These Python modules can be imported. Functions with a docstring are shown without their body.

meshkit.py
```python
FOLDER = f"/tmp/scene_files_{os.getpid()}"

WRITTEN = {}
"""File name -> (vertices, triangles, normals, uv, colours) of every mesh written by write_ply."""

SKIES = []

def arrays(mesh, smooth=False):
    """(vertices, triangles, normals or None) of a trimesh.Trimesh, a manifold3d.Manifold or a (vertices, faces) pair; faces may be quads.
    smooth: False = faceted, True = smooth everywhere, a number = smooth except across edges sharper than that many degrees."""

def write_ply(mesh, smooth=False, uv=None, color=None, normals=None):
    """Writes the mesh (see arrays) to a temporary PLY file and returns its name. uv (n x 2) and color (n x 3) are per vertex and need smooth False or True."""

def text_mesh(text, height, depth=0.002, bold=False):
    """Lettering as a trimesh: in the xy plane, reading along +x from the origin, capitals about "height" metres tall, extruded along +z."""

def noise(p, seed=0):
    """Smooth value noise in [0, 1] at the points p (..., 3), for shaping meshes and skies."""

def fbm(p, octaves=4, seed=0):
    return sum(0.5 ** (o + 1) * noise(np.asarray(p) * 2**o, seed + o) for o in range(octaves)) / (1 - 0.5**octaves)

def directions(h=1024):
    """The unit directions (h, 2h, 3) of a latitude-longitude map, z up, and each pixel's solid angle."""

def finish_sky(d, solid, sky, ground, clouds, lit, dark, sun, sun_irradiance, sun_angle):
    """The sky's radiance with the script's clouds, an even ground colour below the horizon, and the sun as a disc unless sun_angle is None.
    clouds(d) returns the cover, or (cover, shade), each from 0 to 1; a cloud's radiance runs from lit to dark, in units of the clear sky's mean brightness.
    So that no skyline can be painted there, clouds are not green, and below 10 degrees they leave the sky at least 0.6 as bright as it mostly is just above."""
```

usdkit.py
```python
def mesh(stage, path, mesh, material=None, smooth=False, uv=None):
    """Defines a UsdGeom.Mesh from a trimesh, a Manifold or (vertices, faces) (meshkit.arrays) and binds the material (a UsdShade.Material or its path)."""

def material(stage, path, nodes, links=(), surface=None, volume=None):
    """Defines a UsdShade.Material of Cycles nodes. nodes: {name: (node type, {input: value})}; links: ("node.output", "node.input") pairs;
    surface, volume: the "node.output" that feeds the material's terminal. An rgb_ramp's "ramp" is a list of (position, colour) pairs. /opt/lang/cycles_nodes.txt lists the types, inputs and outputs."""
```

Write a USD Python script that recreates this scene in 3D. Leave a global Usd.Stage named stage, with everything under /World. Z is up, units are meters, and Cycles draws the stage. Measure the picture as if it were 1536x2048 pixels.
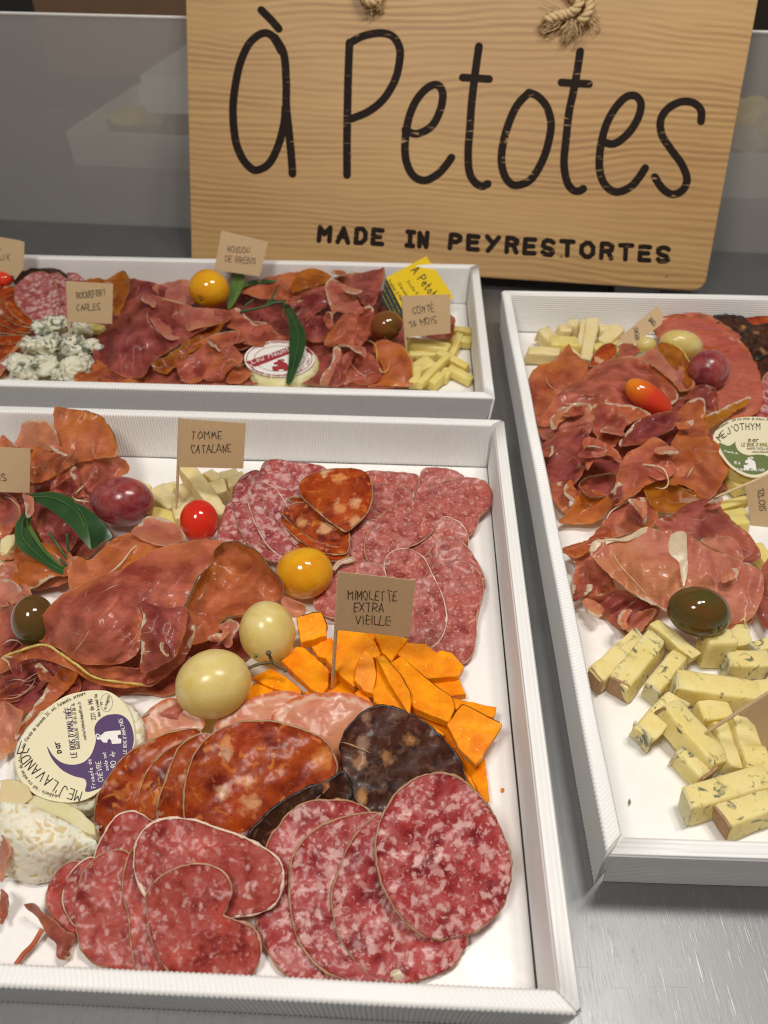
import math, random, numpy as np, trimesh, shapely, usdkit, meshkit
from shapely.geometry import Polygon, LineString, MultiLineString
from shapely.ops import unary_union
from scipy.interpolate import RBFInterpolator
from scipy.spatial import Delaunay
from pxr import Usd, UsdGeom, UsdLux, UsdShade, Gf, Sdf, Vt

stage = Usd.Stage.CreateInMemory()
UsdGeom.SetStageUpAxis(stage, UsdGeom.Tokens.z)
UsdGeom.SetStageMetersPerUnit(stage, 1.0)
UsdGeom.Xform.Define(stage, '/World')
UsdGeom.Scope.Define(stage, '/World/Looks')
random.seed(7)
rng = np.random.default_rng(7)

# ------------------------------------------------------------------ camera
PW, PH, FPX = 1536.0, 2048.0, 1538.0
PITCH, ROLL, CAMH = math.radians(41.70), math.radians(0.43), 0.409
EXPOSURE = 0.0
_f = np.array([0, math.cos(PITCH), -math.sin(PITCH)]); _r = np.array([1.0, 0, 0]); _u = np.cross(_r, _f)
CR, CU, CF = math.cos(ROLL)*_r+math.sin(ROLL)*_u, -math.sin(ROLL)*_r+math.cos(ROLL)*_u, _f
CAM = np.array([0, 0, CAMH])
cam = UsdGeom.Camera.Define(stage, '/World/camera')
cam.AddTransformOp().Set(Gf.Matrix4d(*CR, 0, *CU, 0, *(-CF), 0, *CAM, 1))
cam.CreateHorizontalApertureAttr(36.0); cam.CreateVerticalApertureAttr(48.0)
cam.CreateFocalLengthAttr(36.0*FPX/PW)
cam.CreateClippingRangeAttr(Gf.Vec2f(0.02, 50))
cam.CreateFStopAttr(13.0); cam.CreateFocusDistanceAttr(0.47)
cam.CreateExposureAttr(EXPOSURE)

def rays(u, v):
    u, v = np.asarray(u, float), np.asarray(v, float)
    return CF + ((u-PW/2)/FPX)[..., None]*CR - ((v-PH/2)/FPX)[..., None]*CU
def P(u, v, zc):
    """photo pixel + height in cm -> point"""
    d = rays(u, v); t = (np.asarray(zc, float)/100-CAMH)/d[..., 2]
    return CAM + t[..., None]*d
def on_plane(u, v, p0, n):
    d = rays(u, v); t = ((p0-CAM)@n)/(d@n)
    return CAM + t[..., None]*d
def px_cm(p):
    """photo pixels per cm at a point"""
    return FPX/((np.asarray(p)-CAM)@CF)/100
def proj(X):
    d = np.asarray(X)-CAM; return PW/2+FPX*(d@CR)/(d@CF), PH/2-FPX*(d@CU)/(d@CF)

# ------------------------------------------------------------------ lamps
def background(name, color, strength):
    return usdkit.material(stage, '/World/Looks/'+name, {'b': ('background_shader', {'color': color, 'strength': strength})}, [], surface='b.background')
dome = UsdLux.DomeLight.Define(stage, '/World/room_glow')
UsdShade.MaterialBindingAPI.Apply(dome.GetPrim()).Bind(background('room_light', (1.0, 0.97, 0.93), 0.115))
def disk_lamp(name, pos, target, radius, power, color):
    L = UsdLux.DiskLight.Define(stage, '/World/'+name)
    z = np.array(pos, float)-np.array(target, float); z /= np.linalg.norm(z)
    x = np.cross([0, 1, 0], z); x /= np.linalg.norm(x); y = np.cross(z, x)
    L.AddTransformOp().Set(Gf.Matrix4d(*x, 0, *y, 0, *z, 0, *map(float, pos), 1))
    L.CreateRadiusAttr(radius); L.CreateIntensityAttr(power); L.CreateColorAttr(Gf.Vec3f(*color))
WARM = (1.0, 0.955, 0.895)
disk_lamp('spot_lamp', (0.21, 0.34, 1.20), (0.05, 0.36, 0.03), 0.080, 84, WARM)
disk_lamp('spot_lamp_001', (0.42, 0.40, 1.20), (0.10, 0.42, 0.03), 0.080, 60, WARM)
disk_lamp('spot_lamp_002', (-0.35, -0.14, 1.20), (0.0, 0.5, 0.05), 0.16, 34, WARM)

# ------------------------------------------------------------------ materials
class Ref(str):
    pass
class Node:
    def __init__(s, n): s.__dict__['n'] = n
    def __getattr__(s, a): return Ref(s.n+'.'+a)
class Graph:
    def __init__(s): s.nodes, s.links = {}, []
    def __call__(s, kind, **k):
        n = 'n%d' % len(s.nodes); ins = {}
        for a, v in k.items():
            if isinstance(v, Ref): s.links.append((str(v), n+'.'+a))
            else: ins[a] = v
        s.nodes[n] = (kind, ins); return Node(n)
    def pos(s, off=True, scale=None, rot=0):
        p = s('geometry').position
        if off: p = s('vector_math', math_type='add', vector1=p, vector2=s('vector_math', math_type='scale', vector1=(3.1, 5.7, 2.3), scale=s('object_info').random).vector).vector
        if scale: p = s('mapping', vector=p, scale=scale, rotation=(0, 0, rot)).vector
        return p
    def noise(s, p, scale, detail=2, distortion=0.0, rough=0.5): return s('noise_texture', vector=p, scale=scale, detail=detail, distortion=distortion, roughness=rough)
    def rng(s, v, a, b, c=0.0, d=1.0): return s('map_range', value=v, from_min=a, from_max=b, to_min=c, to_max=d, clamp=True).result
    def mix(s, fac, a, b, blend='mix'): return s('mix_color', blend_type=blend, fac=fac, a=a, b=b).result
    def ramp(s, v, *st): return s('rgb_ramp', fac=v, ramp=list(st)).color
    def m(s, op, a, b=0.0): return s('math', math_type=op, value1=a, value2=b).value
    def bump(s, h, strength, dist): return s('bump', height=h, strength=strength, distance=dist).normal
    def attr(s, n): return s('attribute', attribute=n).fac
def material(name):
    def deco(fn):
        g = Graph(); out = fn(g)
        return usdkit.material(stage, '/World/Looks/'+name, g.nodes, g.links, surface=str(out))
    return deco
def plain(name, color, rough=0.5, var=0.08, scale=60, bump=0.0, bscale=300, **k):
    g = Graph(); p = g.pos()
    c = g.mix(g.noise(p, scale, 3).fac, tuple(np.array(color)*(1-var)), tuple(np.array(color)*(1+var)))
    if bump: k['normal'] = g.bump(g.noise(p, bscale, 3).fac, bump, 0.0006)
    out = g('principled_bsdf', base_color=c, roughness=rough, **k).BSDF
    return usdkit.material(stage, '/World/Looks/'+name, g.nodes, g.links, surface=str(out))

def ham(name, dark, light, amber, sss=0.25, orange=0.5):
    g = Graph(); p = g.pos()
    big = g.noise(p, 52, 3, 0.5).fac
    c = g.ramp(big, (0.36, dark), (0.52, tuple((np.array(dark)+np.array(light))/2)), (0.64, light))
    c = g.mix(g.m('multiply', g.rng(g.noise(p, 21, 2).fac, 0.5, 0.72), orange), c, amber)
    grain = g.noise(g.pos(True, (60, 420, 200), 0.6), 1.0, 3, 1.2).fac
    c = g.mix(0.45, c, g.ramp(grain, (0.3, (0.32, 0.30, 0.3)), (0.55, (0.5, 0.5, 0.5)), (0.78, (0.72, 0.66, 0.62))), 'overlay')
    e = g.m('add', g.attr('edge'), g.rng(g.noise(p, 260, 2).fac, 0.3, 0.7, -0.12, 0.12))
    c = g.mix(g.m('multiply', g.rng(g.m('add', e, g.rng(g.noise(p, 60, 2).fac, 0.3, 0.7, -0.25, 0.25)), 0.0, 0.55, 0.55, 0.0), g.rng(g.noise(p, 30, 1).fac, 0.40, 0.55)), c, amber)
    vein = g.rng(g.m('absolute', g.m('subtract', g.noise(p, 26, 2, 0.9).fac, 0.5)), 0.003, 0.012, 1.0, 0.0)
    vein = g.m('multiply', vein, g.rng(g.noise(p, 40, 1).fac, 0.5, 0.62))
    c = g.mix(g.m('multiply', vein, 0.42), c, (0.74, 0.45, 0.34))
    c = g.mix(g.rng(g.noise(p, 520, 2).fac, 0.71, 0.77, 0.0, 0.6), c, (0.75, 0.5, 0.4))
    fd = g.m('add', g.attr('fatd'), g.rng(g.noise(p, 130, 3).fac, 0.3, 0.7, -0.16, 0.16))
    c = g.mix(g.rng(fd, 0.10, 0.22, 1.0, 0.0), c, g.ramp(g.noise(p, 200, 2).fac, (0.3, (0.72, 0.50, 0.27)), (0.7, (0.80, 0.66, 0.50))))
    c = g.mix(g.m('multiply', g.rng(g.attr('edge'), 0.0, 0.07, 0.42, 0.0), g.rng(g.noise(p, 90, 2).fac, 0.5, 0.6)), c, (0.75, 0.5, 0.34))
    h = g.m('add', grain, g.m('multiply', g.noise(p, 220, 5, 0.6).fac, 1.6))
    out = g('principled_bsdf', base_color=c, roughness=g.rng(g.noise(p, 90, 2).fac, 0.3, 0.7, 0.28, 0.5), subsurface_weight=sss, subsurface_radius=(1.0, 0.3, 0.15), subsurface_scale=0.003, coat_weight=0.25, coat_roughness=0.13,
            specular_ior_level=0.18, normal=g.bump(h, 0.42, 0.0009)).BSDF
    tr = g('translucent_bsdf', color=g.mix(0.5, c, amber)).BSDF
    out = g('mix_closure', fac=0.28, closure1=out, closure2=tr).closure
    return usdkit.material(stage, '/World/Looks/'+name, g.nodes, g.links, surface=str(out))
M = {}
M['ham_red'] = ham('ham_red', (0.33, 0.046, 0.034), (0.70, 0.175, 0.110), (0.74, 0.21, 0.050))
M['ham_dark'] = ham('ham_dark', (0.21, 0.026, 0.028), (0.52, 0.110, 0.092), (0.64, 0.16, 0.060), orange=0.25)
M['ham_orange'] = ham('ham_orange', (0.42, 0.072, 0.030), (0.74, 0.200, 0.085), (0.74, 0.19, 0.012), 0.3, 0.7)
M['ham_amber'] = ham('ham_amber', (0.30, 0.055, 0.010), (0.52, 0.130, 0.010), (0.60, 0.20, 0.012), 0.3, 0.9)
M['ham_pink'] = ham('ham_pink', (0.54, 0.118, 0.085), (0.76, 0.260, 0.175), (0.78, 0.31, 0.12), 0.3, 0.6)
M['fat'] = plain('fat', (0.68, 0.44, 0.28), 0.35, 0.15, 200, 0.4, 400, subsurface_weight=0.4, subsurface_scale=0.003)
M['fat_yellow'] = plain('fat_yellow', (0.66, 0.40, 0.10), 0.35, 0.25, 160, 0.4, 400, subsurface_weight=0.4, subsurface_scale=0.003)
M['crust'] = plain('crust', (0.15, 0.085, 0.040), 0.6, 0.6, 400, 0.8, 600)

def salami(name, lean_a, lean_b, fat_c, scale, thr, speck, blob=None, rough=0.36, pepper=True, distort=0.8):
    g = Graph(); p = g.pos()
    lean_a, lean_b, fat_c = (tuple(np.array(q_)*k_) for q_, k_ in ((lean_a, 0.72), (lean_b, 0.74), (fat_c, 0.9)))
    c = g.ramp(g.noise(p, scale*0.45, 4, 0.3, 0.6).fac, (0.34, lean_a), (0.52, lean_b), (0.70, tuple(np.array(lean_b)*0.72+np.array(fat_c)*0.28)))
    c = g.mix(g.m('multiply', g.rng(g.noise(g.pos(True, (1, 1, 1)), scale*0.25, 2).fac, 0.55, 0.75), 0.6), c, tuple(np.array(lean_b)*np.array([1.5, 1.15, 1.0])))
    f1 = g.noise(p, scale, 2.5, distort, 0.5).fac
    f2 = g.noise(p, scale*2.6, 2, 0.5).fac
    fm = g.m('maximum', g.rng(f1, thr-0.03, thr+0.085), g.m('multiply', g.rng(f2, speck, speck+0.06), 0.75))
    c = g.mix(g.m('multiply', fm, 0.82), c, g.mix(g.noise(p, scale*1.3, 2).fac, fat_c, tuple(np.array(fat_c)*np.array([1.1, 1.2, 1.25]))))
    h = f1
    if blob:
        bc, bs, bt = blob[:3]
        warp = g('vector_math', math_type='add', vector1=p, vector2=g('vector_math', math_type='scale', vector1=g.noise(p, 160, 2).color, scale=0.008).vector).vector
        v = g('voronoi_texture', vector=warp, scale=bs)
        pick = g.m('greater_than', g('separate_color', color=v.color).r, blob[3] if len(blob) > 3 else 0.45)
        bm = g.m('multiply', pick, g.rng(g.m('add', v.distance, g.rng(g.noise(p, bs*3, 3).fac, 0.3, 0.7, -0.07, 0.07)), bt-0.02, bt+0.19, 1.0, 0.0))
        c = g.mix(g.m('multiply', bm, 0.86), c, g.mix(g('separate_color', color=v.color).g, bc[0], bc[1]))
    if pepper:
        vp = g('voronoi_texture', vector=p, scale=scale*1.1)
        c = g.mix(g.m('multiply', g.m('less_than', vp.distance, 0.10), g.m('greater_than', g('separate_color', color=vp.color).b, 0.88)), c, (0.03, 0.015, 0.012))
    fine = g.noise(p, 900, 3).fac
    c = g.mix(0.25, c, g.ramp(fine, (0.3, (0.3, 0.3, 0.3)), (0.7, (0.7, 0.7, 0.7))), 'overlay')
    c = g.mix(g.rng(g.attr('edge'), 0.0, 0.09, 0.55, 0.0), c, tuple(np.array(lean_a)*0.7))
    hh = g.m('add', g.m('multiply', fm, 0.5), g.m('multiply', fine, 0.5))
    out = g('principled_bsdf', base_color=c, roughness=g.rng(f1, 0.3, 0.7, rough-0.06, rough+0.12), specular_ior_level=0.16, coat_weight=0.12, coat_roughness=0.18, subsurface_weight=0.18, subsurface_radius=(1, 0.3, 0.2), subsurface_scale=0.002, normal=g.bump(hh, 0.28, 0.0007)).BSDF
    return usdkit.material(stage, '/World/Looks/'+name, g.nodes, g.links, surface=str(out))
M['saucisson'] = salami('saucisson', (0.22, 0.013, 0.018), (0.46, 0.060, 0.058), (0.68, 0.37, 0.34), 190, 0.575, 0.62, blob=(((0.54, 0.22, 0.20), (0.62, 0.35, 0.32)), 175, 0.30), distort=0.3)
M['rosette'] = salami('rosette', (0.29, 0.040, 0.046), (0.47, 0.105, 0.100), (0.60, 0.34, 0.325), 170, 0.55, 0.60, pepper=False, blob=(((0.55, 0.27, 0.25), (0.62, 0.38, 0.36)), 150, 0.30), distort=0.4)
M['salami'] = salami('salami', (0.24, 0.024, 0.020), (0.48, 0.080, 0.060), (0.50, 0.20, 0.18), 220, 0.61, 0.65, blob=(((0.46, 0.18, 0.16), (0.55, 0.30, 0.27)), 230, 0.24), distort=0.3)
M['salami_pink'] = salami('salami_pink', (0.29, 0.046, 0.040), (0.50, 0.125, 0.100), (0.62, 0.27, 0.22), 260, 0.60, 0.64, blob=(((0.50, 0.17, 0.14), (0.58, 0.30, 0.26)), 300, 0.22), distort=0.3)
M['chorizo'] = salami('chorizo', (0.17, 0.016, 0.007), (0.42, 0.060, 0.010), (0.60, 0.17, 0.025), 150, 0.62, 0.70, blob=(((0.60, 0.17, 0.015), (0.70, 0.46, 0.30)), 70, 0.27, 0.52), rough=0.34, pepper=False)
M['black_sausage'] = salami('black_sausage', (0.016, 0.008, 0.006), (0.060, 0.022, 0.012), (0.11, 0.05, 0.025), 190, 0.57, 0.66, blob=(((0.42, 0.19, 0.055), (0.26, 0.15, 0.10)), 78, 0.27, 0.6), rough=0.38, pepper=False)
@material('lomo')
def _lomo(g):
    p = g.pos()
    c = g.ramp(g.noise(p, 30, 3, 0.5).fac, (0.3, (0.50, 0.135, 0.085)), (0.55, (0.58, 0.21, 0.125)), (0.75, (0.62, 0.26, 0.10)))
    c = g.mix(0.4, c, g.ramp(g.noise(g.pos(True, (80, 300, 150), 0.3), 1.0, 3, 1).fac, (0.3, (0.38, 0.36, 0.36)), (0.7, (0.66, 0.64, 0.63))), 'overlay')
    e = g.m('add', g.attr('edge'), g.rng(g.noise(p, 150, 2).fac, 0.3, 0.7, -0.14, 0.14))
    c = g.mix(g.m('multiply', g.rng(e, 0.18, 0.30, 0.0, 1.0), g.rng(e, 0.38, 0.52, 0.6, 0.0)), c, (0.70, 0.44, 0.32))
    c = g.mix(g.rng(e, 0.08, 0.22, 0.95, 0.0), c, (0.48, 0.095, 0.018))
    return g('principled_bsdf', base_color=c, roughness=0.34, specular_ior_level=0.2, coat_weight=0.12, coat_roughness=0.15, subsurface_weight=0.3, subsurface_radius=(1, 0.35, 0.2), subsurface_scale=0.003, normal=g.bump(g.noise(p, 300, 4).fac, 0.2, 0.0006)).BSDF
M['lomo'] = _lomo
@material('bresaola')
def _bres(g):
    p = g.pos()
    c = g.ramp(g.noise(p, 28, 3, 0.6).fac, (0.3, (0.40, 0.070, 0.052)), (0.7, (0.54, 0.150, 0.100)))
    c = g.mix(0.4, c, g.ramp(g.noise(g.pos(True, (60, 330, 150), 0.9), 1.0, 3, 1).fac, (0.3, (0.28, 0.26, 0.26)), (0.75, (0.78, 0.72, 0.70))), 'overlay')
    e = g.m('add', g.attr('edge'), g.rng(g.noise(p, 220, 2).fac, 0.3, 0.7, -0.12, 0.12))
    c = g.mix(g.rng(e, 0.06, 0.20, 0.95, 0.0), c, (0.46, 0.085, 0.022))
    return g('principled_bsdf', base_color=c, roughness=0.34, specular_ior_level=0.2, coat_weight=0.12, coat_roughness=0.15, subsurface_weight=0.3, subsurface_radius=(1, 0.35, 0.2), subsurface_scale=0.003, normal=g.bump(g.noise(p, 300, 4).fac, 0.25, 0.0006)).BSDF
M['bresaola'] = _bres
M['casing'] = plain('casing', (0.36, 0.20, 0.095), 0.5, 0.4, 220, 0.5, 500)
M['casing_white'] = plain('casing_white', (0.66, 0.50, 0.38), 0.55, 0.3, 260, 0.5, 500)
M['casing_red'] = plain('casing_red', (0.42, 0.22, 0.13), 0.45, 0.4, 220, 0.5, 500)
M['casing_black'] = plain('casing_black', (0.020, 0.016, 0.014), 0.42, 0.5, 260, 0.7, 400)
def cheese(name, a, b, spot=None, rough=0.42, hole=0.0, crystal=False, spec=0.2, sss=0.35):
    g = Graph(); p = g.pos()
    c = g.ramp(g.noise(p, 75, 5, 0.4, 0.6).fac, (0.34, a), (0.66, b))
    h = g.noise(p, 260, 6, 0.3, 0.65).fac
    if spot:
        sc, t, w = spot
        s = g.rng(g.noise(p, sc, 3, 1.2).fac, t, t+w)
        s = g.m('multiply', s, g.rng(g.noise(p, 55, 1).fac, 0.42, 0.58))
        c = g.mix(g.m('multiply', s, 0.92), c, g.mix(g.noise(p, 180, 2).fac, (0.045, 0.065, 0.075), (0.17, 0.19, 0.13)))
        h = g.m('subtract', h, s)
    if crystal:
        v = g('voronoi_texture', vector=p, scale=260)
        c = g.mix(g.m('multiply', g.m('less_than', v.distance, 0.16), g.m('greater_than', g('separate_color', color=v.color).r, 0.72)), c, (0.85, 0.48, 0.08))
        c = g.mix(g.rng(g.noise(p, 330, 3, 0.6).fac, 0.62, 0.72, 0.0, 0.5), c, (0.86, 0.40, 0.02))
    out = g('principled_bsdf', base_color=c, roughness=rough, specular_ior_level=spec, subsurface_weight=sss, subsurface_radius=(1, 0.7, 0.3), subsurface_scale=0.003, normal=g.bump(h, 0.4, 0.0012)).BSDF
    return usdkit.material(stage, '/World/Looks/'+name, g.nodes, g.links, surface=str(out))
M['tomme'] = cheese('tomme', (0.74, 0.57, 0.26), (0.80, 0.65, 0.36))
M['comte'] = cheese('comte', (0.70, 0.53, 0.15), (0.77, 0.62, 0.23))
M['mimolette'] = cheese('mimolette', (0.80, 0.19, 0.001), (0.94, 0.34, 0.004), crystal=True, rough=0.38, spec=0.2, sss=0.12)
M['bleu'] = cheese('bleu', (0.76, 0.58, 0.20), (0.82, 0.67, 0.30), spot=(130, 0.58, 0.09))
M['bleu_end'] = cheese('bleu_end', (0.72, 0.60, 0.28), (0.76, 0.66, 0.36), spot=(150, 0.49, 0.07))
M['roquefort'] = cheese('roquefort', (0.66, 0.62, 0.45), (0.74, 0.71, 0.56), spot=(120, 0.47, 0.09), rough=0.5)
M['brie_paste'] = cheese('brie_paste', (0.72, 0.62, 0.30), (0.78, 0.70, 0.42), rough=0.35)
M['rind_brown'] = plain('rind_brown', (0.36, 0.21, 0.10), 0.7, 0.4, 300, 0.8, 500)
M['rind_yellow'] = plain('rind_yellow', (0.50, 0.30, 0.06), 0.55, 0.4, 300, 0.6, 500)
@material('bloom_rind')
def _bloom(g):
    p = g.pos(True, (1, 1, 1))
    w = g.attr('wrinkle')
    f = g.noise(p, 420, 4).fac
    c = g.ramp(g.m('add', w, g.rng(f, 0.3, 0.7, -0.12, 0.12)), (0.10, (0.66, 0.52, 0.29)), (0.35, (0.74, 0.65, 0.46)), (0.65, (0.80, 0.74, 0.60)))
    return g('principled_bsdf', base_color=c, roughness=0.75, specular_ior_level=0.3, subsurface_weight=0.2, subsurface_scale=0.002, normal=g.bump(f, 0.5, 0.0008)).BSDF
M['bloom_rind'] = _bloom

def fruit(name, a, b, axis_grad=None, rough=0.10, sss=0.3, bloom=0.0, spots=False, spec=0.5, sscale=0.006, radius=(1, 0.4, 0.2)):
    g = Graph(); p = g.pos()
    c = g.ramp(g.noise(p, 55, 3, 0.5).fac, (0.32, a), (0.68, b))
    if axis_grad: c = g.mix(g.rng(g.attr('along'), 0.0, -0.9), c, axis_grad)
    if spots: c = g.mix(g.m('multiply', g.rng(g.noise(p, 420, 4, 0.6).fac, 0.64, 0.76), g.rng(g.noise(p, 45, 2).fac, 0.52, 0.66)), c, (0.20, 0.10, 0.03))
    r = rough
    if bloom:
        bl = g.rng(g.noise(p, 110, 4, 1.0).fac, 0.40, 0.70, 0.0, bloom)
        c = g.mix(bl, c, (0.42, 0.28, 0.30)); r = g.m('add', g.m('multiply', bl, 0.6), rough)
    out = g('principled_bsdf', base_color=c, roughness=r, subsurface_weight=sss, subsurface_radius=radius, subsurface_scale=sscale, specular_ior_level=spec, normal=g.bump(g.noise(p, 260, 2).fac, 0.04, 0.0005)).BSDF
    return usdkit.material(stage, '/World/Looks/'+name, g.nodes, g.links, surface=str(out))
M['tomato_red'] = fruit('tomato_red', (0.56, 0.018, 0.010), (0.66, 0.045, 0.015))
M['tomato_yellow'] = fruit('tomato_yellow', (0.66, 0.26, 0.008), (0.72, 0.36, 0.012))
M['tomato_dark'] = fruit('tomato_dark', (0.115, 0.048, 0.010), (0.055, 0.062, 0.012))
M['tomato_brown'] = fruit('tomato_brown', (0.20, 0.040, 0.010), (0.13, 0.070, 0.014))
M['tomato_green'] = fruit('tomato_green', (0.040, 0.050, 0.010), (0.125, 0.052, 0.014))
M['tomato_orange'] = fruit('tomato_orange', (0.60, 0.040, 0.018), (0.62, 0.050, 0.018), axis_grad=(0.72, 0.20, 0.010))
M['grape_red'] = fruit('grape_red', (0.15, 0.014, 0.024), (0.30, 0.045, 0.035), rough=0.2, bloom=0.24)
M['grape_green'] = fruit('grape_green', (0.64, 0.44, 0.12), (0.78, 0.59, 0.24), rough=0.25, sss=0.6, sscale=0.010, spec=0.4, bloom=0.12, spots=True, radius=(1, 0.8, 0.3))
@material('leaf')
def _leaf(g):
    p = g.pos()
    c = g.ramp(g.noise(p, 60, 3).fac, (0.3, (0.014, 0.052, 0.018)), (0.7, (0.036, 0.095, 0.026)))
    c = g.mix(g.rng(g.attr('edge'), 0.0, 0.05, 0.5, 0.0), c, (0.12, 0.20, 0.05))
    a = g('principled_bsdf', base_color=c, roughness=0.3, normal=g.bump(g.noise(p, 350, 3).fac, 0.15, 0.0006)).BSDF
    t = g('translucent_bsdf', color=(0.10, 0.22, 0.03)).BSDF
    return g('mix_closure', fac=0.15, closure1=a, closure2=t).closure
M['leaf'] = _leaf
M['leaf_light'] = plain('leaf_light', (0.085, 0.155, 0.035), 0.4, 0.3, 80, 0.2, 350)
M['twig'] = plain('twig', (0.030, 0.085, 0.024), 0.45, 0.4, 100)
M['vine_stem'] = plain('vine_stem', (0.13, 0.085, 0.035), 0.65, 0.5, 300, 0.6, 500)

@material('white_card')
def _wc(g):
    p = g.pos(False)
    c = g.mix(g.noise(p, 25, 3).fac, (0.78, 0.765, 0.745), (0.83, 0.82, 0.80))
    return g('principled_bsdf', base_color=c, roughness=0.5, normal=g.bump(g.noise(p, 800, 2).fac, 0.05, 0.0004)).BSDF
M['white_card'] = _wc
@material('liner_paper')
def _lp(g):
    p = g.pos(False)
    c = g.mix(g.noise(p, 30, 4, 0.6).fac, (0.79, 0.77, 0.74), (0.86, 0.85, 0.83))
    oil = g.rng(g.noise(p, 38, 3, 0.8).fac, 0.52, 0.66)
    c = g.mix(g.m('multiply', g.rng(g.noise(p, 17, 4, 0.6).fac, 0.52, 0.66), 0.5), c, (0.80, 0.70, 0.61))
    return g('principled_bsdf', base_color=c, roughness=g.rng(oil, 0, 1, 0.42, 0.22), normal=g.bump(g.noise(p, 90, 4).fac, 0.16, 0.001)).BSDF
M['liner_paper'] = _lp
@material('steel')
def _st(g):
    p = g.pos(False)
    s1 = g.noise(g.pos(False, (1.0, 0.035, 1), 0.12), 900, 2).fac
    s2 = g.noise(g.pos(False, (1.0, 0.03, 1), -0.45), 520, 2).fac
    s3 = g.noise(g.pos(False, (0.03, 1.0, 1), 0.1), 420, 2).fac
    s4 = g.noise(g.pos(False, (1.0, 0.05, 1), 0.9), 380, 2, 0.6).fac
    s5 = g.m('maximum', g.rng(g.noise(g.pos(False, (1.0, 0.025, 1), 0.03), 1500, 2).fac, 0.60, 0.70), g.rng(g.noise(g.pos(False, (1.0, 0.04, 1), -0.9), 1100, 2, 0.3).fac, 0.63, 0.72))
    sc = g.m('maximum', g.m('maximum', g.rng(s1, 0.69, 0.78), g.rng(s2, 0.72, 0.80)), g.m('maximum', g.rng(s3, 0.71, 0.78), g.rng(s4, 0.71, 0.77)))
    sc = g.m('maximum', sc, g.m('multiply', s5, 0.6))
    big = g.noise(p, 14, 4).fac
    c = g.mix(g.m('multiply', sc, 0.8), g.mix(big, (0.21, 0.213, 0.215), (0.27, 0.273, 0.275)), (0.38, 0.378, 0.37))
    r = g.m('add', g.rng(big, 0.3, 0.7, 0.42, 0.50), g.m('multiply', sc, -0.10))
    b = g.m('add', g.m('multiply', g.noise(g.pos(False, (1, 0.05, 1), 0.12), 1500, 2).fac, 0.4), sc)
    return g('principled_bsdf', base_color=c, metallic=0.72, roughness=r, normal=g.bump(b, 0.20, 0.0005)).BSDF
M['steel'] = _st
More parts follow.
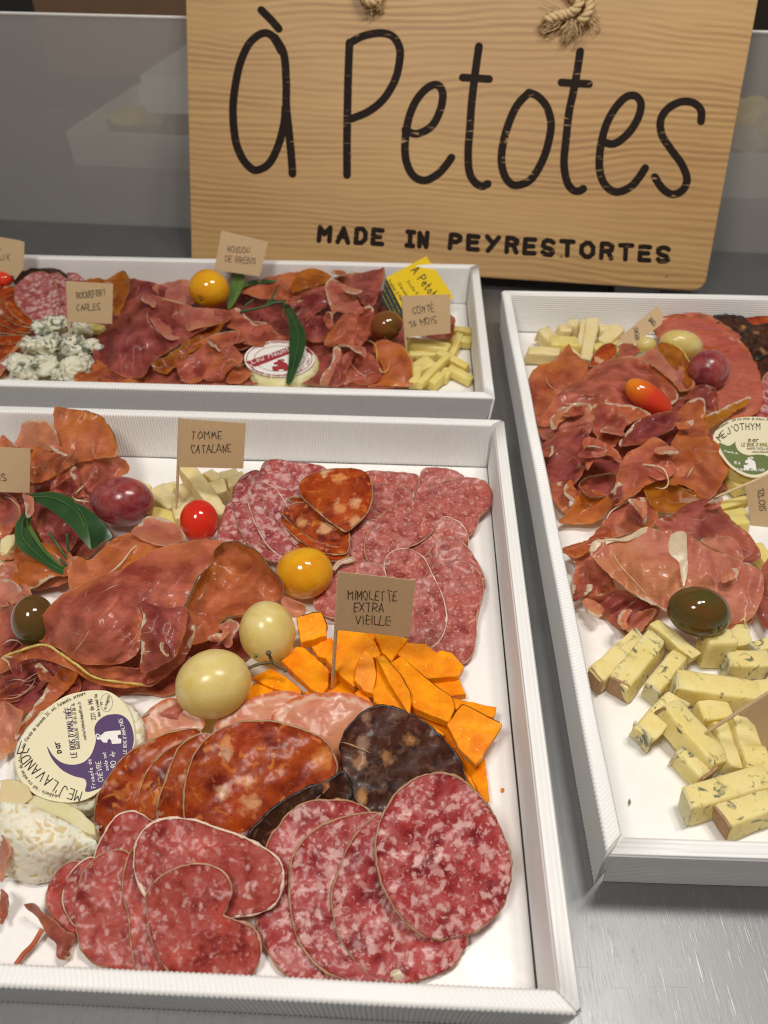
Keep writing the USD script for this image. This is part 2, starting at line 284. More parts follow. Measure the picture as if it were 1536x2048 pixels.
@material('wood')
def _wood(g):
    o = g('texture_coordinate').object
    v = g('mapping', vector=o, scale=(0.13, 1.0, 1.0)).vector
    warp = g.noise(g('mapping', vector=o, scale=(0.45, 1.0, 1.0)).vector, 6, 2).fac
    w = g('wave_texture', wave_type='bands', bands_direction='y', vector=g('vector_math', math_type='add', vector1=v, vector2=g('vector_math', math_type='scale', vector1=(0.0, 1.0, 0.0), scale=g.m('multiply', warp, 0.06)).vector).vector, scale=46, distortion=2.2, detail=4, detail_scale=2.6).fac
    w = g.m('add', g.m('multiply', w, g.rng(g.noise(v, 22, 2).fac, 0.35, 0.7, 0.15, 0.75)), g.m('multiply', g.noise(g('mapping', vector=o, scale=(0.03, 1.0, 1.0)).vector, 260, 3).fac, 0.5))
    fine = g.noise(g('mapping', vector=o, scale=(0.03, 1.0, 1.0)).vector, 700, 3).fac
    c = g.ramp(w, (0.15, (0.52, 0.325, 0.125)), (0.5, (0.445, 0.262, 0.095)), (0.85, (0.33, 0.175, 0.057)))
    c = g.mix(g.rng(g.noise(g('mapping', vector=o, scale=(0.3, 1, 1)).vector, 14, 2).fac, 0.3, 0.7, 0.0, 0.4), c, (0.36, 0.19, 0.078))
    c = g.mix(g.rng(fine, 0.58, 0.75, 0.0, 0.30), c, (0.25, 0.12, 0.045))
    kn = g('voronoi_texture', vector=o, scale=16)
    c = g.mix(g.m('multiply', g.m('less_than', kn.distance, 0.03), g.m('greater_than', g('separate_color', color=kn.color).r, 0.85)), c, (0.22, 0.11, 0.04))
    return g('principled_bsdf', base_color=c, roughness=0.5, normal=g.bump(g.m('add', w, fine), 0.10, 0.0008)).BSDF
M['wood'] = _wood
@material('brown_paint')
def _bp(g):
    o = g('geometry').position
    s = g.noise(g('mapping', vector=o, scale=(0.08, 1.0, 1.0)).vector, 420, 3, 0.4).fac
    s = g.m('multiply', g.rng(s, 0.63, 0.68), g.rng(g.noise(o, 26, 2).fac, 0.44, 0.56))
    c = g.mix(s, g.mix(g.noise(o, 90, 2).fac, (0.010, 0.006, 0.004), (0.022, 0.012, 0.008)), (0.36, 0.21, 0.095))
    return g('principled_bsdf', base_color=c, roughness=0.7, specular_ior_level=0.15).BSDF
M['brown_paint'] = _bp
@material('kraft')
def _kr(g):
    p = g.pos(False)
    c = g.mix(g.noise(g.pos(True, (1, 1, 0.25)), 700, 3).fac, (0.76, 0.57, 0.32), (0.86, 0.69, 0.44))
    a = g('principled_bsdf', base_color=c, roughness=0.6, normal=g.bump(g.noise(p, 900, 2).fac, 0.1, 0.0003)).BSDF
    return g('mix_closure', fac=0.42, closure1=a, closure2=g('translucent_bsdf', color=(0.72, 0.52, 0.25)).BSDF).closure
M['kraft'] = _kr
M['pick_wood'] = plain('pick_wood', (0.62, 0.45, 0.26), 0.55, 0.15, 300)
M['ink'] = plain('ink', (0.022, 0.018, 0.018), 0.5)
M['sisal'] = plain('sisal', (0.60, 0.43, 0.22), 0.7, 0.25, 200, 0.4, 900)
M['label_cream'] = plain('label_cream', (0.76, 0.69, 0.47), 0.35, 0.03)
M['label_white'] = plain('label_white', (0.80, 0.77, 0.72), 0.35, 0.03)
M['label_purple'] = plain('label_purple', (0.095, 0.052, 0.135), 0.4)
M['label_green'] = plain('label_green', (0.135, 0.175, 0.055), 0.4)
M['label_red'] = plain('label_red', (0.33, 0.030, 0.045), 0.4)
M['ink_purple'] = plain('ink_purple', (0.085, 0.045, 0.12), 0.5)
M['ink_olive'] = plain('ink_olive', (0.22, 0.20, 0.03), 0.5)
M['card_yellow'] = plain('card_yellow', (0.72, 0.50, 0.012), 0.35, 0.03)
M['card_black'] = plain('card_black', (0.018, 0.024, 0.020), 0.4)
M['dark_metal'] = plain('dark_metal', (0.045, 0.043, 0.043), 0.4)
M['dark_brown'] = plain('dark_brown', (0.055, 0.032, 0.022), 0.5)
M['brown_wood'] = plain('brown_wood', (0.26, 0.15, 0.08), 0.5, 0.2)
@material('grey_acrylic')
def _ga(g):
    a = g('principled_bsdf', base_color=(0.44, 0.42, 0.395), roughness=0.30).BSDF
    return g('mix_closure', fac=0.50, closure1=a, closure2=g('transparent_bsdf', color=(0.9, 0.88, 0.86)).BSDF).closure
M['grey_acrylic'] = _ga
# ------------------------------------------------------------------ prims
_used = {}
def pathname(parent, name):
    k = (parent, name); n = _used.get(k, -1)+1; _used[k] = n
    return parent+'/'+name+('_%03d' % n if n else '')
def tag(prim, label=None, cat=None, group=None, kind=None):
    for k, v in (('label', label), ('category', cat), ('group', group), ('kind', kind)):
        if v: prim.SetCustomDataByKey(k, v)
def thing(name, label, cat, base=(0, 0, 0), group=None, kind=None):
    p = pathname('/World', name)
    x = UsdGeom.Xform.Define(stage, p); x.AddTranslateOp().Set(Gf.Vec3d(*map(float, base)))
    tag(x.GetPrim(), label, cat, group, kind)
    t = x.GetPrim(); ORIG[p] = np.array(base, float)
    return p
ORIG = {'/World': np.zeros(3)}
def put(parent, name, mesh, mat, smooth=35, label=None, prim=None, **tags):
    """one mesh prim under a thing, a part or /World; mesh in world coordinates"""
    p = pathname(parent, name); o = ORIG[parent]
    if prim is None:
        v, f, n = meshkit.arrays(mesh, smooth)
    else:
        v, f, n = mesh
    m = usdkit.mesh(stage, p, (v-o, f), M[mat] if isinstance(mat, str) else mat)
    if n is not None:
        m.CreateNormalsAttr(Vt.Vec3fArray.FromNumpy(np.asarray(n, np.float32))); m.SetNormalsInterpolation('vertex')
    if prim:
        for k, a in prim.items():
            UsdGeom.PrimvarsAPI(m).CreatePrimvar(k, Sdf.ValueTypeNames.FloatArray, 'vertex').Set(Vt.FloatArray.FromNumpy(np.asarray(a, np.float32)))
    if label: m.GetPrim().SetCustomDataByKey('label', label)
    tag(m.GetPrim(), **tags)
    ORIG[p] = o
    return p
def cat_meshes(ms): return trimesh.util.concatenate(ms)

# ------------------------------------------------------------------ coordinates of the photo's regions (x0, y0, scale)
REG = {'A': (0, 780, 2.954), 'B': (400, 860, 2.477), 'C': (0, 1040, 2.477), 'D': (0, 1340, 3.657), 'E': (440, 1160, 2.56), 'F': (160, 1400, 2.56),
       'G': (0, 1580, 2.743), 'H': (480, 1520, 2.56), 'Q': (1000, 560, 2.866), 'R': (1000, 900, 2.866), 'S': (1100, 1200, 3.413),
       'T': (0, 460, 2.954), 'U': (480, 460, 2.954), 'X': (0, 0, 1.0)}
def pts(reg, s):
    """'x,y,z x,y,z ...' (z in cm, carried on from the point before) -> photo pixels"""
    x0, y0, k = REG[reg]; out = []; z = 1.0
    for w in s.split():
        a = [float(q) for q in w.split(',')]
        if len(a) > 2: z = a[2]
        out.append((x0+a[0]/k, y0+a[1]/k, z))
    return np.array(out)

def catmull(p, step, closed=True, alpha=0.5):
    n = len(p); out = []; own = []
    segs = n if closed else n-1
    for i in range(segs):
        if closed: a, b, c, d = p[i-1], p[i], p[(i+1) % n], p[(i+2) % n]
        else: a, b, c, d = p[max(i-1, 0)], p[i], p[i+1], p[min(i+2, n-1)]
        k = max(1, int(round(np.linalg.norm(c[:2]-b[:2])/step)))
        t = (np.arange(k)/k)[:, None]
        out.append(0.5*(2*b+(c-a)*t+(2*a-5*b+4*c-d)*t**2+(3*b-a-3*c+d)*t**3)); own += list(i+t[:, 0])
    out = np.vstack(out)
    if not closed: out = np.vstack([out, p[-1:]]); own.append(n-1)
    return out, np.array(own)

def tube(line, r, k=6, closed=False, ends=True):
    """tube along a 3-D polyline; r a number or one per point"""
    line = np.asarray(line, float); n = len(line); r = np.broadcast_to(np.asarray(r, float), (n,))
    t = np.roll(line, -1, 0)-np.roll(line, 1, 0) if closed else np.gradient(line, axis=0)
    t /= np.maximum(np.linalg.norm(t, axis=1, keepdims=True), 1e-12)
    ref = np.array([0.13, 0.21, 0.97]); x = np.cross(t, ref); bad = np.linalg.norm(x, axis=1) < 0.05
    x[bad] = np.cross(t[bad], [1, 0, 0]); x /= np.linalg.norm(x, axis=1, keepdims=True); y = np.cross(t, x)
    a = np.arange(k)/k*2*np.pi
    v = (line[:, None]+r[:, None, None]*(np.cos(a)[None, :, None]*x[:, None]+np.sin(a)[None, :, None]*y[:, None])).reshape(-1, 3)
    f = []
    for i in range(n if closed else n-1):
        j = (i+1) % n
        for q in range(k):
            w = (q+1) % k
            f += [(i*k+q, i*k+w, j*k+w), (i*k+q, j*k+w, j*k+q)]
    if not closed and ends:
        v = np.vstack([v, line[0], line[-1]]); A, B = n*k, n*k+1
        f += [(A, (q+1) % k, q) for q in range(k)]+[(B, (n-1)*k+q, (n-1)*k+(q+1) % k) for q in range(k)]
    m = trimesh.Trimesh(v, np.array(f), process=False); m.fix_normals() if False else None
    return m

def sheet_mesh(p, inner=None, thick=0.09, res=5.0, ripple=None, jag=0.0, bulge=0.0, fat=None, seed=0, plane=None, rough=0.03, crease=None, wrinkle=0.0, curl=0.0):
    """A thin draped sheet: outline p (photo px + z cm). Returns arrays and the ring."""
    p = np.array(p, float)
    ring, own = catmull(p, res)
    if jag:
        t = np.roll(ring, -1, 0)-np.roll(ring, 1, 0); t = t[:, :2]; t /= np.maximum(np.linalg.norm(t, axis=1, keepdims=True), 1e-9)
        q = np.stack([ring[:, 0]/9, ring[:, 1]/9, np.full(len(ring), seed*3.7)], 1)
        d = (meshkit.fbm(q, 3, seed)-0.5)*2*jag
        ring[:, 0] += t[:, 1]*d; ring[:, 1] -= t[:, 0]*d
    poly = Polygon(ring[:, :2])
    if not poly.is_valid:
        poly = poly.buffer(0)
        if poly.geom_type != 'Polygon': poly = max(poly.geoms, key=lambda g: g.area)
        rr = np.array(poly.exterior.coords)[:-1]
        from scipy.spatial import cKDTree
        j = cKDTree(ring[:, :2]).query(rr)[1]; ring = np.column_stack([rr, ring[j, 2]]); own = own[j]
    x0, y0, x1, y1 = poly.bounds
    gx, gy = np.meshgrid(np.arange(x0, x1, res), np.arange(y0, y1, res*0.87))
    gx = gx+(np.arange(gx.shape[0]) % 2)[:, None]*res/2
    g = np.column_stack([gx.ravel(), gy.ravel()])
    core = poly.buffer(-res*0.55)
    g = g[shapely.contains_xy(core, g[:, 0], g[:, 1])] if not core.is_empty else g[:0]
    xy = np.vstack([ring[:, :2], g]); nr = len(ring)
    if plane is not None:
        cx, cy = p[:, 0].mean(), p[:, 1].mean()
        z = plane[0]+plane[1]*(xy[:, 0]-cx)/100+plane[2]*(xy[:, 1]-cy)/100
        if bulge:
            dist = shapely.distance(shapely.points(xy), poly.exterior); z = z+bulge*np.sqrt(np.clip(dist/max(dist.max(), 1e-6), 0, 1))
    else:
        ctl = p if inner is None else np.vstack([p, inner])
        z = RBFInterpolator(ctl[:, :2]/100, ctl[:, 2], kernel='linear' if len(ctl) < 4 else 'thin_plate_spline', smoothing=0.002)(xy/100)
        lo, hi = ctl[:, 2].min()-0.6, ctl[:, 2].max()+0.8
        z = np.clip(z, lo, hi)
        if bulge:
            dist = shapely.distance(shapely.points(xy), poly.exterior); z = z+bulge*np.sqrt(np.clip(dist/max(dist.max(), 1e-6), 0, 1))
    dist = shapely.distance(shapely.points(xy), poly.exterior)
    if ripple:
        amp, lam, ang = ripple; a = math.radians(ang)
        w = meshkit.fbm(np.column_stack([xy/70, np.full(len(xy), seed*1.3)]), 2, seed)*6
        z = z+amp*np.sin(2*np.pi*(xy@[math.cos(a), math.sin(a)])/lam+w)*np.clip(0.35+dist/30, 0, 1)
    if rough:
        z = z+rough*2*(meshkit.fbm(np.column_stack([xy/22, np.full(len(xy), seed*2.1)]), 3, seed+5)-0.5)
    if crease:
        amp, lam, ang = crease; a = math.radians(ang); ca, sa = math.cos(a), math.sin(a)
        q = np.column_stack([(xy[:, 0]*ca+xy[:, 1]*sa)/lam, (-xy[:, 0]*sa+xy[:, 1]*ca)/(lam*2.6), np.full(len(xy), seed*1.7)])
        z = z+amp*((1-np.abs(2*meshkit.fbm(q, 3, seed+9)-1))**2-0.6)
    if curl:
        z = z+curl*np.exp(-dist/11.0)*(2.4*meshkit.fbm(np.column_stack([xy/42, np.full(len(xy), seed*0.9)]), 2, seed+3)-0.8)
    wr = np.full(len(xy), 0.6)
    if wrinkle:
        q = np.column_stack([xy/10, np.full(len(xy), 3.0)])+1.5*np.column_stack([meshkit.fbm(np.column_stack([xy/16, np.full(len(xy), k)]), 2, k) for k in (1, 2, 3)])
        wr = 1-np.clip(np.abs(2*meshkit.noise(q, 5)-1)*1.5, 0, 1); z = z+wrinkle*(wr-0.5)
    z = np.maximum(z, 0.40)
    top = P(xy[:, 0], xy[:, 1], z); TOPS.append(np.column_stack([xy, z]))
    tri = Delaunay(xy).simplices
    c = xy[tri].mean(1); tri = tri[shapely.contains_xy(poly.buffer(0.05), c[:, 0], c[:, 1])]
    a, b, cc = (xy[tri[:, k]] for k in range(3))
    s = (b[:, 0]-a[:, 0])*(cc[:, 1]-a[:, 1])-(b[:, 1]-a[:, 1])*(cc[:, 0]-a[:, 0])
    tri = tri[np.abs(s) > 1e-6]; s = s[np.abs(s) > 1e-6]
    tri[s > 0] = tri[s > 0][:, ::-1]
    n = np.zeros_like(top); fn = np.cross(top[tri[:, 1]]-top[tri[:, 0]], top[tri[:, 2]]-top[tri[:, 0]])
    for k in range(3): np.add.at(n, tri[:, k], fn)
    n /= np.maximum(np.linalg.norm(n, axis=1, keepdims=True), 1e-12)
    bot = top-n*thick/100; bot[:, 2] = np.maximum(bot[:, 2], 0.0036)
    nv = len(top)
    # side wall, own vertices
    i = np.arange(nr); j = (i+1) % nr
    sv = np.vstack([top[:nr], bot[:nr]])
    sf = np.vstack([np.column_stack([i, i+nr, j+nr]), np.column_stack([i, j+nr, j])])
    cen = top.mean(0)
    e = np.cross(sv[sf[0, 1]]-sv[sf[0, 0]], sv[sf[0, 2]]-sv[sf[0, 0]])
    area = Polygon(ring[:, :2]).exterior.is_ccw
    if area: sf = sf[:, ::-1]
    sn = np.zeros_like(sv); fn = np.cross(sv[sf[:, 1]]-sv[sf[:, 0]], sv[sf[:, 2]]-sv[sf[:, 0]])
    for k in range(3): np.add.at(sn, sf[:, k], fn)
    sn /= np.maximum(np.linalg.norm(sn, axis=1, keepdims=True), 1e-12)
    V = np.vstack([top, bot, sv]); Fc = np.vstack([tri, tri[:, ::-1]+nv, sf+2*nv]); N = np.vstack([n, -n, sn])
    pc = px_cm(top.mean(0))
    edge = dist/pc
    fd = np.full(nv, 9.0)
    if fat:
        for (i0, i1) in fat:
            m = (own >= i0) & (own <= i1) if i0 <= i1 else (own >= i0) | (own <= i1)
            line = ring[m][:, :2]
            if len(line) > 1: fd = np.minimum(fd, shapely.distance(shapely.points(xy), shapely.MultiPoint(line))/pc)
    E = np.concatenate([edge, edge, np.zeros(2*nr)]); D = np.concatenate([fd, fd, fd[:nr], fd[:nr]])
    return V, Fc, N, dict(edge=E, fatd=D, wrinkle=np.concatenate([wr, wr, wr[:nr], wr[:nr]])), top[:nr], bot[:nr], own

TOPS = []
_seed = [0]
def sheet(name, label, cat, reg, s, mat, inner=None, casing=None, rc=0.055, rind=None, group=None, ridge=None, patch=None, **k):
    _seed[0] += 1
    p = pts(reg, s) if isinstance(s, str) else s
    inn = pts(reg, inner) if inner else None
    V, F, N, prim, ring, bot, own = sheet_mesh(p, inn, seed=_seed[0], **k)
    base = V.mean(0); base[2] = V[:, 2].min()
    t = thing(name, label, cat, base, group)
    part = {'ham_slice': 'meat', 'salami_slice': 'meat', 'sausage_slice': 'meat', 'chorizo_slice': 'meat', 'loin_slice': 'meat', 'cheese_chunk': 'paste', 'leaf': 'blade'}.get(name, 'body')
    put(t, part, (V, F, N), mat, prim=prim)
    if casing:
        mid = (ring+bot)/2; q = meshkit.fbm(mid*260, 2, _seed[0])
        put(t, 'casing', tube(mid, rc/100*(0.15+1.7*q), 6, True), casing, True)
    for rd in rind or []:
        i0, i1, mt, r = rd
        m = (own >= i0) & (own <= i1); line = ((ring+bot)/2)[m]
        if len(line) > 2:
            q = meshkit.fbm(line*300, 3, 3); ends = np.minimum(1, np.minimum(np.arange(len(line)), np.arange(len(line))[::-1])/4+0.2)
            put(t, 'fat_edge' if 'fat' in mt else 'rind', tube(line, r/100*(0.4+1.2*q)*ends, 6), mt, True)
    for rg in ridge or []:
        ss, mt, r = rg[:3]
        l = pts(reg, ss); l, _ = catmull(l, 5, False)
        line = P(l[:, 0], l[:, 1], l[:, 2]-0.03); r = r*0.72; q = meshkit.fbm(line*350, 3, 9); ends = np.minimum(1, np.minimum(np.arange(len(line)), np.arange(len(line))[::-1])/5+0.15)
        put(t, 'fat_ridge', tube(line, r/100*(0.2+1.6*q)*ends, 6), mt, True)
    for ps in patch or []:
        a, b, c, d, *_ = sheet_mesh(pts(reg, ps), None, thick=0.10, res=3.5, jag=2.5, rough=0.10, seed=_seed[0]+50, bulge=0.05)
        put(t, 'fat_patch', (a, b, c), 'fat', prim=d)
    return t

def slab_cheese(name, label, cat, reg, s, z, thick, mat, group=None, slope=(0, 0), jag=2.4, rind=None):
    """a broken flat piece of cheese: outline in px, top plane z, real thickness, faceted"""
    _seed[0] += 1
    _q = np.random.default_rng(_seed[0]+5)
    if mat == 'mimolette': slope = (slope[0]+_q.uniform(-.6, .6), slope[1]+_q.uniform(-.6, .3)); thick *= _q.uniform(0.6, 1.0)
    p = pts(reg, s); k = px_cm(P(p[:, 0].mean(), p[:, 1].mean(), z))
    ring = []
    n = len(p)
    for i in range(n):
        a, b = p[i, :2], p[(i+1) % n, :2]; m = max(1, int(np.linalg.norm(b-a)/9))
        for t in range(m): ring.append(a+(b-a)*t/m)
    ring = np.array(ring); d = (meshkit.fbm(np.column_stack([ring/7, np.full(len(ring), _seed[0])]), 2, _seed[0])-0.5)*2*jag
    c = ring.mean(0); u = ring-c; ring = ring+u/np.linalg.norm(u, axis=1, keepdims=True)*d[:, None]
    poly = Polygon(ring).buffer(0)
    if poly.geom_type != 'Polygon': poly = max(poly.geoms, key=lambda g: g.area)
    lay = []
    for off, dz in ((1.3, 0.0), (0.0, -0.045), (0.0, -thick+0.04), (1.0, -thick)):
        q = poly.buffer(-off, join_style=2) if off else poly
        if q.geom_type != 'Polygon' or q.is_empty: q = poly
        lay.append((q, dz))
    # loft equal-count rings
    N = 48; rings = []
    for q, dz in lay:
        e = q.exterior; st = e.project(shapely.Point(poly.exterior.coords[0]))
        c2 = [e.interpolate((st+e.length*i/N) % e.length) for i in range(N)]
        if e.is_ccw: c2 = [c2[0]]+c2[1:][::-1]
        xy = np.array([(w.x, w.y) for w in c2]); zz = z+slope[0]*(xy[:, 0]-c[0])/100+slope[1]*(xy[:, 1]-c[1])/100
        zz = zz+0.05*(meshkit.noise(np.column_stack([xy/14, np.full(N, _seed[0])]))-0.5)
        w = P(xy[:, 0], xy[:, 1], zz); w[:, 2] = np.maximum(w[:, 2]+dz/100, 0.0045+0.0001*(dz > -thick)); rings.append(w)
    V = np.vstack(rings+[rings[0].mean(0)[None], rings[-1].mean(0)[None]]); F = []
    for r in range(3):
        for i in range(N):
            j = (i+1) % N; F += [(r*N+i, (r+1)*N+i, (r+1)*N+j), (r*N+i, (r+1)*N+j, r*N+j)]
    F += [(4*N, i, (i+1) % N) for i in range(N)]+[(4*N+1, 3*N+(i+1) % N, 3*N+i) for i in range(N)]
    F = np.array(F)
    m = trimesh.Trimesh(V, F, process=False)
    if m.volume < 0: m.invert()
    base = V.mean(0); base[2] = V[:, 2].min()
    t = thing(name, label, cat, base, group)
    put(t, 'paste', m, mat, 28)
    if rind:
        i0, i1 = rind; a = rings[1][int(i0*N):int(i1*N)+1]; b = rings[2][int(i0*N):int(i1*N)+1]
        o = a-rings[1].mean(0); o /= np.linalg.norm(o, axis=1, keepdims=True)
        v = np.vstack([a+o*0.0006, b+o*0.0006]); k2 = len(a)
        f = [(i, i+1, k2+i+1) for i in range(k2-1)]+[(i, k2+i+1, k2+i) for i in range(k2-1)]
        put(t, 'rind', trimesh.Trimesh(v, np.array(f+[q[::-1] for q in f]), process=False), 'rind_yellow', False)
    return t

def rounded_box(L, W, H, r=0.0015, seed=0, wob=0.0010, taper=1.0):
    b = trimesh.creation.box((2, 2, 2)).subdivide().subdivide().subdivide()
    v = np.array(b.vertices)
    # gather vertices towards the edges so that the rounding is tight
    v = np.sign(v)*np.abs(v)**0.62
    h = np.array([L, W, H])/2; v = v*h
    inner = np.clip(v, -(h-r), h-r); d = v-inner; l = np.linalg.norm(d, axis=1, keepdims=True)
    v = inner+np.where(l > 1e-9, d/np.maximum(l, 1e-9)*np.minimum(l, r), 0)
    q = np.random.default_rng(seed+17); v[:, 0] += v[:, 1]*q.uniform(-.25, .25)+v[:, 2]*q.uniform(-.25, .25); v[:, 1] += v[:, 2]*q.uniform(-.2, .2)
    v[:, 1] *= 1+(taper*q.uniform(.85, 1.12)-1)*(v[:, 0]/L+0.5)
    v += wob*2*(np.stack([meshkit.fbm(v*90+seed*7.3, 2, seed+k) for k in range(3)], 1)-0.5)
    return trimesh.Trimesh(v, b.faces, process=False)

def stick(name, label, cat, reg, a, b, w, h, mat, roll=0, rind=None, blue=None, group=None, taper=1.0, rindmat='rind_brown'):
    """a cut stick of cheese from a to b: 'x,y,z' top-centre points of its two ends, width and height in cm"""
    _seed[0] += 1
    q = pts(reg, a+' '+b); A, B = P(q[0, 0], q[0, 1], q[0, 2]), P(q[1, 0], q[1, 1], q[1, 2])
    x = B-A; L = np.linalg.norm(x); x /= L
    y = np.cross([0, 0, 1], x); y = y/np.linalg.norm(y) if np.linalg.norm(y) > 0.1 else np.array([1.0, 0, 0]); z = np.cross(x, y)
    c, s = math.cos(math.radians(roll)), math.sin(math.radians(roll)); y, z = c*y+s*z, -s*y+c*z
    m = rounded_box(L, w/100, h/100, seed=_seed[0], taper=taper)
    ctr = (A+B)/2-z*h/200
    R = np.column_stack([x, y, z])
    v = m.vertices@R.T+ctr; lo = v[:, 2].min()
    if lo < 0.0045: v[:, 2] += 0.0045-lo
    m.vertices = v
    base = v.mean(0); base[2] = v[:, 2].min()
    t = thing(name, label, cat, base, group)
    put(t, 'paste', m, mat, 40)
    for end, mt in ((rind, rindmat), (blue, 'bleu_end')):
        if end is None: continue
        for e in (end if isinstance(end, (tuple, list)) else (end,)):
            k = rounded_box(0.0022, w/100*1.002*(taper if e > 0 else 1), h/100*1.002, r=0.0010, seed=_seed[0]+3, wob=0.0008)
            vv = k.vertices+np.array([e*(L/2-0.0002), 0, 0]); k.vertices = vv@R.T+ctr+np.array([0, 0, max(0, 0.0045-lo)])
            put(t, 'rind' if mt != 'bleu_end' else 'blue_end', k, mt, 40)
    return t

def ball(name, label, cat, u, v, z, rx, ry, mat, rot=0, depth=None, stem=None, egg=0.0, group=None, lumps=0.03, part='skin'):
    """round fruit: centre px, height cm, half axes in px, long axis turned rot degrees in the picture"""
    _seed[0] += 1
    c = P(u, v, z); k = px_cm(c)*100
    m = trimesh.creation.icosphere(4); p = np.array(m.vertices)
    along = p[:, 0].copy()
    p[:, 1:] *= (1-egg*p[:, 0]*0.5)[:, None]
    a = math.radians(rot); ax = math.cos(a)*CR-math.sin(a)*CU; ay = math.sin(a)*CR+math.cos(a)*CU
    w = np.cross(ax, ay)
    s = np.array([rx, ry, depth or min(rx, ry)])/k
    p = p*(1+lumps*2*(meshkit.fbm(p*1.3+_seed[0]*5.1, 2, _seed[0])-0.5))[:, None]
    if stem is not None:
        d = np.linalg.norm(p/np.linalg.norm(p, axis=1, keepdims=True)-np.array(stem)/np.linalg.norm(stem), axis=1)
        p = p*(1-0.10*np.exp(-(d/0.16)**2))[:, None]
    q = (p*s)@np.array([ax, ay, w])+c
    m.vertices = q; base = c.copy(); base[2] = q[:, 2].min()
    t = thing(name, label, cat, base, group)
    put(t, part, (np.array(m.vertices), np.array(m.faces), np.array(m.vertex_normals)), mat, prim={'along': along})
    if stem is not None:
        d = np.array(stem)/np.linalg.norm(stem); o = (d*0.93*s)@np.array([ax, ay, w])+c; nrm = (d/s)@np.array([ax, ay, w]); nrm /= np.linalg.norm(nrm)
        g = np.linspace(0, 1, 4)[:, None]
        put(t, 'stem_scar', tube(o+nrm*g*0.0018, [0.0019, 0.0016, 0.0012, 0.0007], 8), 'vine_stem', True)
    return t

# ------------------------------------------------------------------ lettering: one-stroke alphabet on a 6 x 8 grid
GL = {'A': '003860 1353', 'B': '00083857553404 3453513000', 'C': '57482806022040 51', 'D': '00083856523000', 'E': '58080050 0444', 'F': '580800 0444', 'G': '57482806022040525434',
 'H': '0008 5058 0454', 'I': '1018', 'J': '585240200 2', 'K': '0008 580450', 'L': '080050', 'M': '0008346860', 'N': '00085058', 'O': '280602204062664828', 'P': '00083857553404',
 'Q': '280602204062664828 4160', 'R': '00083857553404 3450', 'S': '5748280705144352514010 01', 'T': '0868 3830', 'U': '080220405258', 'V': '083068', 'W': '0810355068', 'X': '0058 0850',
 'Y': '083468 3430', 'Z': '08580050', 'a': '4535140211304 1 4540', 'b': '0800 0425443120 01', 'c': '4535140211304 1', 'd': '4840 4324141130 41', 'e': '034344251503012040', 'f': '4838261 0 0434', 'g': '45153 402 1'.replace(' ', ''),
 'h': '0800 042544 40', 'i': '1510 1718', 'l': '1810', 'm': '0500 0415243020 244544 40', 'n': '0500 04254440', 'o': '251402103042452 5', 'p': '05 0 0', 'r': '0500 042535', 's': '4425140343322000', 't': '1811 2031 0535', 'u': '05012040 4540', 'v': '052045', 'x': '0045 4005',
 'z': '05450040', '0': '280602204062664828', '1': '063830', '2': '072848563300 50', '3': '085834535130 01', '4': '40480252', '5': '5808054452301001', '6': '482602204052341 3', '7': '085820', '8': '27162554512011 2537 2725', '9': '5331 4050',
 "'": '2826', '-': '1444', '.': '2021', ',': '2110', ':': '2122 2526', '%': '0058 0706 5251', '@': '45251220424 5', '&': '50161848360210305 4', ' ': '', '/': '0058'}
GL.update({'g': '4525140312324 5 453 9'.replace(' ', ''), 'p': '0500 042544312001', 'y': '0522 4510', 'q': '4540', 'k': '0800 450340', 'w': '051022 3045', 'j': '2520', '6': '4826022040523413', '9': '5434153738585430', '8': '25070838585624010030505224', 'B': '00083857553404 3453513000'})
GL['É'] = GL['E']+' 294b'; GL['È'] = GL['E']+' 2b49'; GL['é'] = GL['e']+' 2738'; GL['è'] = GL['e']+' 1827'; GL['À'] = GL['A']
def glyph(ch):
    out = []
    for st in GL.get(ch, '').split(' '):
        if len(st) < 4: continue
        st = st[:len(st)//2*2]
        out.append(np.array([(int(st[i], 16), int(st[i+1], 16)) for i in range(0, len(st), 2)], float))
    return out
def write(text, path, h, sx=0.62, wob=0.0, per_letter=False, seed=1, gap=0.26, slant=0.0, fit=False):
    """strokes in photo px along a baseline path; h = capital height in px"""
    r = np.random.default_rng(seed); ln = LineString(path); pos = 0.0; out = []
    adv = []
    for ch in text:
        g = glyph(ch); w = max([s[:, 0].max() for s in g], default=3.0)
        adv.append(w)
    s = h/8.0; tot = sum((a*sx*1.25+gap*8)*s for a in adv)
    kx = ln.length/tot if fit else 1.0
    for ch, w in zip(text, adv):
        g = glyph(ch); let = []
        for st in g:
            q = []
            for x, y in st:
                d = min(max(pos+(x*sx*1.25+slant*y)*s*kx, 0), ln.length); e = 0.5
                a = np.array(ln.interpolate(d).coords[0]); b = np.array(ln.interpolate(min(d+e, ln.length)).coords[0]); c0 = np.array(ln.interpolate(max(d-e, 0)).coords[0])
                t = (b-c0)/max(np.linalg.norm(b-c0), 1e-9); nn = np.array([t[1], -t[0]])
                q.append(a+nn*y*s+r.normal(0, wob, 2)*s)
            let.append(np.array(q))
        if let: out.append(let)
        pos += (w*sx*1.25+gap*8)*s*kx
    return out if per_letter else [s2 for l in out for s2 in l]
def smooth_stroke(st, step=4):
    st = np.asarray(st, float)
    if len(st) < 3: return st
    return catmull(np.column_stack([st, np.zeros(len(st))]), step, False)[0][:, :2]
def ink_mesh(strokes, width, p0, n, curve=False, lift=0.0002):
    ls = [LineString(smooth_stroke(s) if curve else s) for s in strokes if len(s) > 1]
    g = unary_union([l.buffer(width/2, quad_segs=4) for l in ls])
    return flat_mesh(g, p0, n, lift)
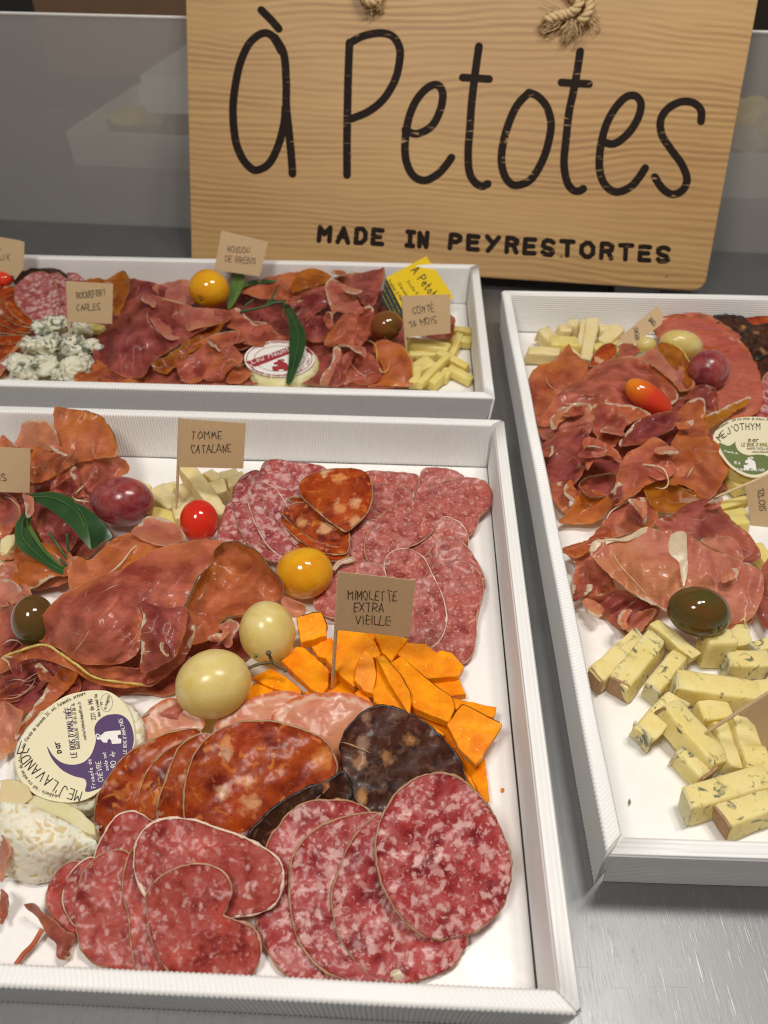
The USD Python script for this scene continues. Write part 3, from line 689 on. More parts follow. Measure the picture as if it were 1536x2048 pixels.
def flat_mesh(g, p0, n, lift=0.0002):
    n = np.asarray(n, float)/np.linalg.norm(n)
    if (CAM-p0)@n < 0: n = -n
    ms = []
    for q in getattr(g, 'geoms', [g]):
        if q.is_empty: continue
        v, f = trimesh.creation.triangulate_polygon(q, engine='earcut')
        X = on_plane(v[:, 0], v[:, 1], p0+n*lift, n)
        m = trimesh.Trimesh(X, f, process=False)
        if len(f) and (m.face_normals@n).mean() < 0: m.invert()
        ms.append(m)
    return cat_meshes(ms)

def plate(g, p0, n, thick, lift=0.0):
    """flat polygon in px on a plane, given a real thickness behind it"""
    m = flat_mesh(g, p0, n, lift); n = np.asarray(n, float)/np.linalg.norm(n)
    if (CAM-p0)@n < 0: n = -n
    v = np.array(m.vertices); k = len(v); e = m.edges_unique[np.bincount(m.edges_unique_inverse) == 1]
    f = [m.faces, m.faces[:, ::-1]+k]
    side = []
    ed = m.edges[np.isin(m.edges_unique_inverse, np.where(np.bincount(m.edges_unique_inverse) == 1)[0])]
    for a, b in ed: side += [(b, a, a+k), (b, a+k, b+k)]
    return trimesh.Trimesh(np.vstack([v, v-n*thick]), np.vstack(f+[np.array(side)]), process=False)

def flag(label, reg, base, top, card, lines=(), lean=0.0, yaw=0.0, h=18, back=1.1, inkw=1.6, group=None, wob=0.5, sx=0.62, stick_px=None):
    """paper flag on a wooden pick. base 'x,y,z', top 'x,y' (px of the pick's ends), card corners, lines (text, 'x,y x,y' baseline)"""
    q = pts(reg, base)[0]; B = P(q[0], q[1], q[2]); tp = pts(reg, top)[0]
    d = rays(tp[0], tp[1]); t = (B[1]+(lean+back)/100)/d[1]; T = CAM+t*d
    e = np.array([math.cos(math.radians(yaw)), math.sin(math.radians(yaw)), 0]); ax = (T-B)/np.linalg.norm(T-B)
    n = np.cross(e, ax); n /= np.linalg.norm(n)
    if (CAM-B)@n < 0: n = -n
    tg = thing('paper_flag', label, 'flag', B, group)
    k = np.linspace(0, 1, 8)[:, None]
    put(tg, 'wooden_pick', tube(B+(T-B)*k, [0.0006]+[0.0011]*7, 8), 'pick_wood', True)
    c = pts(reg, card)[:, :2]; F0 = B+n*0.0014
    g = Polygon(c).buffer(-1.5).buffer(1.5)
    put(tg, 'paper', plate(g, F0, n, 0.0003), 'kraft', False)
    # the glued fold round the pick: a narrow second layer at the stick side
    st = []
    for text, bl in lines:
        b = pts(reg, bl)[:, :2]
        st += write(text, b, h, wob=wob, seed=len(text)*7+3, fit=True, sx=sx)
    if st: put(tg, 'writing', ink_mesh(st, inkw*0.8, F0, n, lift=0.0003), 'ink', False)
    return tg
GL.update({'C': '5748280602204051', 'S': '574828070514435251401001', 'J': '5852402002', 'a': '453514021130 4142'.replace(' ', '')+' 4540', 'c': '45251402113041', 'd': '4840 432514021130 4142'.replace('30 4142', '304142'), 'e': '03434425140211304 1'.replace(' ', ''),
           'f': '48382610 0535', 'o': '25140211304143342 5'.replace(' ', ''), '2': '0728485634 0050'.replace(' ', ''), '3': '085834535130100 1'.replace(' ', ''), '@': '45251220424 5'.replace(' ', ''), 'b': '0800 042544312001', 'm': '0500 04152420 24354440', 'u': '05012040 4540'})
# ------------------------------------------------------------------ the setting
def box_mesh(x0, x1, y0, y1, z0, z1): return trimesh.creation.box(bounds=[[x0, y0, z0], [x1, y1, z1]])
M_ = trimesh.creation.box(bounds=[[-1.6, -0.25, -0.03], [1.6, 1.62, 0.0]])
p = put('/World', 'table', M_, 'steel', False, kind='structure', prim=None)
stage.GetPrimAtPath(p).SetCustomDataByKey('label', 'brushed scratched stainless steel counter top')
put('/World', 'wall', box_mesh(-2.2, 2.2, 2.3, 2.4, -0.5, 1.6), 'dark_metal', False, kind='structure')

def wall_mesh(a, b, inward, h, rimw, flute, inset_out, inset_in, pitch=0.00235, amp=0.00024, taper_len=True, gap=0.0016):
    """one folded double wall of a card box from a to b (outer rim corners, seen from above), ribs across or along"""
    a, b = np.array([*a, 0.0]), np.array([*b, 0.0]); t = b-a; L = np.linalg.norm(t); t /= L; inw = np.array([*inward, 0.0])
    r = 0.0022
    prof = [(inset_out, 0.0008), (inset_out*0.4, h*0.6)]
    prof += [(r-r*math.cos(q), h-r+r*math.sin(q)) for q in np.linspace(0, np.pi/2, 4)]
    prof += [(rimw-r+r*math.sin(q), h-r+r*math.cos(q)) for q in np.linspace(0, np.pi/2, 4)]
    prof += [(rimw+inset_in*0.5, h*0.5), (rimw+inset_in, 0.0030)]
    pr = np.array(prof); ln = LineString(pr)
    if flute == 'along':
        n = max(8, int(ln.length/pitch*6)); d = np.linspace(0, ln.length, n)
    else:
        d = np.unique(np.concatenate([np.linspace(0, ln.length, 12), [ln.project(shapely.Point(q)) for q in pr]]))
    q = np.array([ln.interpolate(x).coords[0] for x in d])
    tq = np.gradient(q, axis=0); tq /= np.linalg.norm(tq, axis=1, keepdims=True); nq = np.column_stack([-tq[:, 1], tq[:, 0]])
    m = 12 if flute == 'along' else int(L/pitch*8)
    s = np.linspace(0, 1, m)
    off = q[:, 0]
    lo = off+gap; hi = L-off-gap
    S = lo[None]+(hi-lo)[None]*s[:, None]
    if flute == 'along': disp = amp*np.sin(2*np.pi*d/pitch)[None]+0*S
    else: disp = amp*np.sin(2*np.pi*S/pitch)
    wv = 0.0011*(meshkit.fbm(np.column_stack([s*L*14, np.full(m, a[0]*9), np.full(m, a[1]*7)]), 2, 3)-0.5)
    X = a+S[..., None]*t+(q[None, :, 0]+disp*nq[None, :, 0]+wv[:, None])[..., None]*inw+(q[None, :, 1]+disp*nq[None, :, 1])[..., None]*np.array([0, 0, 1])
    n = len(q); v = X.reshape(-1, 3); I = (np.arange(m-1)[:, None]*n+np.arange(n-1)[None]).ravel()
    f = np.vstack([np.column_stack([I, I+1, I+n+1]), np.column_stack([I, I+n+1, I+n])])
    mm = trimesh.Trimesh(v, f, process=False)
    # close bottom and ends, so that the wall is a solid fold
    e0 = list(range(n)); e1 = [(m-1)*n+i for i in range(n)]
    caps = [(e0[0], e0[i+1], e0[i]) for i in range(1, n-1)]+[(e1[0], e1[i], e1[i+1]) for i in range(1, n-1)]
    mm = trimesh.Trimesh(v, np.vstack([f, np.array(caps)]), process=False)
    if (mm.face_normals[:20] @ inw).mean() > 0: mm.invert()
    return mm

def tray(label, corner, yaw, w, d, h, anchor, flutes, liner_gap, liner_label, inset=(0.0065, 0.003)):
    """corner: known outer rim corner ('br' or 'bl'); w across, d in depth"""
    ex = np.array([math.cos(yaw), math.sin(yaw)]); ey = np.array([-ex[1], ex[0]]); c = np.array(corner)
    bl = c-ex*w if anchor == 'br' else c
    br = bl+ex*w; fl = bl-ey*d; fr = br-ey*d
    t = thing('card_tray', label, 'tray', (*(fl+fr+bl+br)/4, 0.0))
    fx, fy = flutes
    R = 0.009
    put(t, 'back_wall', wall_mesh(bl, br, -ey, h, R, fx, inset[0], 0.001), 'white_card', True)
    put(t, 'front_wall', wall_mesh(fr, fl, ey, h, R, fx, inset[0], 0.001), 'white_card', True)
    put(t, 'side_wall', wall_mesh(fl, bl, ex, h, R, fy, inset[1], 0.001), 'white_card', True)
    put(t, 'side_wall', wall_mesh(br, fr, -ex, h, R, fy, inset[1], 0.001), 'white_card', True)
    k = R+0.0019
    fp = Polygon([fl+ex*k+ey*k, fr-ex*k+ey*k, br-ex*k-ey*k, bl+ex*k-ey*k])
    put(t, 'floor_panel', cat_meshes([trimesh.creation.extrude_polygon(fp, 0.0016, engine='earcut').apply_translation([0, 0, 0.0007])]), 'white_card', False)
    g = np.array(liner_gap); k = R+0.001
    lp = [fl+ex*(k+g[0])+ey*(k+g[2]), fr-ex*(k+g[1])+ey*(k+g[2]*1.3), br-ex*(k+g[1]*0.4)-ey*(k+g[3]), bl+ex*(k+g[0])-ey*(k+g[3])]
    # the paper: a fine sheet, a little wavy
    n = 60; a, b = np.meshgrid(np.linspace(0, 1, n), np.linspace(0, 1, n))
    q = (np.array(lp[0])[None, None]*((1-a)*(1-b))[..., None]+np.array(lp[1])*(a*(1-b))[..., None]+np.array(lp[2])*(a*b)[..., None]+np.array(lp[3])*((1-a)*b)[..., None]).reshape(-1, 2)
    z = 0.0027+0.0006*meshkit.fbm(np.column_stack([q*30, np.zeros(len(q))]), 3, 4)
    I = (np.arange(n-1)[:, None]*n+np.arange(n-1)[None]).ravel(); f = np.vstack([np.column_stack([I, I+1, I+n+1]), np.column_stack([I, I+n+1, I+n])])
    tl = thing('paper_liner', liner_label, 'paper', (*q.mean(0), 0.0025))
    put(tl, 'sheet', trimesh.Trimesh(np.column_stack([q, z]), f, process=False), 'liner_paper', True)
YAW = math.radians(-1.6)
tray('front left white ribbed card tray with the purple labelled goat cheese', (0.0981, 0.5235), YAW-0.008, 0.60, 0.425, 0.046, 'br', ('across', 'along'), (0, 0.0016, 0.002, 0.001), 'white paper lining the front left tray')
tray('right hand white ribbed card tray with the blue cheese sticks at its near end', (0.1218, 0.7598), math.radians(-1.45), 0.42, 0.595, 0.046, 'bl', ('along', 'across'), (0.001, 0, 0.001, 0.001), 'white paper lining the right hand tray')
tray('rear left white ribbed card tray in front of the wooden sign', (0.1032, 0.8239), YAW-0.006, 0.60, 0.268, 0.046, 'br', ('across', 'along'), (0, 0.002, 0.001, 0.001), 'white paper lining the rear left tray')

# ------------------------------------------------------------------ wooden sign
BL, BR = P(383, 517, 1.8), P(1408, 583, 1.8)
be = BR-BL; BWID = np.linalg.norm(be); be /= BWID
LEAN = math.radians(23.0); bn0 = np.cross(be, [0, 0, 1.0])
bup = np.array([0, 0, 1.0])*math.cos(LEAN)-bn0*math.sin(LEAN); bn = np.cross(be, bup)
BHT = 0.345
sp = '/World/wooden_sign'; sx = UsdGeom.Xform.Define(stage, sp)
sx.AddTransformOp().Set(Gf.Matrix4d(*be, 0, *bup, 0, *bn, 0, *BL, 1))
tag(sx.GetPrim(), 'large wooden board sign with dark hand lettering and rope knots', 'sign')
R_ = 0.014
bp = Polygon([(0, 0), (BWID-R_, 0)]+[(BWID-R_+R_*math.sin(a), R_-R_*math.cos(a)) for a in np.linspace(0, math.pi/2, 7)]+[(BWID, BHT), (0, BHT)])
lays = []
for off, z0, z1 in ((0.0010, -0.0008, 0.0), (0.0, -0.018, -0.0008)):
    lays.append(trimesh.creation.extrude_polygon(bp.buffer(-off, join_style=2), z1-z0, engine='earcut').apply_translation([0, 0, z0]))
def sput(name, mesh, mat, smooth=35, label=None):
    pth = pathname(sp, name); v, f, n = meshkit.arrays(mesh, smooth); m = usdkit.mesh(stage, pth, (v, f), M[mat])
    if n is not None: m.CreateNormalsAttr(Vt.Vec3fArray.FromNumpy(n.astype(np.float32))); m.SetNormalsInterpolation('vertex')
    return pth
sput('board', cat_meshes(lays), 'wood', False)
BM = np.column_stack([be, bup, bn])
def to_board(mesh):
    m = mesh.copy(); m.vertices = (np.array(m.vertices)-BL)@BM; return m
def S2(s, x0=0.0, k=0.5): return [np.array([[x0+float(a)*k, float(b)*k] for a, b in (w.split(',') for w in st.split())]) for st in s.split('|')]
BIG = [S2('1045,40 1085,80 1115,115'), S2('1125,205 1090,145 1050,133 1000,170 965,240 945,320 932,430 940,550 965,625 1000,670 1030,680 1075,655 1110,590 1135,500 1142,430|1100,150 1135,215 1145,330 1145,420 1155,520 1165,620 1170,695'),
       S2('1398,170 1393,300 1390,430 1388,560 1388,700|1400,172 1450,145 1520,132 1570,145 1598,190 1598,245 1580,320 1535,395 1475,445 1405,475'),
       S2('85,520 130,535 190,505 225,440 235,375 215,340 175,350 130,400 100,470 85,560 88,640 115,700 160,722 210,700 245,665 270,630', 768),
       S2('380,185 372,240 360,330 350,420 343,520 337,600 340,680 360,725 392,745 415,735|315,310 420,316', 768),
       S2('580,370 530,425 490,520 470,620 478,690 505,733 540,740 590,715 635,640 660,560 668,490 650,425 615,385 580,370', 768),
       S2('785,205 772,290 757,370 740,450 728,560 720,650 730,720 750,755 775,765 797,755|710,330 820,336', 768),
       S2('870,565 920,575 975,535 1015,475 1028,415 1005,383 965,390 920,440 885,510 865,600 863,680 885,740 930,768 985,748 1020,710 1045,672', 768),
       S2('1268,485 1268,440 1235,410 1185,408 1135,435 1107,480 1112,540 1150,600 1190,655 1212,715 1195,760 1155,777 1115,755 1083,708', 768)]
fp_ = BL+bn*0.0
for st in BIG: sput('letter', to_board(ink_mesh(st, 15.8, fp_, bn, curve=True, lift=0.0003)), 'brown_paint', False)
base_ = [(637, 481), (800, 489.5), (900, 496), (1100, 509), (1352, 524)]
for word, x0, x1 in (('MADE', 638, 779), ('IN', 814, 866), ('PEYRESTORTES', 900, 1352)):
    ya = np.interp(x0, *zip(*base_)); yb = np.interp(x1, *zip(*base_))
    GLI = GL['I']; GL['I'] = '0848 2820 0040'; GLY = GL['Y']; GL['Y'] = '0834 6810'
    for let in write(word, [(x0, ya), (x1, yb)], 27, per_letter=True, fit=True, gap=0.42, wob=0.15, seed=4): sput('letter', to_board(ink_mesh(let, 9.8, fp_, bn, lift=0.0003)), 'brown_paint', False)
    GL['I'] = GLI; GL['Y'] = GLY
# low dark rest that carries the sign
mid = BL+be*BWID*0.5
st_ = thing('sign_rest', 'low dark metal rest under the lower edge of the wooden sign', 'stand', (mid[0], mid[1], 0.0))
for s in (0.12, 0.5, 0.88):
    c0 = BL+be*BWID*s-bn*0.016; bx = trimesh.creation.box((0.05, 0.05, 0.0168)); a = math.atan2(be[1], be[0])
    bx.apply_transform(trimesh.transformations.rotation_matrix(a, [0, 0, 1])); bx.apply_translation([c0[0], c0[1]+0.010, 0.0084]); put(st_, 'foot', bx, 'dark_metal', False)
    b1 = BL+be*BWID*s-bn*0.0185+bup*0.002
    put(st_, 'back_strut', tube([b1+bup*0.02, b1+bup*0.20-bn*0.004, [b1[0]+0.02, b1[1]+0.14, 0.003]], 0.003, 8), 'dark_metal', True)
# ropes knotted through the sign
def rope(label, spec, frays, seed):
    r = np.random.default_rng(seed); q0 = pts('X', spec[0]); o = on_plane(q0[0, 0], q0[0, 1], BL, bn)
    t = thing('rope', label, 'rope', o)
    for s in spec:
        q = pts('X', s); q, _ = catmull(q, 2.5, False)
        line = np.array([on_plane(a, b, BL+bn*(c/100), bn) for a, b, c in q]); n = len(line)
        tg = np.gradient(line, axis=0); tg /= np.linalg.norm(tg, axis=1, keepdims=True); x = np.cross(tg, bn); x /= np.linalg.norm(x, axis=1, keepdims=True); y = np.cross(tg, x)
        ln = np.concatenate([[0], np.cumsum(np.linalg.norm(np.diff(line, axis=0), axis=1))])
        for k in range(3):
            a = ln/0.016*2*np.pi+k*2*np.pi/3
            put(t, 'strand', tube(line+0.0026*(np.cos(a)[:, None]*x+np.sin(a)[:, None]*y), 0.0026, 7), 'sisal', True)
    for (u0, v0, u1, v1, n, sp_) in frays:
        ms = []
        for i in range(n):
            a = np.array([u0, v0])+r.normal(0, 4, 2); b = np.array([u1, v1])+r.normal(0, sp_, 2); m1 = (a*2+b)/3+r.normal(0, 4, 2); m2 = (a+2*b)/3+r.normal(0, 6, 2)
            c, _ = catmull(np.column_stack([[a, m1, m2, b], [0.6, 0.9+r.normal(0, .2), 0.7+r.normal(0, .25), max(0.08, 0.35+r.normal(0, .25))]]), 5, False)
            ms.append(tube([on_plane(p_[0], p_[1], BL+bn*(p_[2]/100), bn) for p_ in c], 0.00022 if i % 3 else 0.0005, 4))
        put(t, 'fibre', cat_meshes(ms), 'sisal', True, kind='stuff')
rope('frayed pale rope knot on the sign above the letter o', ['1150,-45,1.1 1154,-15 1160,2,1.3 1150,20 1132,28,1.0 1110,33 1092,40,0.8', '1172,-40,1.0 1176,-10 1180,14,1.3 1172,32 1160,44,0.9', '1128,-40,0.8 1140,-12,0.5 1160,10,0.5'],
     [(1108, 34, 1086, 52, 55, 5), (1125, 32, 1086, 62, 40, 6), (1145, 30, 1130, 78, 45, 8), (1160, 30, 1150, 80, 24, 12), (1172, 20, 1186, 44, 16, 9), (1135, 25, 1105, 18, 12, 9), (1165, 40, 1200, 54, 3, 3)], 3)
rope('short end of a rope knot at the top edge above the letter P', ['700,-60,1.0 715,-30 728,-6,1.2 742,4 758,-4,1.0', '770,-50,1.0 765,-25 756,-8,1.0 742,0'], [(742, 2, 735, 22, 26, 9), (757, -2, 762, 18, 22, 6)], 5)

# ------------------------------------------------------------------ grey see-through panel behind, with more trays beyond it
PA, PB = P(0, 440, 0), P(1536, 508, 0); pe = PB-PA; pe[2] = 0; pl = np.linalg.norm(pe); pe /= pl; pn = np.array([pe[1], -pe[0], 0])
def quad_panel(s0, s1, z1, th=0.004):
    a, b = PA+pe*s0, PA+pe*s1
    v = [a, b, b+[0, 0, z1], a+[0, 0, z1]]; v = np.array(v+[q-pn*th for q in v])
    return trimesh.Trimesh(v, [(0, 1, 2), (0, 2, 3), (5, 4, 7), (5, 7, 6), (4, 0, 3), (4, 3, 7), (1, 5, 6), (1, 6, 2), (3, 2, 6), (3, 6, 7), (4, 5, 1), (4, 1, 0)], process=False)
tp = thing('grey_panel', 'smoky grey translucent upright panel behind the wooden sign', 'panel', PA+pe*pl/2)
put(tp, 'pane', quad_panel(-0.5, pl+0.5, 0.243), 'grey_acrylic', False)
put(tp, 'top_edge', tube([PA-pe*0.5+[0, 0, 0.2445]-pn*0.002, PB+pe*0.5+[0, 0, 0.2445]-pn*0.002], 0.0016, 6), 'label_white', False)
def far_tray(label, u0, v0, u1, v1, z, h, dep, food):
    a, b = P(u0, v0, z), P(u1, v1, z); x = b-a; x[2] = 0; L = np.linalg.norm(x); x /= L; y = np.array([-x[1], x[0], 0])
    t = thing('card_tray', label, 'tray', (a+b)/2*np.array([1, 1, 0])+np.array([0, 0, z/100-h]), None)
    T = np.eye(4); T[:3, 0], T[:3, 1], T[:3, 3] = x, y, a*np.array([1, 1, 0])+np.array([0, 0, z/100-h])
    for nm, bb in (('front_wall', (0, L, 0, .006, 0, h)), ('back_wall', (0, L, dep-.006, dep, 0, h)), ('side_wall', (0, .006, .006, dep-.006, 0, h)), ('side_wall', (L-.006, L, .006, dep-.006, 0, h)), ('floor_panel', (.006, L-.006, .006, dep-.006, 0, .004))):
        put(t, nm, box_mesh(*bb).apply_transform(T), 'white_card', False)
    for (lab, fx, fy, r, mt, hz) in food:
        m = trimesh.creation.icosphere(4); v = np.array(m.vertices); v *= (1+0.9*(meshkit.fbm(v*2.2+fx*9, 3, 3)-0.5))[:, None]; v *= [r, r*0.7, hz]; v[:, 2] += h*0.75
        m.vertices = v+[fx*L, fy*dep, 0]; m.apply_transform(T)
        g = thing('food_heap', lab, 'food', m.vertices.mean(0)); put(g, 'heap', m, mt, True)
far_tray('white tray seen dimly through the grey panel left of the sign', 132, 262, 760, 292, 5.0, 0.050, 0.30, [('blurred heap of cured ham in the dim tray behind the panel', 0.36, 0.55, 0.085, 'ham_dark', 0.030), ('blurred pale cheese in the dim tray behind the panel', 0.13, 0.45, 0.05, 'comte', 0.015)])
far_tray('upper white tray seen dimly through the grey panel', 280, 152, 800, 170, 13.0, 0.050, 0.30, [])
far_tray('white tray seen dimly through the panel right of the sign', 1250, 305, 1750, 315, 6.0, 0.06, 0.26, [('blurred red food in the dim tray right of the sign', 0.55, 0.3, 0.05, 'ham_pink', 0.03), ('blurred yellow card in the dim tray right of the sign', 0.62, 0.62, 0.05, 'card_yellow', 0.05)])
t_ = thing('crate', 'brown wooden crate edge at the top left behind the panel', 'crate', (-0.40, 1.95, 0)); put(t_, 'side', box_mesh(-0.74, -0.40, 1.9, 1.93, 0.0, 0.150), 'brown_wood', False); put(t_, 'base', box_mesh(-0.74, -0.40, 1.93, 2.1, 0.0, 0.02), 'brown_wood', False)
t_ = thing('cabinet', 'dark brown cabinet at the upper right behind the panel', 'cabinet', (1.1, 2.0, 0)); put(t_, 'door', box_mesh(0.75, 1.5, 1.85, 1.87, 0.0, 0.9), 'dark_brown', False); put(t_, 'carcass', box_mesh(0.75, 1.5, 1.871, 2.2, 0.0, 0.9), 'dark_brown', False)

HG = lambda label, reg, s, mat='ham_red', **k: sheet('ham_slice', label, 'ham slice', reg, s, 'ham_'+mat, **{**dict(jag=3.4, ripple=(0.15, 80, 35), thick=0.055, rough=0.11, curl=0.42, crease=(0.62, 58, (len(s)*37) % 180), res=4.0), **k})
# ---- front left tray: ham at the back left
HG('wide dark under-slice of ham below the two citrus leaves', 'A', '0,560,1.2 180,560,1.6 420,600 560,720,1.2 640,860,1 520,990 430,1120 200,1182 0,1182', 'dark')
HG('pale pink ham slice beside the tall amber slice in the back left corner', 'A', '90,325,3.0 110,270,3.6 140,190,4.6 210,174,4.9 285,184,5 330,250,5 330,350,4.3 200,350,3.4', 'pink', fat=[(2, 5)], inner='230,270,4.7')
HG('tall amber topped ham slice standing in the back left corner', 'A', '318,96,5.6 330,98 450,112,5.8 560,140,5.6 640,205,5.3 690,330,4.7 688,392,4.2 560,410,3.9 430,440,3.4 300,525,2.9 190,545,2.4 182,440,3.0 200,345,3.7 308,262,4.6', 'orange', inner='480,250,5.3 330,420,3.9', rind=[(2, 5, 'crust', 0.045)], ridge=[('330,200,5.1 420,210,5.2 490,270,5 480,320,4.8 400,400,4.2 320,490,3.4', 'fat', 0.06)], ripple=(0.12, 90, 60))
HG('red ham slice behind the paper flag at the left edge of the photo', 'A', '0,285,2.6 60,300,2.8 90,335 200,345,3.1 196,540,2.3 185,610,2.0 0,620,1.8', 'red')
HG('ragged orange edged ham slice between amber slice and purple grape', 'A', '380,470,3.0 480,420,3.4 570,392,3.6 690,390,3.6 750,430,3.2 757,480,2.8 700,520,2.4 620,600,2.0 450,640,2.1 330,625,2.2 300,560,2.6', 'red', jag=4, inner='560,470,3.5')
HG('purple ham slice with a white fat curl left of the purple grape', 'A', '240,640,2.1 300,590,2.5 400,525,2.9 500,512,3 575,535,2.8 545,640,2.2 560,740,1.6 470,735,1.5 380,690,1.7', 'dark', ridge=[('420,620,2.7 450,605,2.9 480,580,3.0 520,545,3.1 578,540,3.0', 'fat', 0.10), ('425,622,2.7 450,650,2.6 530,660,2.4', 'fat', 0.14)])
HG('red ham slice with a white curved fat line left of the leaves', 'A', '0,618,1.7 80,635,2.1 120,700,2.3 100,785,2.1 60,840,1.7 0,870,1.4', 'red', ridge=[('10,630,2.0 60,640,2.3 110,690,2.5 118,740,2.4 95,780,2.3', 'fat', 0.05)])
HG('dark red ham fold between the two citrus leaves', 'A', '190,690,2.3 330,660,2.5 450,740,2.3 470,840,2.0 400,960,1.8 260,900,2.0 210,800', 'dark', ripple=(0.15, 70, 80))
HG('orange ham slice with a ragged white rim at the left below the leaves', 'A', '80,990,1.9 110,925,2.4 250,905,2.7 400,955,2.6 440,1080,2.2 310,1105,2.0 240,1150,1.9 150,1185,1.6 80,1130,1.6', 'orange', fat=[(5, 7)], jag=3.5)
HG('pink ham slice at the left edge of the photo below the pale cheese', 'A', '0,1050,1.5 90,1010,1.9 110,1080,1.9 180,1180,1.8 190,1240,1.6 90,1260,1.4 0,1270', 'pink', jag=3)
# ---- front left tray: the big ham folds in the middle
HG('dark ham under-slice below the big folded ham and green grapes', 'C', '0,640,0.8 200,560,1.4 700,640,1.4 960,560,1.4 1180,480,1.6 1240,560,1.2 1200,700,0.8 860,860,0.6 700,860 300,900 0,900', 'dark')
HG('dark purple ham slice at the left edge beside the green tomato', 'C', '0,410,1.6 60,420,2.0 95,480,2.0 90,590,1.6 60,640,1.2 0,700,1.2', 'dark', ridge=[('10,620,1.7 50,595,1.9 90,600,1.9 110,620,1.7', 'fat', 0.09)])
HG('pink ham slice with a pale fat patch above the green tomato', 'C', '0,310,1.9 50,295,2.3 100,340,2.5 130,375,2.4 90,405,2.1 0,420,1.7', 'pink', fat=[(0, 2)])
HG('orange folded ham slice under the red tomato with a white fat seam', 'C', '338,330,3.0 345,195,3.4 400,185,3.7 450,195,3.8 560,95,3.6 650,60,3.5 720,8,3.2 770,-10,3.1 870,25,3.3 915,95,3.5 800,140,3.9 700,190,4.0 600,250,3.9 480,300,3.7 395,345,3.2', 'orange', jag=3, inner='560,190,4.1', fat=[(7, 10)],
   ridge=[('770,72,3.7 700,110,4.0 650,150,4.2 620,190,4.3 590,225,4.3 540,265,4.2', 'fat', 0.09)])
HG('ragged pink ham flap behind the red tomato', 'C', '650,60,3.9 690,20,3.8 740,-20,3.5 860,10,3.6 905,90,3.8 830,130,4.1 740,110,4.3', 'pink', jag=4, fat=[(1, 3)])
HG('long amber lined ham slice curling up under the yellow tomato', 'C', '1045,150,3.7 1100,115,4.0 1180,112,4.1 1265,150,4.0 1330,230,3.7 1395,310,3.3 1400,370,2.9 1365,405,2.6 1280,440,2.5 1190,470,2.4 1110,485,2.3 1080,565,1.9 960,612,1.7 925,540,2.0 930,440,2.6 985,300,3.0', 'orange', inner='1150,260,2.7 1050,420,2.4', rind=[(1, 6.5, 'crust', 0.055), (9, 11, 'crust', 0.04)], bulge=-0.35)
HG('largest dark red ham fold in the middle of the front left tray', 'C', '182,545,2.6 210,470,3.4 300,375,4.0 400,322,4.4 480,282,4.7 570,258,4.8 650,215,4.8 760,150,4.7 900,112,4.4 1000,95,4.2 1100,108,4.1 1060,150,4.15 1045,220,4.2 975,290,4.4 935,385,4.3 900,432,4.1 850,452,4.0 740,470,4.2 700,500,4.3 690,640,3.7 640,690,3.2 570,716,2.7 400,710,2.6 290,640,2.7 200,600,2.5', 'red', inner='450,430,5.3 620,350,5.5 420,600,4.3 800,270,5.2', rind=[(10, 15, 'crust', 0.05)],
   ridge=[('430,425,5.25 452,480,5.2 430,570,4.7 370,650,3.7 350,668,3.3', 'fat', 0.035), ('510,355,5.4 560,330,5.5 600,315,5.5', 'fat', 0.035), ('420,385,5.2 430,350,5.1', 'fat', 0.04)], ripple=(0.07, 130, 20), jag=1.8)
HG('dark ham fold hanging right of the big fold above the green grapes', 'C', '915,430,3.5 945,470,3.6 968,540,3.4 950,610,3.0 915,690,2.6 860,745,2.2 790,800,1.8 735,828,1.6 710,790,2.0 800,700,2.6 880,640,3.0 905,560,3.5', 'dark', fat=[(2, 3)])
HG('small purple ham flap lying on the big fold with a white left edge', 'C', '692,396,4.9 750,412,5.0 830,436,4.9 912,428,4.7 926,500,4.5 905,590,4.2 868,680,3.6 800,722,3.1 730,758,2.9 692,742,2.9 702,640,3.7 690,560,4.4 708,480,4.8', 'dark', fat=[(9.5, 12)], jag=2.5, inner='810,560,4.6')
HG('red inner slice under the big ham fold above the yellow rimmed slice', 'C', '200,600,2.2 330,665,2.4 560,722,2.3 700,740,2.1 800,765,1.7 735,812,1.5 600,802,1.6 480,776,1.7 370,712,1.9 240,632,2.0', 'red', ripple=(0.1, 60, 10))
HG('long ham slice with a yellow fat rim sweeping across the left', 'C', '0,690,1.9 110,645,2.5 215,618,2.9 290,655,2.8 375,716,2.5 470,782,2.1 600,806,1.8 735,822,1.5 600,830,1.6 460,805,1.8 380,752,2.1 290,712,2.4 200,688,2.4 110,698,2.1 0,762,1.6', 'orange', jag=1, ripple=None, rind=[(0, 7, 'fat_yellow', 0.085)])
HG('shadowed dark ham slice with stringy fat under the yellow rim', 'C', '0,770,0.9 110,715,1.3 230,700,1.5 360,755,1.4 400,800,1.1 380,860,0.9 200,940,0.7 0,960,0.7', 'dark', ridge=[('100,820,1.4 130,790,1.6 180,760,1.7 215,745,1.7', 'fat', 0.05), ('20,800,1.2 90,790,1.4 140,800,1.5 200,770,1.6', 'fat', 0.035), ('40,870,1.2 120,860,1.3 180,820,1.4', 'casing_red', 0.04)])
HG('orange brown ham strip running down to the purple label', 'D', '440,0,1.7 570,-20,1.7 560,50,1.5 500,130,1.4 340,280,1.3 220,400,1.2 120,505,1.0 130,420,1.1 230,290,1.3 330,150,1.5', 'orange', fat=[(6, 9)])
HG('thin dark ham ribbon left of the orange brown strip', 'D', '0,170,1.2 100,90,1.4 230,60,1.5 330,0,1.5 380,20,1.4 300,130,1.2 180,200,1.1 40,260,1.0 0,262', 'dark', ripple=(0.2, 40, 60), ridge=[('10,210,1.3 120,200,1.4 220,130,1.6 260,60,1.6', 'casing_red', 0.06)])
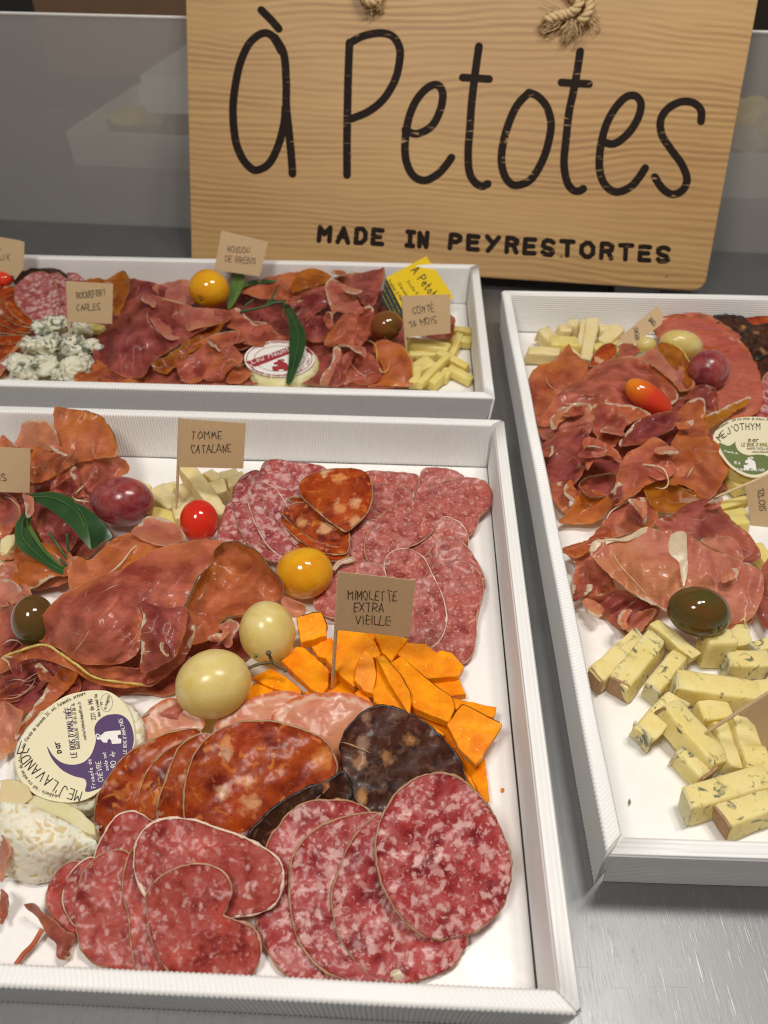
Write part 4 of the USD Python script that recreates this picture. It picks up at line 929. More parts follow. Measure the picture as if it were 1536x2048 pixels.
HG('pale pink ham slice at the left edge beside the purple label', 'D', '0,262,1.3 80,256,1.7 165,310,1.6 152,385,1.4 122,470,1.2 135,540,1.0 85,595,1.0 40,625 0,640', 'pink', jag=4)
HG('rolled pink ham bit between yellow tomato and upper green grape', 'C', '1392,372,2.3 1420,380,2.7 1470,405,2.8 1512,428,2.6 1500,470,2.1 1440,475,2.0 1400,420,2.1', 'pink', jag=2)
HG('torn pale ham shreds left of the upper green grape', 'C', '1085,525,2.3 1130,500,2.5 1190,520,2.4 1160,560,2.2 1145,630,1.9 1110,625,1.8 1105,560,2.1', 'pink', jag=5, fat=[(0, 3)])
HG('red ham edge peeping out below the lower green grape', 'D', '1010,430,1.2 1055,325,1.7 1160,255,2.1 1290,215,2.2 1420,250,2 1500,330,1.7 1400,470,1.3 1200,480,1.2 1040,545,1.0', 'pink', fat=[(0, 3)], jag=1)
HG('pink ham scrap at the left edge above the wrinkled cheese front', 'G', '0,262,2.4 35,280,2.7 56,330,2.6 40,395,2.2 20,470,1.6 0,495,1.4', 'pink')
HG('dark red ham scrap at the left edge of the tray front', 'G', '0,545,1.2 30,565,1.5 44,620,1.4 32,690,1.0 0,725,0.8', 'red')
HG('small torn ham scrap on the white paper at the front left', 'G', '128,632,1.2 180,624,1.4 235,680,1.4 300,715,1.2 350,770,1.0 415,800,0.8 398,845,0.8 392,905,0.6 370,928 312,912 308,845,0.8 262,800,0.9 205,700,1.1', 'dark', jag=3, fat=[(6.5, 8)])
_l = pts('G', '0,1030,0.6 70,980,0.7 130,900,0.8 180,850 232,765,1.0'); _l, _ = catmull(_l, 5, False)
_s = thing('ham_shred', 'thin curved ham string on the paper at the front left corner', 'ham shred', P(_l[0, 0], _l[0, 1], 0.5)); _t = tube(P(_l[:, 0], _l[:, 1], _l[:, 2]), 0.0013, 7); put(_s, 'meat', (np.array(_t.vertices), np.array(_t.faces), np.array(_t.vertex_normals)), 'ham_red', prim={'edge': np.full(len(_t.vertices), .5), 'fatd': np.full(len(_t.vertices), 9.)})
sheet('ham_slice', 'thin red ham lying under the tall amber slice at the back', 'ham slice', 'A', '0,420,1.2 300,480,1.6 560,520,1.6 600,640,1.2 300,700,1.4 0,700,1.2', 'ham_red', ripple=(0.1, 60, 30))

# ---- salami, chorizo and tomme along the back of the front left tray
def SL(name, label, reg, s, mat, casing='casing', cat='salami slice', **k):
    k = {**dict(thick=0.17, jag=1.1, rough=0.07, res=4.5, rc=0.075, curl=0.13, ripple=(0.05, 130, 40)), **k}
    return sheet(name, label, cat, reg, s, M[mat], casing=casing, **k)
SL('salami_slice', 'leftmost leaning rosette slice beside the red tomato', 'B', '85,545,1.3 100,470,1.7 130,375,2.2 165,345,2.3 200,440,2.2 260,540,1.9 330,600,1.6 300,660,1.2 180,640,1.1 110,600,1.1', 'rosette')
SL('salami_slice', 'second leaning rosette slice from the red tomato', 'B', '160,320,2.5 190,250,2.8 240,210,3.0 295,206,3.1 340,300,2.9 380,470,2.3 420,590,1.9 380,650,1.5 300,620,1.6 220,530,1.9 175,430,2.2', 'rosette')
SL('salami_slice', 'third leaning rosette slice with a pale split edge', 'B', '236,330,2.8 262,272,3.1 310,260,3.2 380,300,3.1 450,420,2.7 520,580,2.0 480,630,1.7 400,620,1.7 330,560,2.0 270,450,2.4', 'rosette', casing='casing_white')
SL('salami_slice', 'rearmost large rosette slice against the chorizo slices', 'B', '296,230,3.1 315,165,3.5 372,145,3.6 450,156,3.6 620,190,3.4 640,320,2.9 600,480,2.3 500,570,2.0 440,530,2.2 370,450,2.5 312,330,2.9', 'rosette', casing='casing_red')
for i, (lab, s) in enumerate([
    ('lowest chorizo slice of the back stack beside the yellow tomato', '400,450,2.20 440,430,2.30 560,470,2.40 700,560,2.30 730,630,2.10 650,645,2.00 560,610,2.00 470,560,2.05'),
    ('second lowest chorizo slice of the back stack', '402,440,2.60 430,398,2.90 490,385,3.10 600,440,3.00 725,500,2.80 728,600,2.40 650,612,2.30 560,585,2.30 470,525,2.40'),
    ('third chorizo slice from the bottom of the back stack showing its left rim', '412,415,3.05 450,372,3.25 520,362,3.3 640,420,3.1 728,495,2.8 730,560,2.5 660,575,2.45 580,550,2.5 490,490,2.7'),
    ('curled chorizo slice in the middle of the back stack', '438,345,2.95 490,335,3.15 570,380,3.15 680,450,2.95 730,500,2.55 690,502,2.45 610,475,2.45 500,390,2.65'),
    ('uppermost chorizo slice of the back stack', '493,280,3.80 520,235,4.10 590,205,4.30 690,190,4.40 810,202,4.30 850,280,4.10 830,400,3.70 735,495,3.20 690,482,3.30 620,432,3.50 550,370,3.60 508,330,3.70')]):
    SL('chorizo_slice', lab, 'B', s, 'chorizo', 'casing', 'chorizo slice')
W = 'casing_white'; CR_ = 'casing_red'
for lab, s, cs in [
    ('rearmost fine salami slice beside the upper chorizo slice', '785,245,2.0 830,205,2.3 930,208,2.3 1075,225,2.1 1060,300,1.7 960,330,1.6 860,300,1.7', CR_),
    ('fine salami slice folded against the back with white skin', '1060,340,1.4 1085,260,1.8 1100,200,2.2 1150,184,2.3 1250,198,2.1 1310,240,1.8 1250,330,1.3 1150,370,1.2', W),
    ('bean shaped fine salami slice at the far right corner', '1060,345,1.7 1110,305,2.0 1200,260,2.2 1290,238,2.2 1380,242,2.0 1432,275,1.8 1448,330,1.5 1428,385,1.2 1380,430,1.1 1368,480,1.0 1325,522,0.9 1250,480,1.2 1180,420,1.5', CR_),
    ('fine salami slice below the rearmost one with a torn skin tip', '745,390,1.7 765,310,2.1 835,275,2.4 920,267,2.5 1005,285,2.4 1050,330,2.1 1030,400,1.7 900,470,1.4 800,450,1.4', CR_),
    ('small fine salami slice right of the chorizo stack', '732,490,1.6 745,425,2.0 790,388,2.2 850,394,2.2 910,440,2.0 880,520,1.6 780,540,1.4', CR_),
    ('narrow fine salami slice right below the chorizo stack', '716,640,1.4 730,530,2.1 768,480,2.4 830,450,2.5 900,460,2.4 880,600,1.8 830,690,1.4 760,680,1.3', CR_),
    ('fine salami slice half under the white skinned fold', '1000,600,1.6 1100,540,2.0 1170,465,2.4 1212,430,2.6 1272,450,2.5 1312,492,2.2 1328,560,1.8 1290,660,1.4 1150,700,1.3 1060,680,1.3', W),
    ('broad fine salami slice in the middle of the right group', '818,600,2.0 825,530,2.3 868,460,2.6 930,400,2.8 1000,360,2.9 1070,350,2.9 1140,368,2.8 1195,415,2.6 1160,490,2.4 1100,545,2.1 1010,590,1.9 945,640,1.7 895,672,1.6 845,655,1.7', CR_),
    ('fine salami slice at the right with a reddish outer edge', '1120,650,1.7 1140,600,2.0 1180,545,2.3 1240,528,2.4 1300,556,2.3 1352,620,2.0 1395,700,1.6 1414,765,1.2 1380,800,1.1 1250,760,1.3', CR_),
    ('long fine salami slice at the right edge above the orange cheese', '1140,700,1.9 1200,662,2.2 1260,648,2.3 1330,662,2.2 1378,708,2.0 1402,770,1.7 1390,850,1.5 1368,930,1.3 1366,1010,1.1 1350,1100,0.9 1305,1152,0.8 1220,1130,0.9 1120,1075,1.2 1160,900,1.6', CR_),
    ('fine salami slice behind the paper flag at its lower left', '565,860,1.1 600,785,1.6 655,720,2.0 760,655,2.4 850,660,2.4 930,690,2.2 960,800,1.7 850,900,1.3 690,930,1.0 600,908,1.0', CR_),
    ('capsule shaped fine salami slice right behind the middle flag', '915,670,2.2 940,612,2.6 1000,588,2.8 1060,598,2.8 1112,640,2.6 1152,720,2.3 1192,800,2.0 1217,900,1.7 1210,990,1.4 1162,1060,1.2 1090,1075,1.1 1020,1040,1.2 980,900,1.6 940,770,2.0', W)]:
    SL('salami_slice', lab, 'B', s, 'salami_pink', cs)
HG('torn white skin shred on the fine salami behind the flag', 'B', '655,680,2.6 690,645,2.8 760,628,2.9 770,645,2.8 700,668,2.7 670,695,2.6', 'pink', fat=[(0, 6)], jag=2, ripple=None)
CH = dict(group=None)
ST = lambda lab, reg, a, b, w, h, mat, **k: stick('cheese_stick', lab, 'cheese stick', reg, a, b, w*{'Q': 1.65, 'A': 1.4}.get(reg, 1.3), h*{'Q': 1.6, 'A': 1.45}.get(reg, 1.3), mat, **k)
ST('thick pale tomme stick leaning in front of the back flag', 'A', '1110,445,3.6', '1330,735,1.9', 0.95, 0.8, 'tomme', roll=-12)
ST('short square ended tomme stick right of the back flag pick', 'A', '1180,600,2.0', '1330,545,2.4', 1.0, 1.0, 'tomme', roll=8)
ST('small tomme piece at the far right below the back flag', 'A', '1340,545,2.2', '1440,500,2.4', 0.8, 0.8, 'tomme')
ST('small tomme piece tucked between the two right tomme sticks', 'A', '1300,500,2.3', '1410,480,2.4', 0.7, 0.7, 'tomme')
ST('flat tomme piece left of the back flag pick', 'A', '900,590,1.3', '1060,680,1.3', 1.3, 0.8, 'tomme')
ST('tomme piece lying behind the flat one beside the purple grape', 'A', '930,590,1.6', '1040,560,1.7', 0.9, 0.8, 'tomme')
ST('tomme piece under the back flag pick touching the red tomato', 'A', '1010,720,1.8', '1130,690,1.9', 1.3, 0.9, 'tomme')
ST('tomme piece with shadowed side behind the leaning stick', 'A', '1060,560,2.2', '1150,650,1.9', 0.9, 0.9, 'tomme')
ST('low tomme piece in front of the grape and the red tomato', 'A', '880,750,0.9', '1060,800,0.9', 1.2, 0.7, 'comte')
ST('amber rinded tomme piece behind the purple grape', 'A', '800,540,2.0', '880,580,1.9', 0.5, 0.7, 'tomme', rind=-1, rindmat='rind_yellow')
ST('tomme stick standing behind the others near the flag', 'A', '1220,470,2.9', '1290,520,2.3', 0.7, 0.8, 'tomme')
slab_cheese('cheese_chunk', 'pale triangular cheese piece at the left edge below the leaf', 'cheese', 'A', '0,880 40,855 85,850 88,905 40,960 0,975', 2.2, 0.9, 'tomme')
slab_cheese('cheese_chunk', 'pale cheese corner at the left edge under the leaf tip', 'cheese', 'A', '0,985 30,990 36,1040 0,1060', 1.7, 0.8, 'tomme')
# fruit
ball('tomato', 'small red oval tomato in front of the tomme sticks', 'tomato', 398, 1043, 2.3, 44, 38, 'tomato_red', rot=90)
ball('grape', 'purple red grape beside the citrus leaves in the front left tray', 'grape', 245, 1003, 2.9, 62, 50, 'grape_red', rot=8, stem=(1, -0.5, 0.1), egg=-0.1)
ball('tomato', 'yellow tomato beside the curling ham in the front left tray', 'tomato', 609, 1146, 2.5, 57, 52, 'tomato_yellow', rot=-8)
ball('tomato', 'green brown tomato at the left edge beside the big ham fold', 'tomato', 68, 1242, 2.7, 53, 42, 'tomato_green', rot=80)
ball('grape', 'upper green grape of the pair on a stem beside the orange cheese', 'grape', 535, 1264, 2.9, 62, 55, 'grape_green', rot=80, depth=56)
ball('grape', 'lower green grape of the pair on a stem', 'grape', 427, 1368, 2.6, 76, 68, 'grape_green', rot=-15, depth=68)
vs = thing('vine_twig', 'brown forked stem joining the two green grapes', 'stem', P(540, 1330, 2.3))
for s, r in (('495,1337,3.0 512,1330,3.1 530,1326,3.0 545,1326,2.9 558,1333,2.7 571,1341,2.6', 0.09), ('545,1326,2.9 541,1316,3.2 537,1306,3.6', 0.10)):
    l, _ = catmull(pts('X', s), 3, False); put(vs, 'branch', tube(P(l[:, 0], l[:, 1], l[:, 2]), r/100*(0.7+0.7*meshkit.fbm(l*0.3, 2, 2)), 7), 'vine_stem', True)
for u, v, z, r in ((537, 1306, 3.75, .17), (495, 1337, 3.1, .17), (571, 1341, 2.62, .13)):
    m = trimesh.creation.icosphere(2, r/100); m.apply_translation(P(u, v, z)); put(vs, 'node', m, 'vine_stem', True)
m = trimesh.creation.icosphere(2, 0.0012); m.apply_translation(P(512, 1312, 3.9)); put(vs, 'green_bud', m, 'leaf_light', True)
def LF(label, reg, s, mid, mat='leaf', **k):
    return sheet('leaf', label, 'leaf', reg, s, mat, jag=0, ripple=None, thick=0.04, rough=0.02, ridge=[(mid, 'leaf_light', 0.035)], **k)
LF('upper citrus leaf arching beside the purple grape', 'A', '155,625,3.6 240,605,4.0 320,603,4.2 400,625,4.3 440,660,4.3 470,720,4.2 490,790,4.0 540,940,3.1 480,880,3.5 420,810,3.8 340,740,3.9 250,680,3.8', '170,628,3.8 320,640,4.3 430,700,4.3 500,800,4.0 538,930,3.2')
LF('dark right half of the arching citrus leaf next to the grape', 'A', '430,660,4.25 500,690,4.1 570,740,3.8 630,810,3.2 662,870,2.7 610,895,2.7 545,940,3.0 515,860,3.6 490,780,3.95 465,710,4.15', '440,670,4.3 500,760,4.1 540,930,3.2')
LF('lower citrus leaf curling round at the left edge', 'A', '190,672,3.5 192,740,3.3 175,800,3.2 210,860,3.0 260,940,2.7 330,1010,2.5 400,1060,2.3 402,1095,2.2 330,1075,2.3 230,1010,2.6 130,950,2.9 92,890,3.2 90,800,3.5 130,740,3.6', '188,680,3.6 140,760,3.7 130,860,3.4 200,950,2.9 300,1030,2.5 395,1080,2.35')
LF('light green inner rim of the lower citrus leaf', 'A', '190,670,3.55 196,720,3.3 180,790,3.15 215,855,3.0 265,935,2.7 340,1010,2.5 370,1050,2.4 330,1020,2.5 250,945,2.8 190,860,3.1 155,790,3.35 155,730,3.55', '185,690,3.6 165,790,3.3 230,900,2.95 350,1030,2.5', mat='leaf_light')
tw = thing('leaf_stalk', 'cut green leaf stalks standing between the two citrus leaves', 'stalk', P(137, 1115, 2.2))
for s in ('290,840,3.9 330,900,3.3 370,960,2.8 408,1010,2.3', '393,850,3.9 402,920,3.2 412,1000,2.3', '355,995,2.8 380,1025,2.5 408,1050,2.2'):
    l, _ = catmull(pts('A', s), 4, False); put(tw, 'stalk', tube(P(l[:, 0], l[:, 1], l[:, 2]), 0.0010, 7), 'twig', True)
flag('paper flag lettered TOMME CATALANE in the tomme sticks at the back', 'A', '1043,700,1.9', '1062,168', '1058,168 1453,197 1437,465 1045,455', [('TOMME', '1130,290 1320,290'), ('CATALANE', '1130,372 1375,365')], lean=0.3, h=15, inkw=1.5, yaw=2)
flag('paper flag at the left edge showing the last letters IS', 'A', '-120,700,1.6', '-110,330', '-110,330 180,348 175,608 -115,600', [('OIS', '-40,540 46,535')], lean=0.2, h=13, inkw=1.6, yaw=2)
flag('paper flag lettered MIMOLETTE EXTRA VIEILLE standing in the orange cheese', 'E', '573,572,1.0', '612,-42', '610,-42 1002,2 970,295 590,255', [('MIMOLETTE', '655,100 915,105'), ('EXTRA', '685,160 845,165'), ('VIEILLE', '695,225 880,232')], lean=0.2, h=17, inkw=1.7, yaw=3)
# ---- orange cheese
for lab, s, z, th, sl in [
    ('lowest mimolette piece at the right under the flat plate', '1060,715 1170,725 1225,860 1180,870 1100,795', 0.9, 0.5, (0, 0)),
    ('mimolette piece right behind the flag half under the others', '640,245 740,255 900,290 880,420 720,400 640,330', 1.9, 0.8, (-.2, -.2)),
    ('mimolette lump at the top with a scrap of rind', '388,190 450,172 520,163 547,230 545,282 480,300 418,316', 2.5, 0.9, (0, -.3)),
    ('mimolette piece left of the flag pick below the rind lump', '470,340 570,290 590,350 560,400 500,390', 1.7, 0.7, (0, 0)),
    ('thick mimolette stick left of the flag pick', '312,412 385,342 425,340 562,462 553,540 528,582 470,562', 1.9, 1.0, (-.1, -.2)),
    ('large holed mimolette chunk behind the flag pick', '540,400 585,320 585,215 640,252 740,258 835,365 800,405 745,352 705,420 690,552 600,470', 2.3, 1.0, (.1, -.3)),
    ('mimolette slab corner under the flag card', '795,285 800,262 962,298 878,415 830,372', 2.5, 0.7, (0, -.2)),
    ('wide mimolette slab at the upper right', '905,375 960,318 1050,325 1110,370 1130,355 1190,372 1250,440 1222,492 1060,502', 2.0, 0.8, (-.3, -.1)),
    ('mimolette chip under the wide slab at the right', '1050,515 1222,495 1256,582 1185,590 1110,562', 1.3, 0.6, (0, 0)),
    ('pointed upright mimolette flake beside the pick', '688,510 700,430 740,348 782,392 802,480 785,582 735,568', 2.7, 0.6, (0, -.4)),
    ('long mimolette wedge in the middle of the heap', '800,400 832,460 945,640 950,685 870,662 785,622 783,580 802,500', 2.5, 0.8, (-.2, -.2)),
    ('thin rinded mimolette sliver leaning in the middle', '798,390 838,384 920,480 972,568 982,622 970,690 940,642 870,532', 3.0, 0.5, (-.2, -.2)),
    ('broad mimolette bar right of the sliver', '872,422 930,388 1060,508 1190,600 1202,660 1170,722 1080,692 985,652 955,540', 2.3, 0.9, (-.3, -.1)),
    ('mimolette slab end at the far right', '1190,602 1414,650 1405,702 1300,690 1200,662', 1.7, 0.7, (-.1, 0)),
    ('flat square mimolette plate with a ragged yellow rim', '1162,742 1240,630 1330,680 1448,737 1332,920 1305,942 1222,862', 2.1, 0.5, (-.2, .1)),
    ('pointed mimolette shard hanging lowest at the right', '1225,905 1308,940 1357,908 1380,1130 1355,1146 1285,1010', 0.9, 0.5, (-.1, .0)),
    ('long thin mimolette shard under the lowest one', '1170,860 1225,870 1330,1080 1340,1120 1260,1010', 0.8, 0.4, (0, 0)),
    ('mimolette flake touching the green grape stem', '162,500 260,448 332,490 417,562 415,588 270,556', 1.6, 0.6, (.1, 0)),
    ('mimolette flake under the lower green grape', '128,612 170,522 275,562 250,590', 1.2, 0.6, (0, 0)),
    ('small mimolette tip between the flakes above the pork loin', '690,580 730,545 788,642 760,648', 1.9, 0.5, (0, 0)),
    ('mimolette bits low behind the pork loin', '430,572 540,556 650,556 640,600 500,610', 1.2, 0.6, (0, 0)),
    ('mimolette chunk low in the heap behind the flakes', '560,470 690,560 690,600 560,590', 1.2, 0.6, (0, 0)),
    ('mimolette base piece in the middle under the wedge', '780,560 950,680 1060,720 1150,790 1100,830 850,700', 1.2, 0.7, (0, 0))]:
    slab_cheese('cheese_chunk', lab, 'cheese', 'E', s, z, th, 'mimolette', slope=sl, rind=(0.62, 0.95) if 'rim' in lab or 'sliver' in lab or 'scrap of rind' in lab else None)
# ---- pork loin, chorizo, black sausage
LO = lambda lab, reg, s, **k: sheet('loin_slice', lab, 'loin slice', reg, s, 'lomo', **{**dict(thick=0.15, jag=1.5, rough=0.08), **k})
LO('pork loin slice half hidden by the lower green grape', 'E', '-20,760,1.2 60,650,1.8 200,590,2.0 330,565,2.1 417,590,2.0 380,680,1.6 280,760,1.2 120,840,1.0', jag=2)
LO('big pink pork loin slice with a paprika rim behind the chorizo', 'E', '262,722,1.9 300,660,2.3 385,600,2.6 500,578,2.7 640,578,2.6 745,610,2.4 785,652,2.2 720,760,1.7 640,900,1.2 590,1010,1.0 480,1000,1.0 350,860,1.3', inner='560,760,2.1')
LO('pork loin slice under the upper chorizo at the label side', 'F', '290,200,1.4 318,90,2.0 400,15,2.3 480,-10,2.3 560,40,2.1 640,110,1.8 560,220,1.4 400,260,1.2')
CHO = lambda lab, s, **k: SL('chorizo_slice', lab, 'F', s, 'chorizo', 'casing', 'chorizo slice', thick=0.2, rc=0.08, **k)
CHO('undermost chorizo slice overlapping the purple label', '75,640,1.3 90,500,2.1 150,390,2.7 240,280,3.2 380,200,3.5 500,160,3.6 610,160,3.5 620,300,2.9 480,500,2.0 330,650,1.3 150,760,0.8 95,720,0.9')
CHO('second chorizo slice in the fan of four', '292,540,1.8 335,390,2.6 400,298,3.1 500,228,3.4 590,195,3.5 640,260,3.2 560,460,2.2 440,620,1.4 330,640,1.2')
CHO('third chorizo slice showing white fat lumps', '395,560,1.8 430,440,2.5 480,300,3.2 525,228,3.5 640,172,3.7 720,240,3.4 660,460,2.3 540,640,1.4 430,640,1.3')
CHO('large front chorizo slice of the fan of four', '535,560,2.2 548,400,3.0 600,260,3.6 690,168,3.9 800,120,4.1 900,110,4.1 1010,118,4.0 1150,158,3.8 1250,208,3.5 1302,300,3.0 1308,380,2.6 1220,500,2.0 1080,600,1.5 940,700,1.2 800,720,1.1 660,690,1.3 560,640,1.7')
BS = lambda lab, reg, s, **k: SL('sausage_slice', lab, reg, s, 'black_sausage', 'casing_black', 'black sausage slice', thick=0.25, rc=0.10, jag=2, **k)
BS('dark leathery edge of a black sausage slice below the chorizo', 'F', '868,705,1.5 930,620,1.8 1050,520,2.1 1200,440,2.3 1290,410,2.4 1350,375,2.4 1380,500,1.7 1250,620,1.1 1060,700,0.9 940,745,1.0')
BS('large round black sausage slice with orange fat lumps', 'E', '620,880,2.2 638,790,2.9 700,708,3.4 780,658,3.6 850,648,3.6 935,670,3.5 1040,730,3.1 1125,800,2.7 1195,880,2.2 1235,960,1.8 1242,1040,1.4 1160,1120,1.0 980,1200,0.8 830,1200,0.9 740,1165,1.2 660,1070,1.6 630,970,1.9', ridge=[('610,828,2.9 660,840,2.95 720,865,2.8 770,885,2.65', 'casing', 0.06)])
# ---- bean shaped salami at the front
FS = lambda lab, s, cs='casing_white', **k: SL('salami_slice', lab, 'G', s, 'salami', cs, **{**dict(thick=0.18, rc=0.07), **k})
FS('small salami slice behind the bean shaped one beside the cheese', '520,370,2.0 570,250,2.5 630,158,2.8 690,124,2.9 750,124,2.9 815,160,2.7 850,200,2.5 820,360,1.9 720,420,1.6 600,420,1.6')
FS('leftmost salami slice of the front left fan', '254,590,0.9 280,500,1.2 345,420,1.5 430,395,1.6 460,500,1.4 450,650,1.1 425,780,0.8 400,800,0.7 330,745,0.7 275,670,0.8', 'casing_red')
FS('second salami slice of the front left fan', '345,600,1.3 365,500,1.6 420,420,1.9 500,372,2.0 560,430,1.9 540,600,1.4 460,760,1.0 415,745,1.0 370,685,1.1')
FS('third salami slice of the front left fan with frayed lower skin', '413,690,1.4 418,590,1.7 450,465,2.1 520,378,2.4 600,338,2.5 700,348,2.4 770,500,2.0 780,750,1.3 760,900,0.9 735,998,0.7 640,982,0.7 520,950,0.7 460,892,0.9 428,800,1.1', 'casing', ridge=[('545,955,0.75 530,985,0.6 560,1000,0.6 600,995,0.5', 'casing', 0.03), ('600,962,0.75 660,970,0.75 680,990,0.65 682,1015,0.6', 'casing', 0.04)])
FS('fourth salami slice showing only a strip beside the heart shape', '675,560,1.9 688,430,2.3 730,318,2.7 800,270,2.8 880,400,2.5 920,650,1.8 960,900,1.2 1040,1080,0.7 980,1112,0.6 900,1120,0.6 810,1082,0.7 752,1000,0.9 722,850,1.2 706,690,1.6', 'casing')
FS('big bean shaped salami slice with a white skin rim', '738,430,2.9 745,310,3.4 790,220,3.7 870,170,3.9 970,158,3.9 1080,175,3.8 1180,210,3.7 1300,250,3.5 1430,310,3.2 1512,370,2.9 1548,440,2.6 1540,550,2.2 1500,630,1.9 1420,672,1.7 1320,690,1.7 1225,695,1.8 1050,650,2.1 900,600,2.3 812,580,2.4 770,520,2.6', rc=0.09)
FS('heart shaped front salami slice with a notch at its right', '803,610,2.5 815,550,2.8 870,488,3.1 950,440,3.4 1040,413,3.5 1120,410,3.5 1200,438,3.4 1250,490,3.2 1267,560,2.9 1245,640,2.6 1222,690,2.4 1290,718,2.2 1370,750,1.9 1415,800,1.6 1427,890,1.3 1400,980,1.0 1330,1060,0.8 1240,1112,0.6 1140,1120,0.6 1040,1082,0.8 930,1000,1.2 860,890,1.6 820,760,2.0', 'casing_red')
# ---- big saucisson slices at the front right
BSs = lambda lab, s, **k: SL('salami_slice', lab, 'H', s, 'saucisson', 'casing', **{**dict(thick=0.22, rc=0.085, jag=1.8), **k})
BSs('undermost marbled saucisson slice of the fan of four', '88,820,1.0 98,640,1.5 138,440,2.1 190,350,2.4 260,268,2.7 340,218,2.8 470,208,2.8 600,225,2.7 690,320,2.3 720,600,1.5 760,900,1.0 730,1140,0.6 640,1188,0.6 540,1205,0.6 400,1205,0.6 300,1160,0.6 180,1032,0.7 110,912,0.8')
BSs('second marbled saucisson slice of the fan of four', '252,620,1.7 268,520,2.0 290,465,2.3 340,398,2.6 440,330,2.9 560,288,3.0 700,272,2.9 780,330,2.6 830,600,1.8 830,900,1.2 780,1115,0.8 730,1130,0.8 640,1136,0.8 540,1122,0.8 420,1062,0.9 330,962,1.0 278,850,1.2')
BSs('third marbled saucisson slice with a round white fat plug', '472,690,2.0 498,600,2.3 540,480,2.7 600,380,3.1 680,298,3.3 740,275,3.3 850,400,2.9 1000,650,2.0 1155,900,1.2 1142,980,0.9 1080,1062,0.8 960,1112,0.8 830,1142,0.8 720,1124,0.9 620,1052,1.0 540,952,1.3 490,840,1.6', rough=0.07, curl=0.03, patch=['752,1075,0.92 790,1052,0.95 828,1070,0.92 836,1108,0.87 800,1130,0.84 762,1115,0.86'])
BSs('top marbled saucisson slice lying at the front right', '698,450,3.42 720,320,3.82 770,220,4.02 840,138,4.12 930,84,4.22 1030,70,4.12 1120,98,3.92 1200,160,3.62 1292,270,3.12 1352,390,2.62 1387,530,2.12 1376,660,1.72 1330,770,1.42 1240,850,1.32 1150,900,1.32 1000,914,1.52 920,882,1.72 840,812,2.12 780,730,2.52 728,620,2.92')
# ---- goat cheese with the purple label, bloomy wedge
def disc_cheese(label, cu, cv, z, r, h, tilt, mat, tdir=(0, -1, 0)):
    c = P(cu, cv, z); n = np.array([0, 0, 1.0])+np.array(tdir)*math.tan(math.radians(tilt)); n /= np.linalg.norm(n)
    N = 150; a = np.linspace(0, 2*np.pi, N, endpoint=False); x = np.cross([0, 1, 0], n); x /= np.linalg.norm(x); y = np.cross(n, x)
    prof = [(0.0, 0.0), (0.3, 0.0), (0.6, 0.0), (0.8, -0.0005), (0.93, -0.0016), (1.0, -0.005), (1.02, -h*0.5), (1.0, -h+0.004), (0.93, -h+0.001), (0.5, -h), (0.0, -h)]
    prof, _ = catmull(np.array([(p_*100, q*100*60, 0) for p_, q in prof]), 3, False); prof = prof[:, :2]/[100, 6000]
    V = []
    for pr, pz in prof:
        q = c+pr*r*(np.cos(a)[:, None]*x+np.sin(a)[:, None]*y)+pz*n
        wob = meshkit.fbm(q*70, 3, 4)[:, None]-0.5; V.append(q+wob*(q-c-pz*n)*0.16+n*wob*0.0012*(pr > 0.85))
    V = np.vstack(V); K = len(prof); F = []
    for k in range(K-1):
        for i in range(N):
            j = (i+1) % N; F += [(k*N+i, (k+1)*N+i, (k+1)*N+j), (k*N+i, (k+1)*N+j, k*N+j)]
    m = trimesh.Trimesh(V, np.array(F), process=False); m.merge_vertices()
    V = np.array(m.vertices); V[:, 2] = np.maximum(V[:, 2], 0.004); m.vertices = V
    if m.volume < 0: m.invert()
    t = thing('goat_cheese', label, 'cheese', (c[0], c[1], V[:, 2].min())); w_ = 1-np.clip(np.abs(2*meshkit.noise(V*330+2*meshkit.fbm(V*150, 2, 2)[:, None], 6)-1)*1.4, 0, 1); V = V+np.array(m.vertex_normals)*(w_[:, None]-0.5)*0.0007; put(t, 'wheel', (V, np.array(m.faces), np.array(m.vertex_normals)), mat, prim={'wrinkle': w_})
    return t, c+n*0.0006, n, x, y
gt, gc, gn, gx_, gy_ = disc_cheese('soft white goat cheese under the purple lettered label', 154, 1490, 2.35, 0.0355, 0.022, 5, 'bloom_rind')
R3 = lambda s: Polygon(pts('D', s)[:, :2])
def smooth_poly(reg, s): q, _ = catmull(pts(reg, s), 2.5); return Polygon(q[:, :2]).buffer(0)
_lab = smooth_poly('D', '115,690 130,600 200,470 330,300 470,195 620,155 720,148 800,160 880,215 950,310 980,420 985,530 965,600 920,690 850,770 760,850 680,920 580,960 470,968 340,945 230,890 150,800')
put(gt, 'paper_label', plate(_lab, gc+gn*0.0008, gn, 0.0006), 'label_cream', False, label='cream paper label with a purple swirl')
L0 = gc+gn*0.0008
_sw = smooth_poly('D', '345,560 385,622 440,670 500,690 560,690 620,668 665,620 690,560 702,500 690,430 715,375 770,335 830,323 890,330 940,370 970,440 978,520 955,600 905,690 845,765 760,845 690,880 625,888 632,830 615,795 540,775 460,735 395,670 360,610')
put(gt, 'purple_swirl', flat_mesh(_sw.intersection(_lab.buffer(-1)), L0, gn, 0.0002), 'label_purple', False)
_GP = [(x, y) for x, y in [(85, 120), (92, 85), (97, 5), (70, 1), (66, 25), (40, 23), (35, -1), (5, 1), (0, 65), (25, 70), (40, 85), (28, 100), (10, 102), (12, 130), (35, 150), (32, 173), (43, 179), (55, 155), (70, 135)]]
_GH = [(48, 150), (66, 160), (72, 175), (58, 182), (46, 172)]
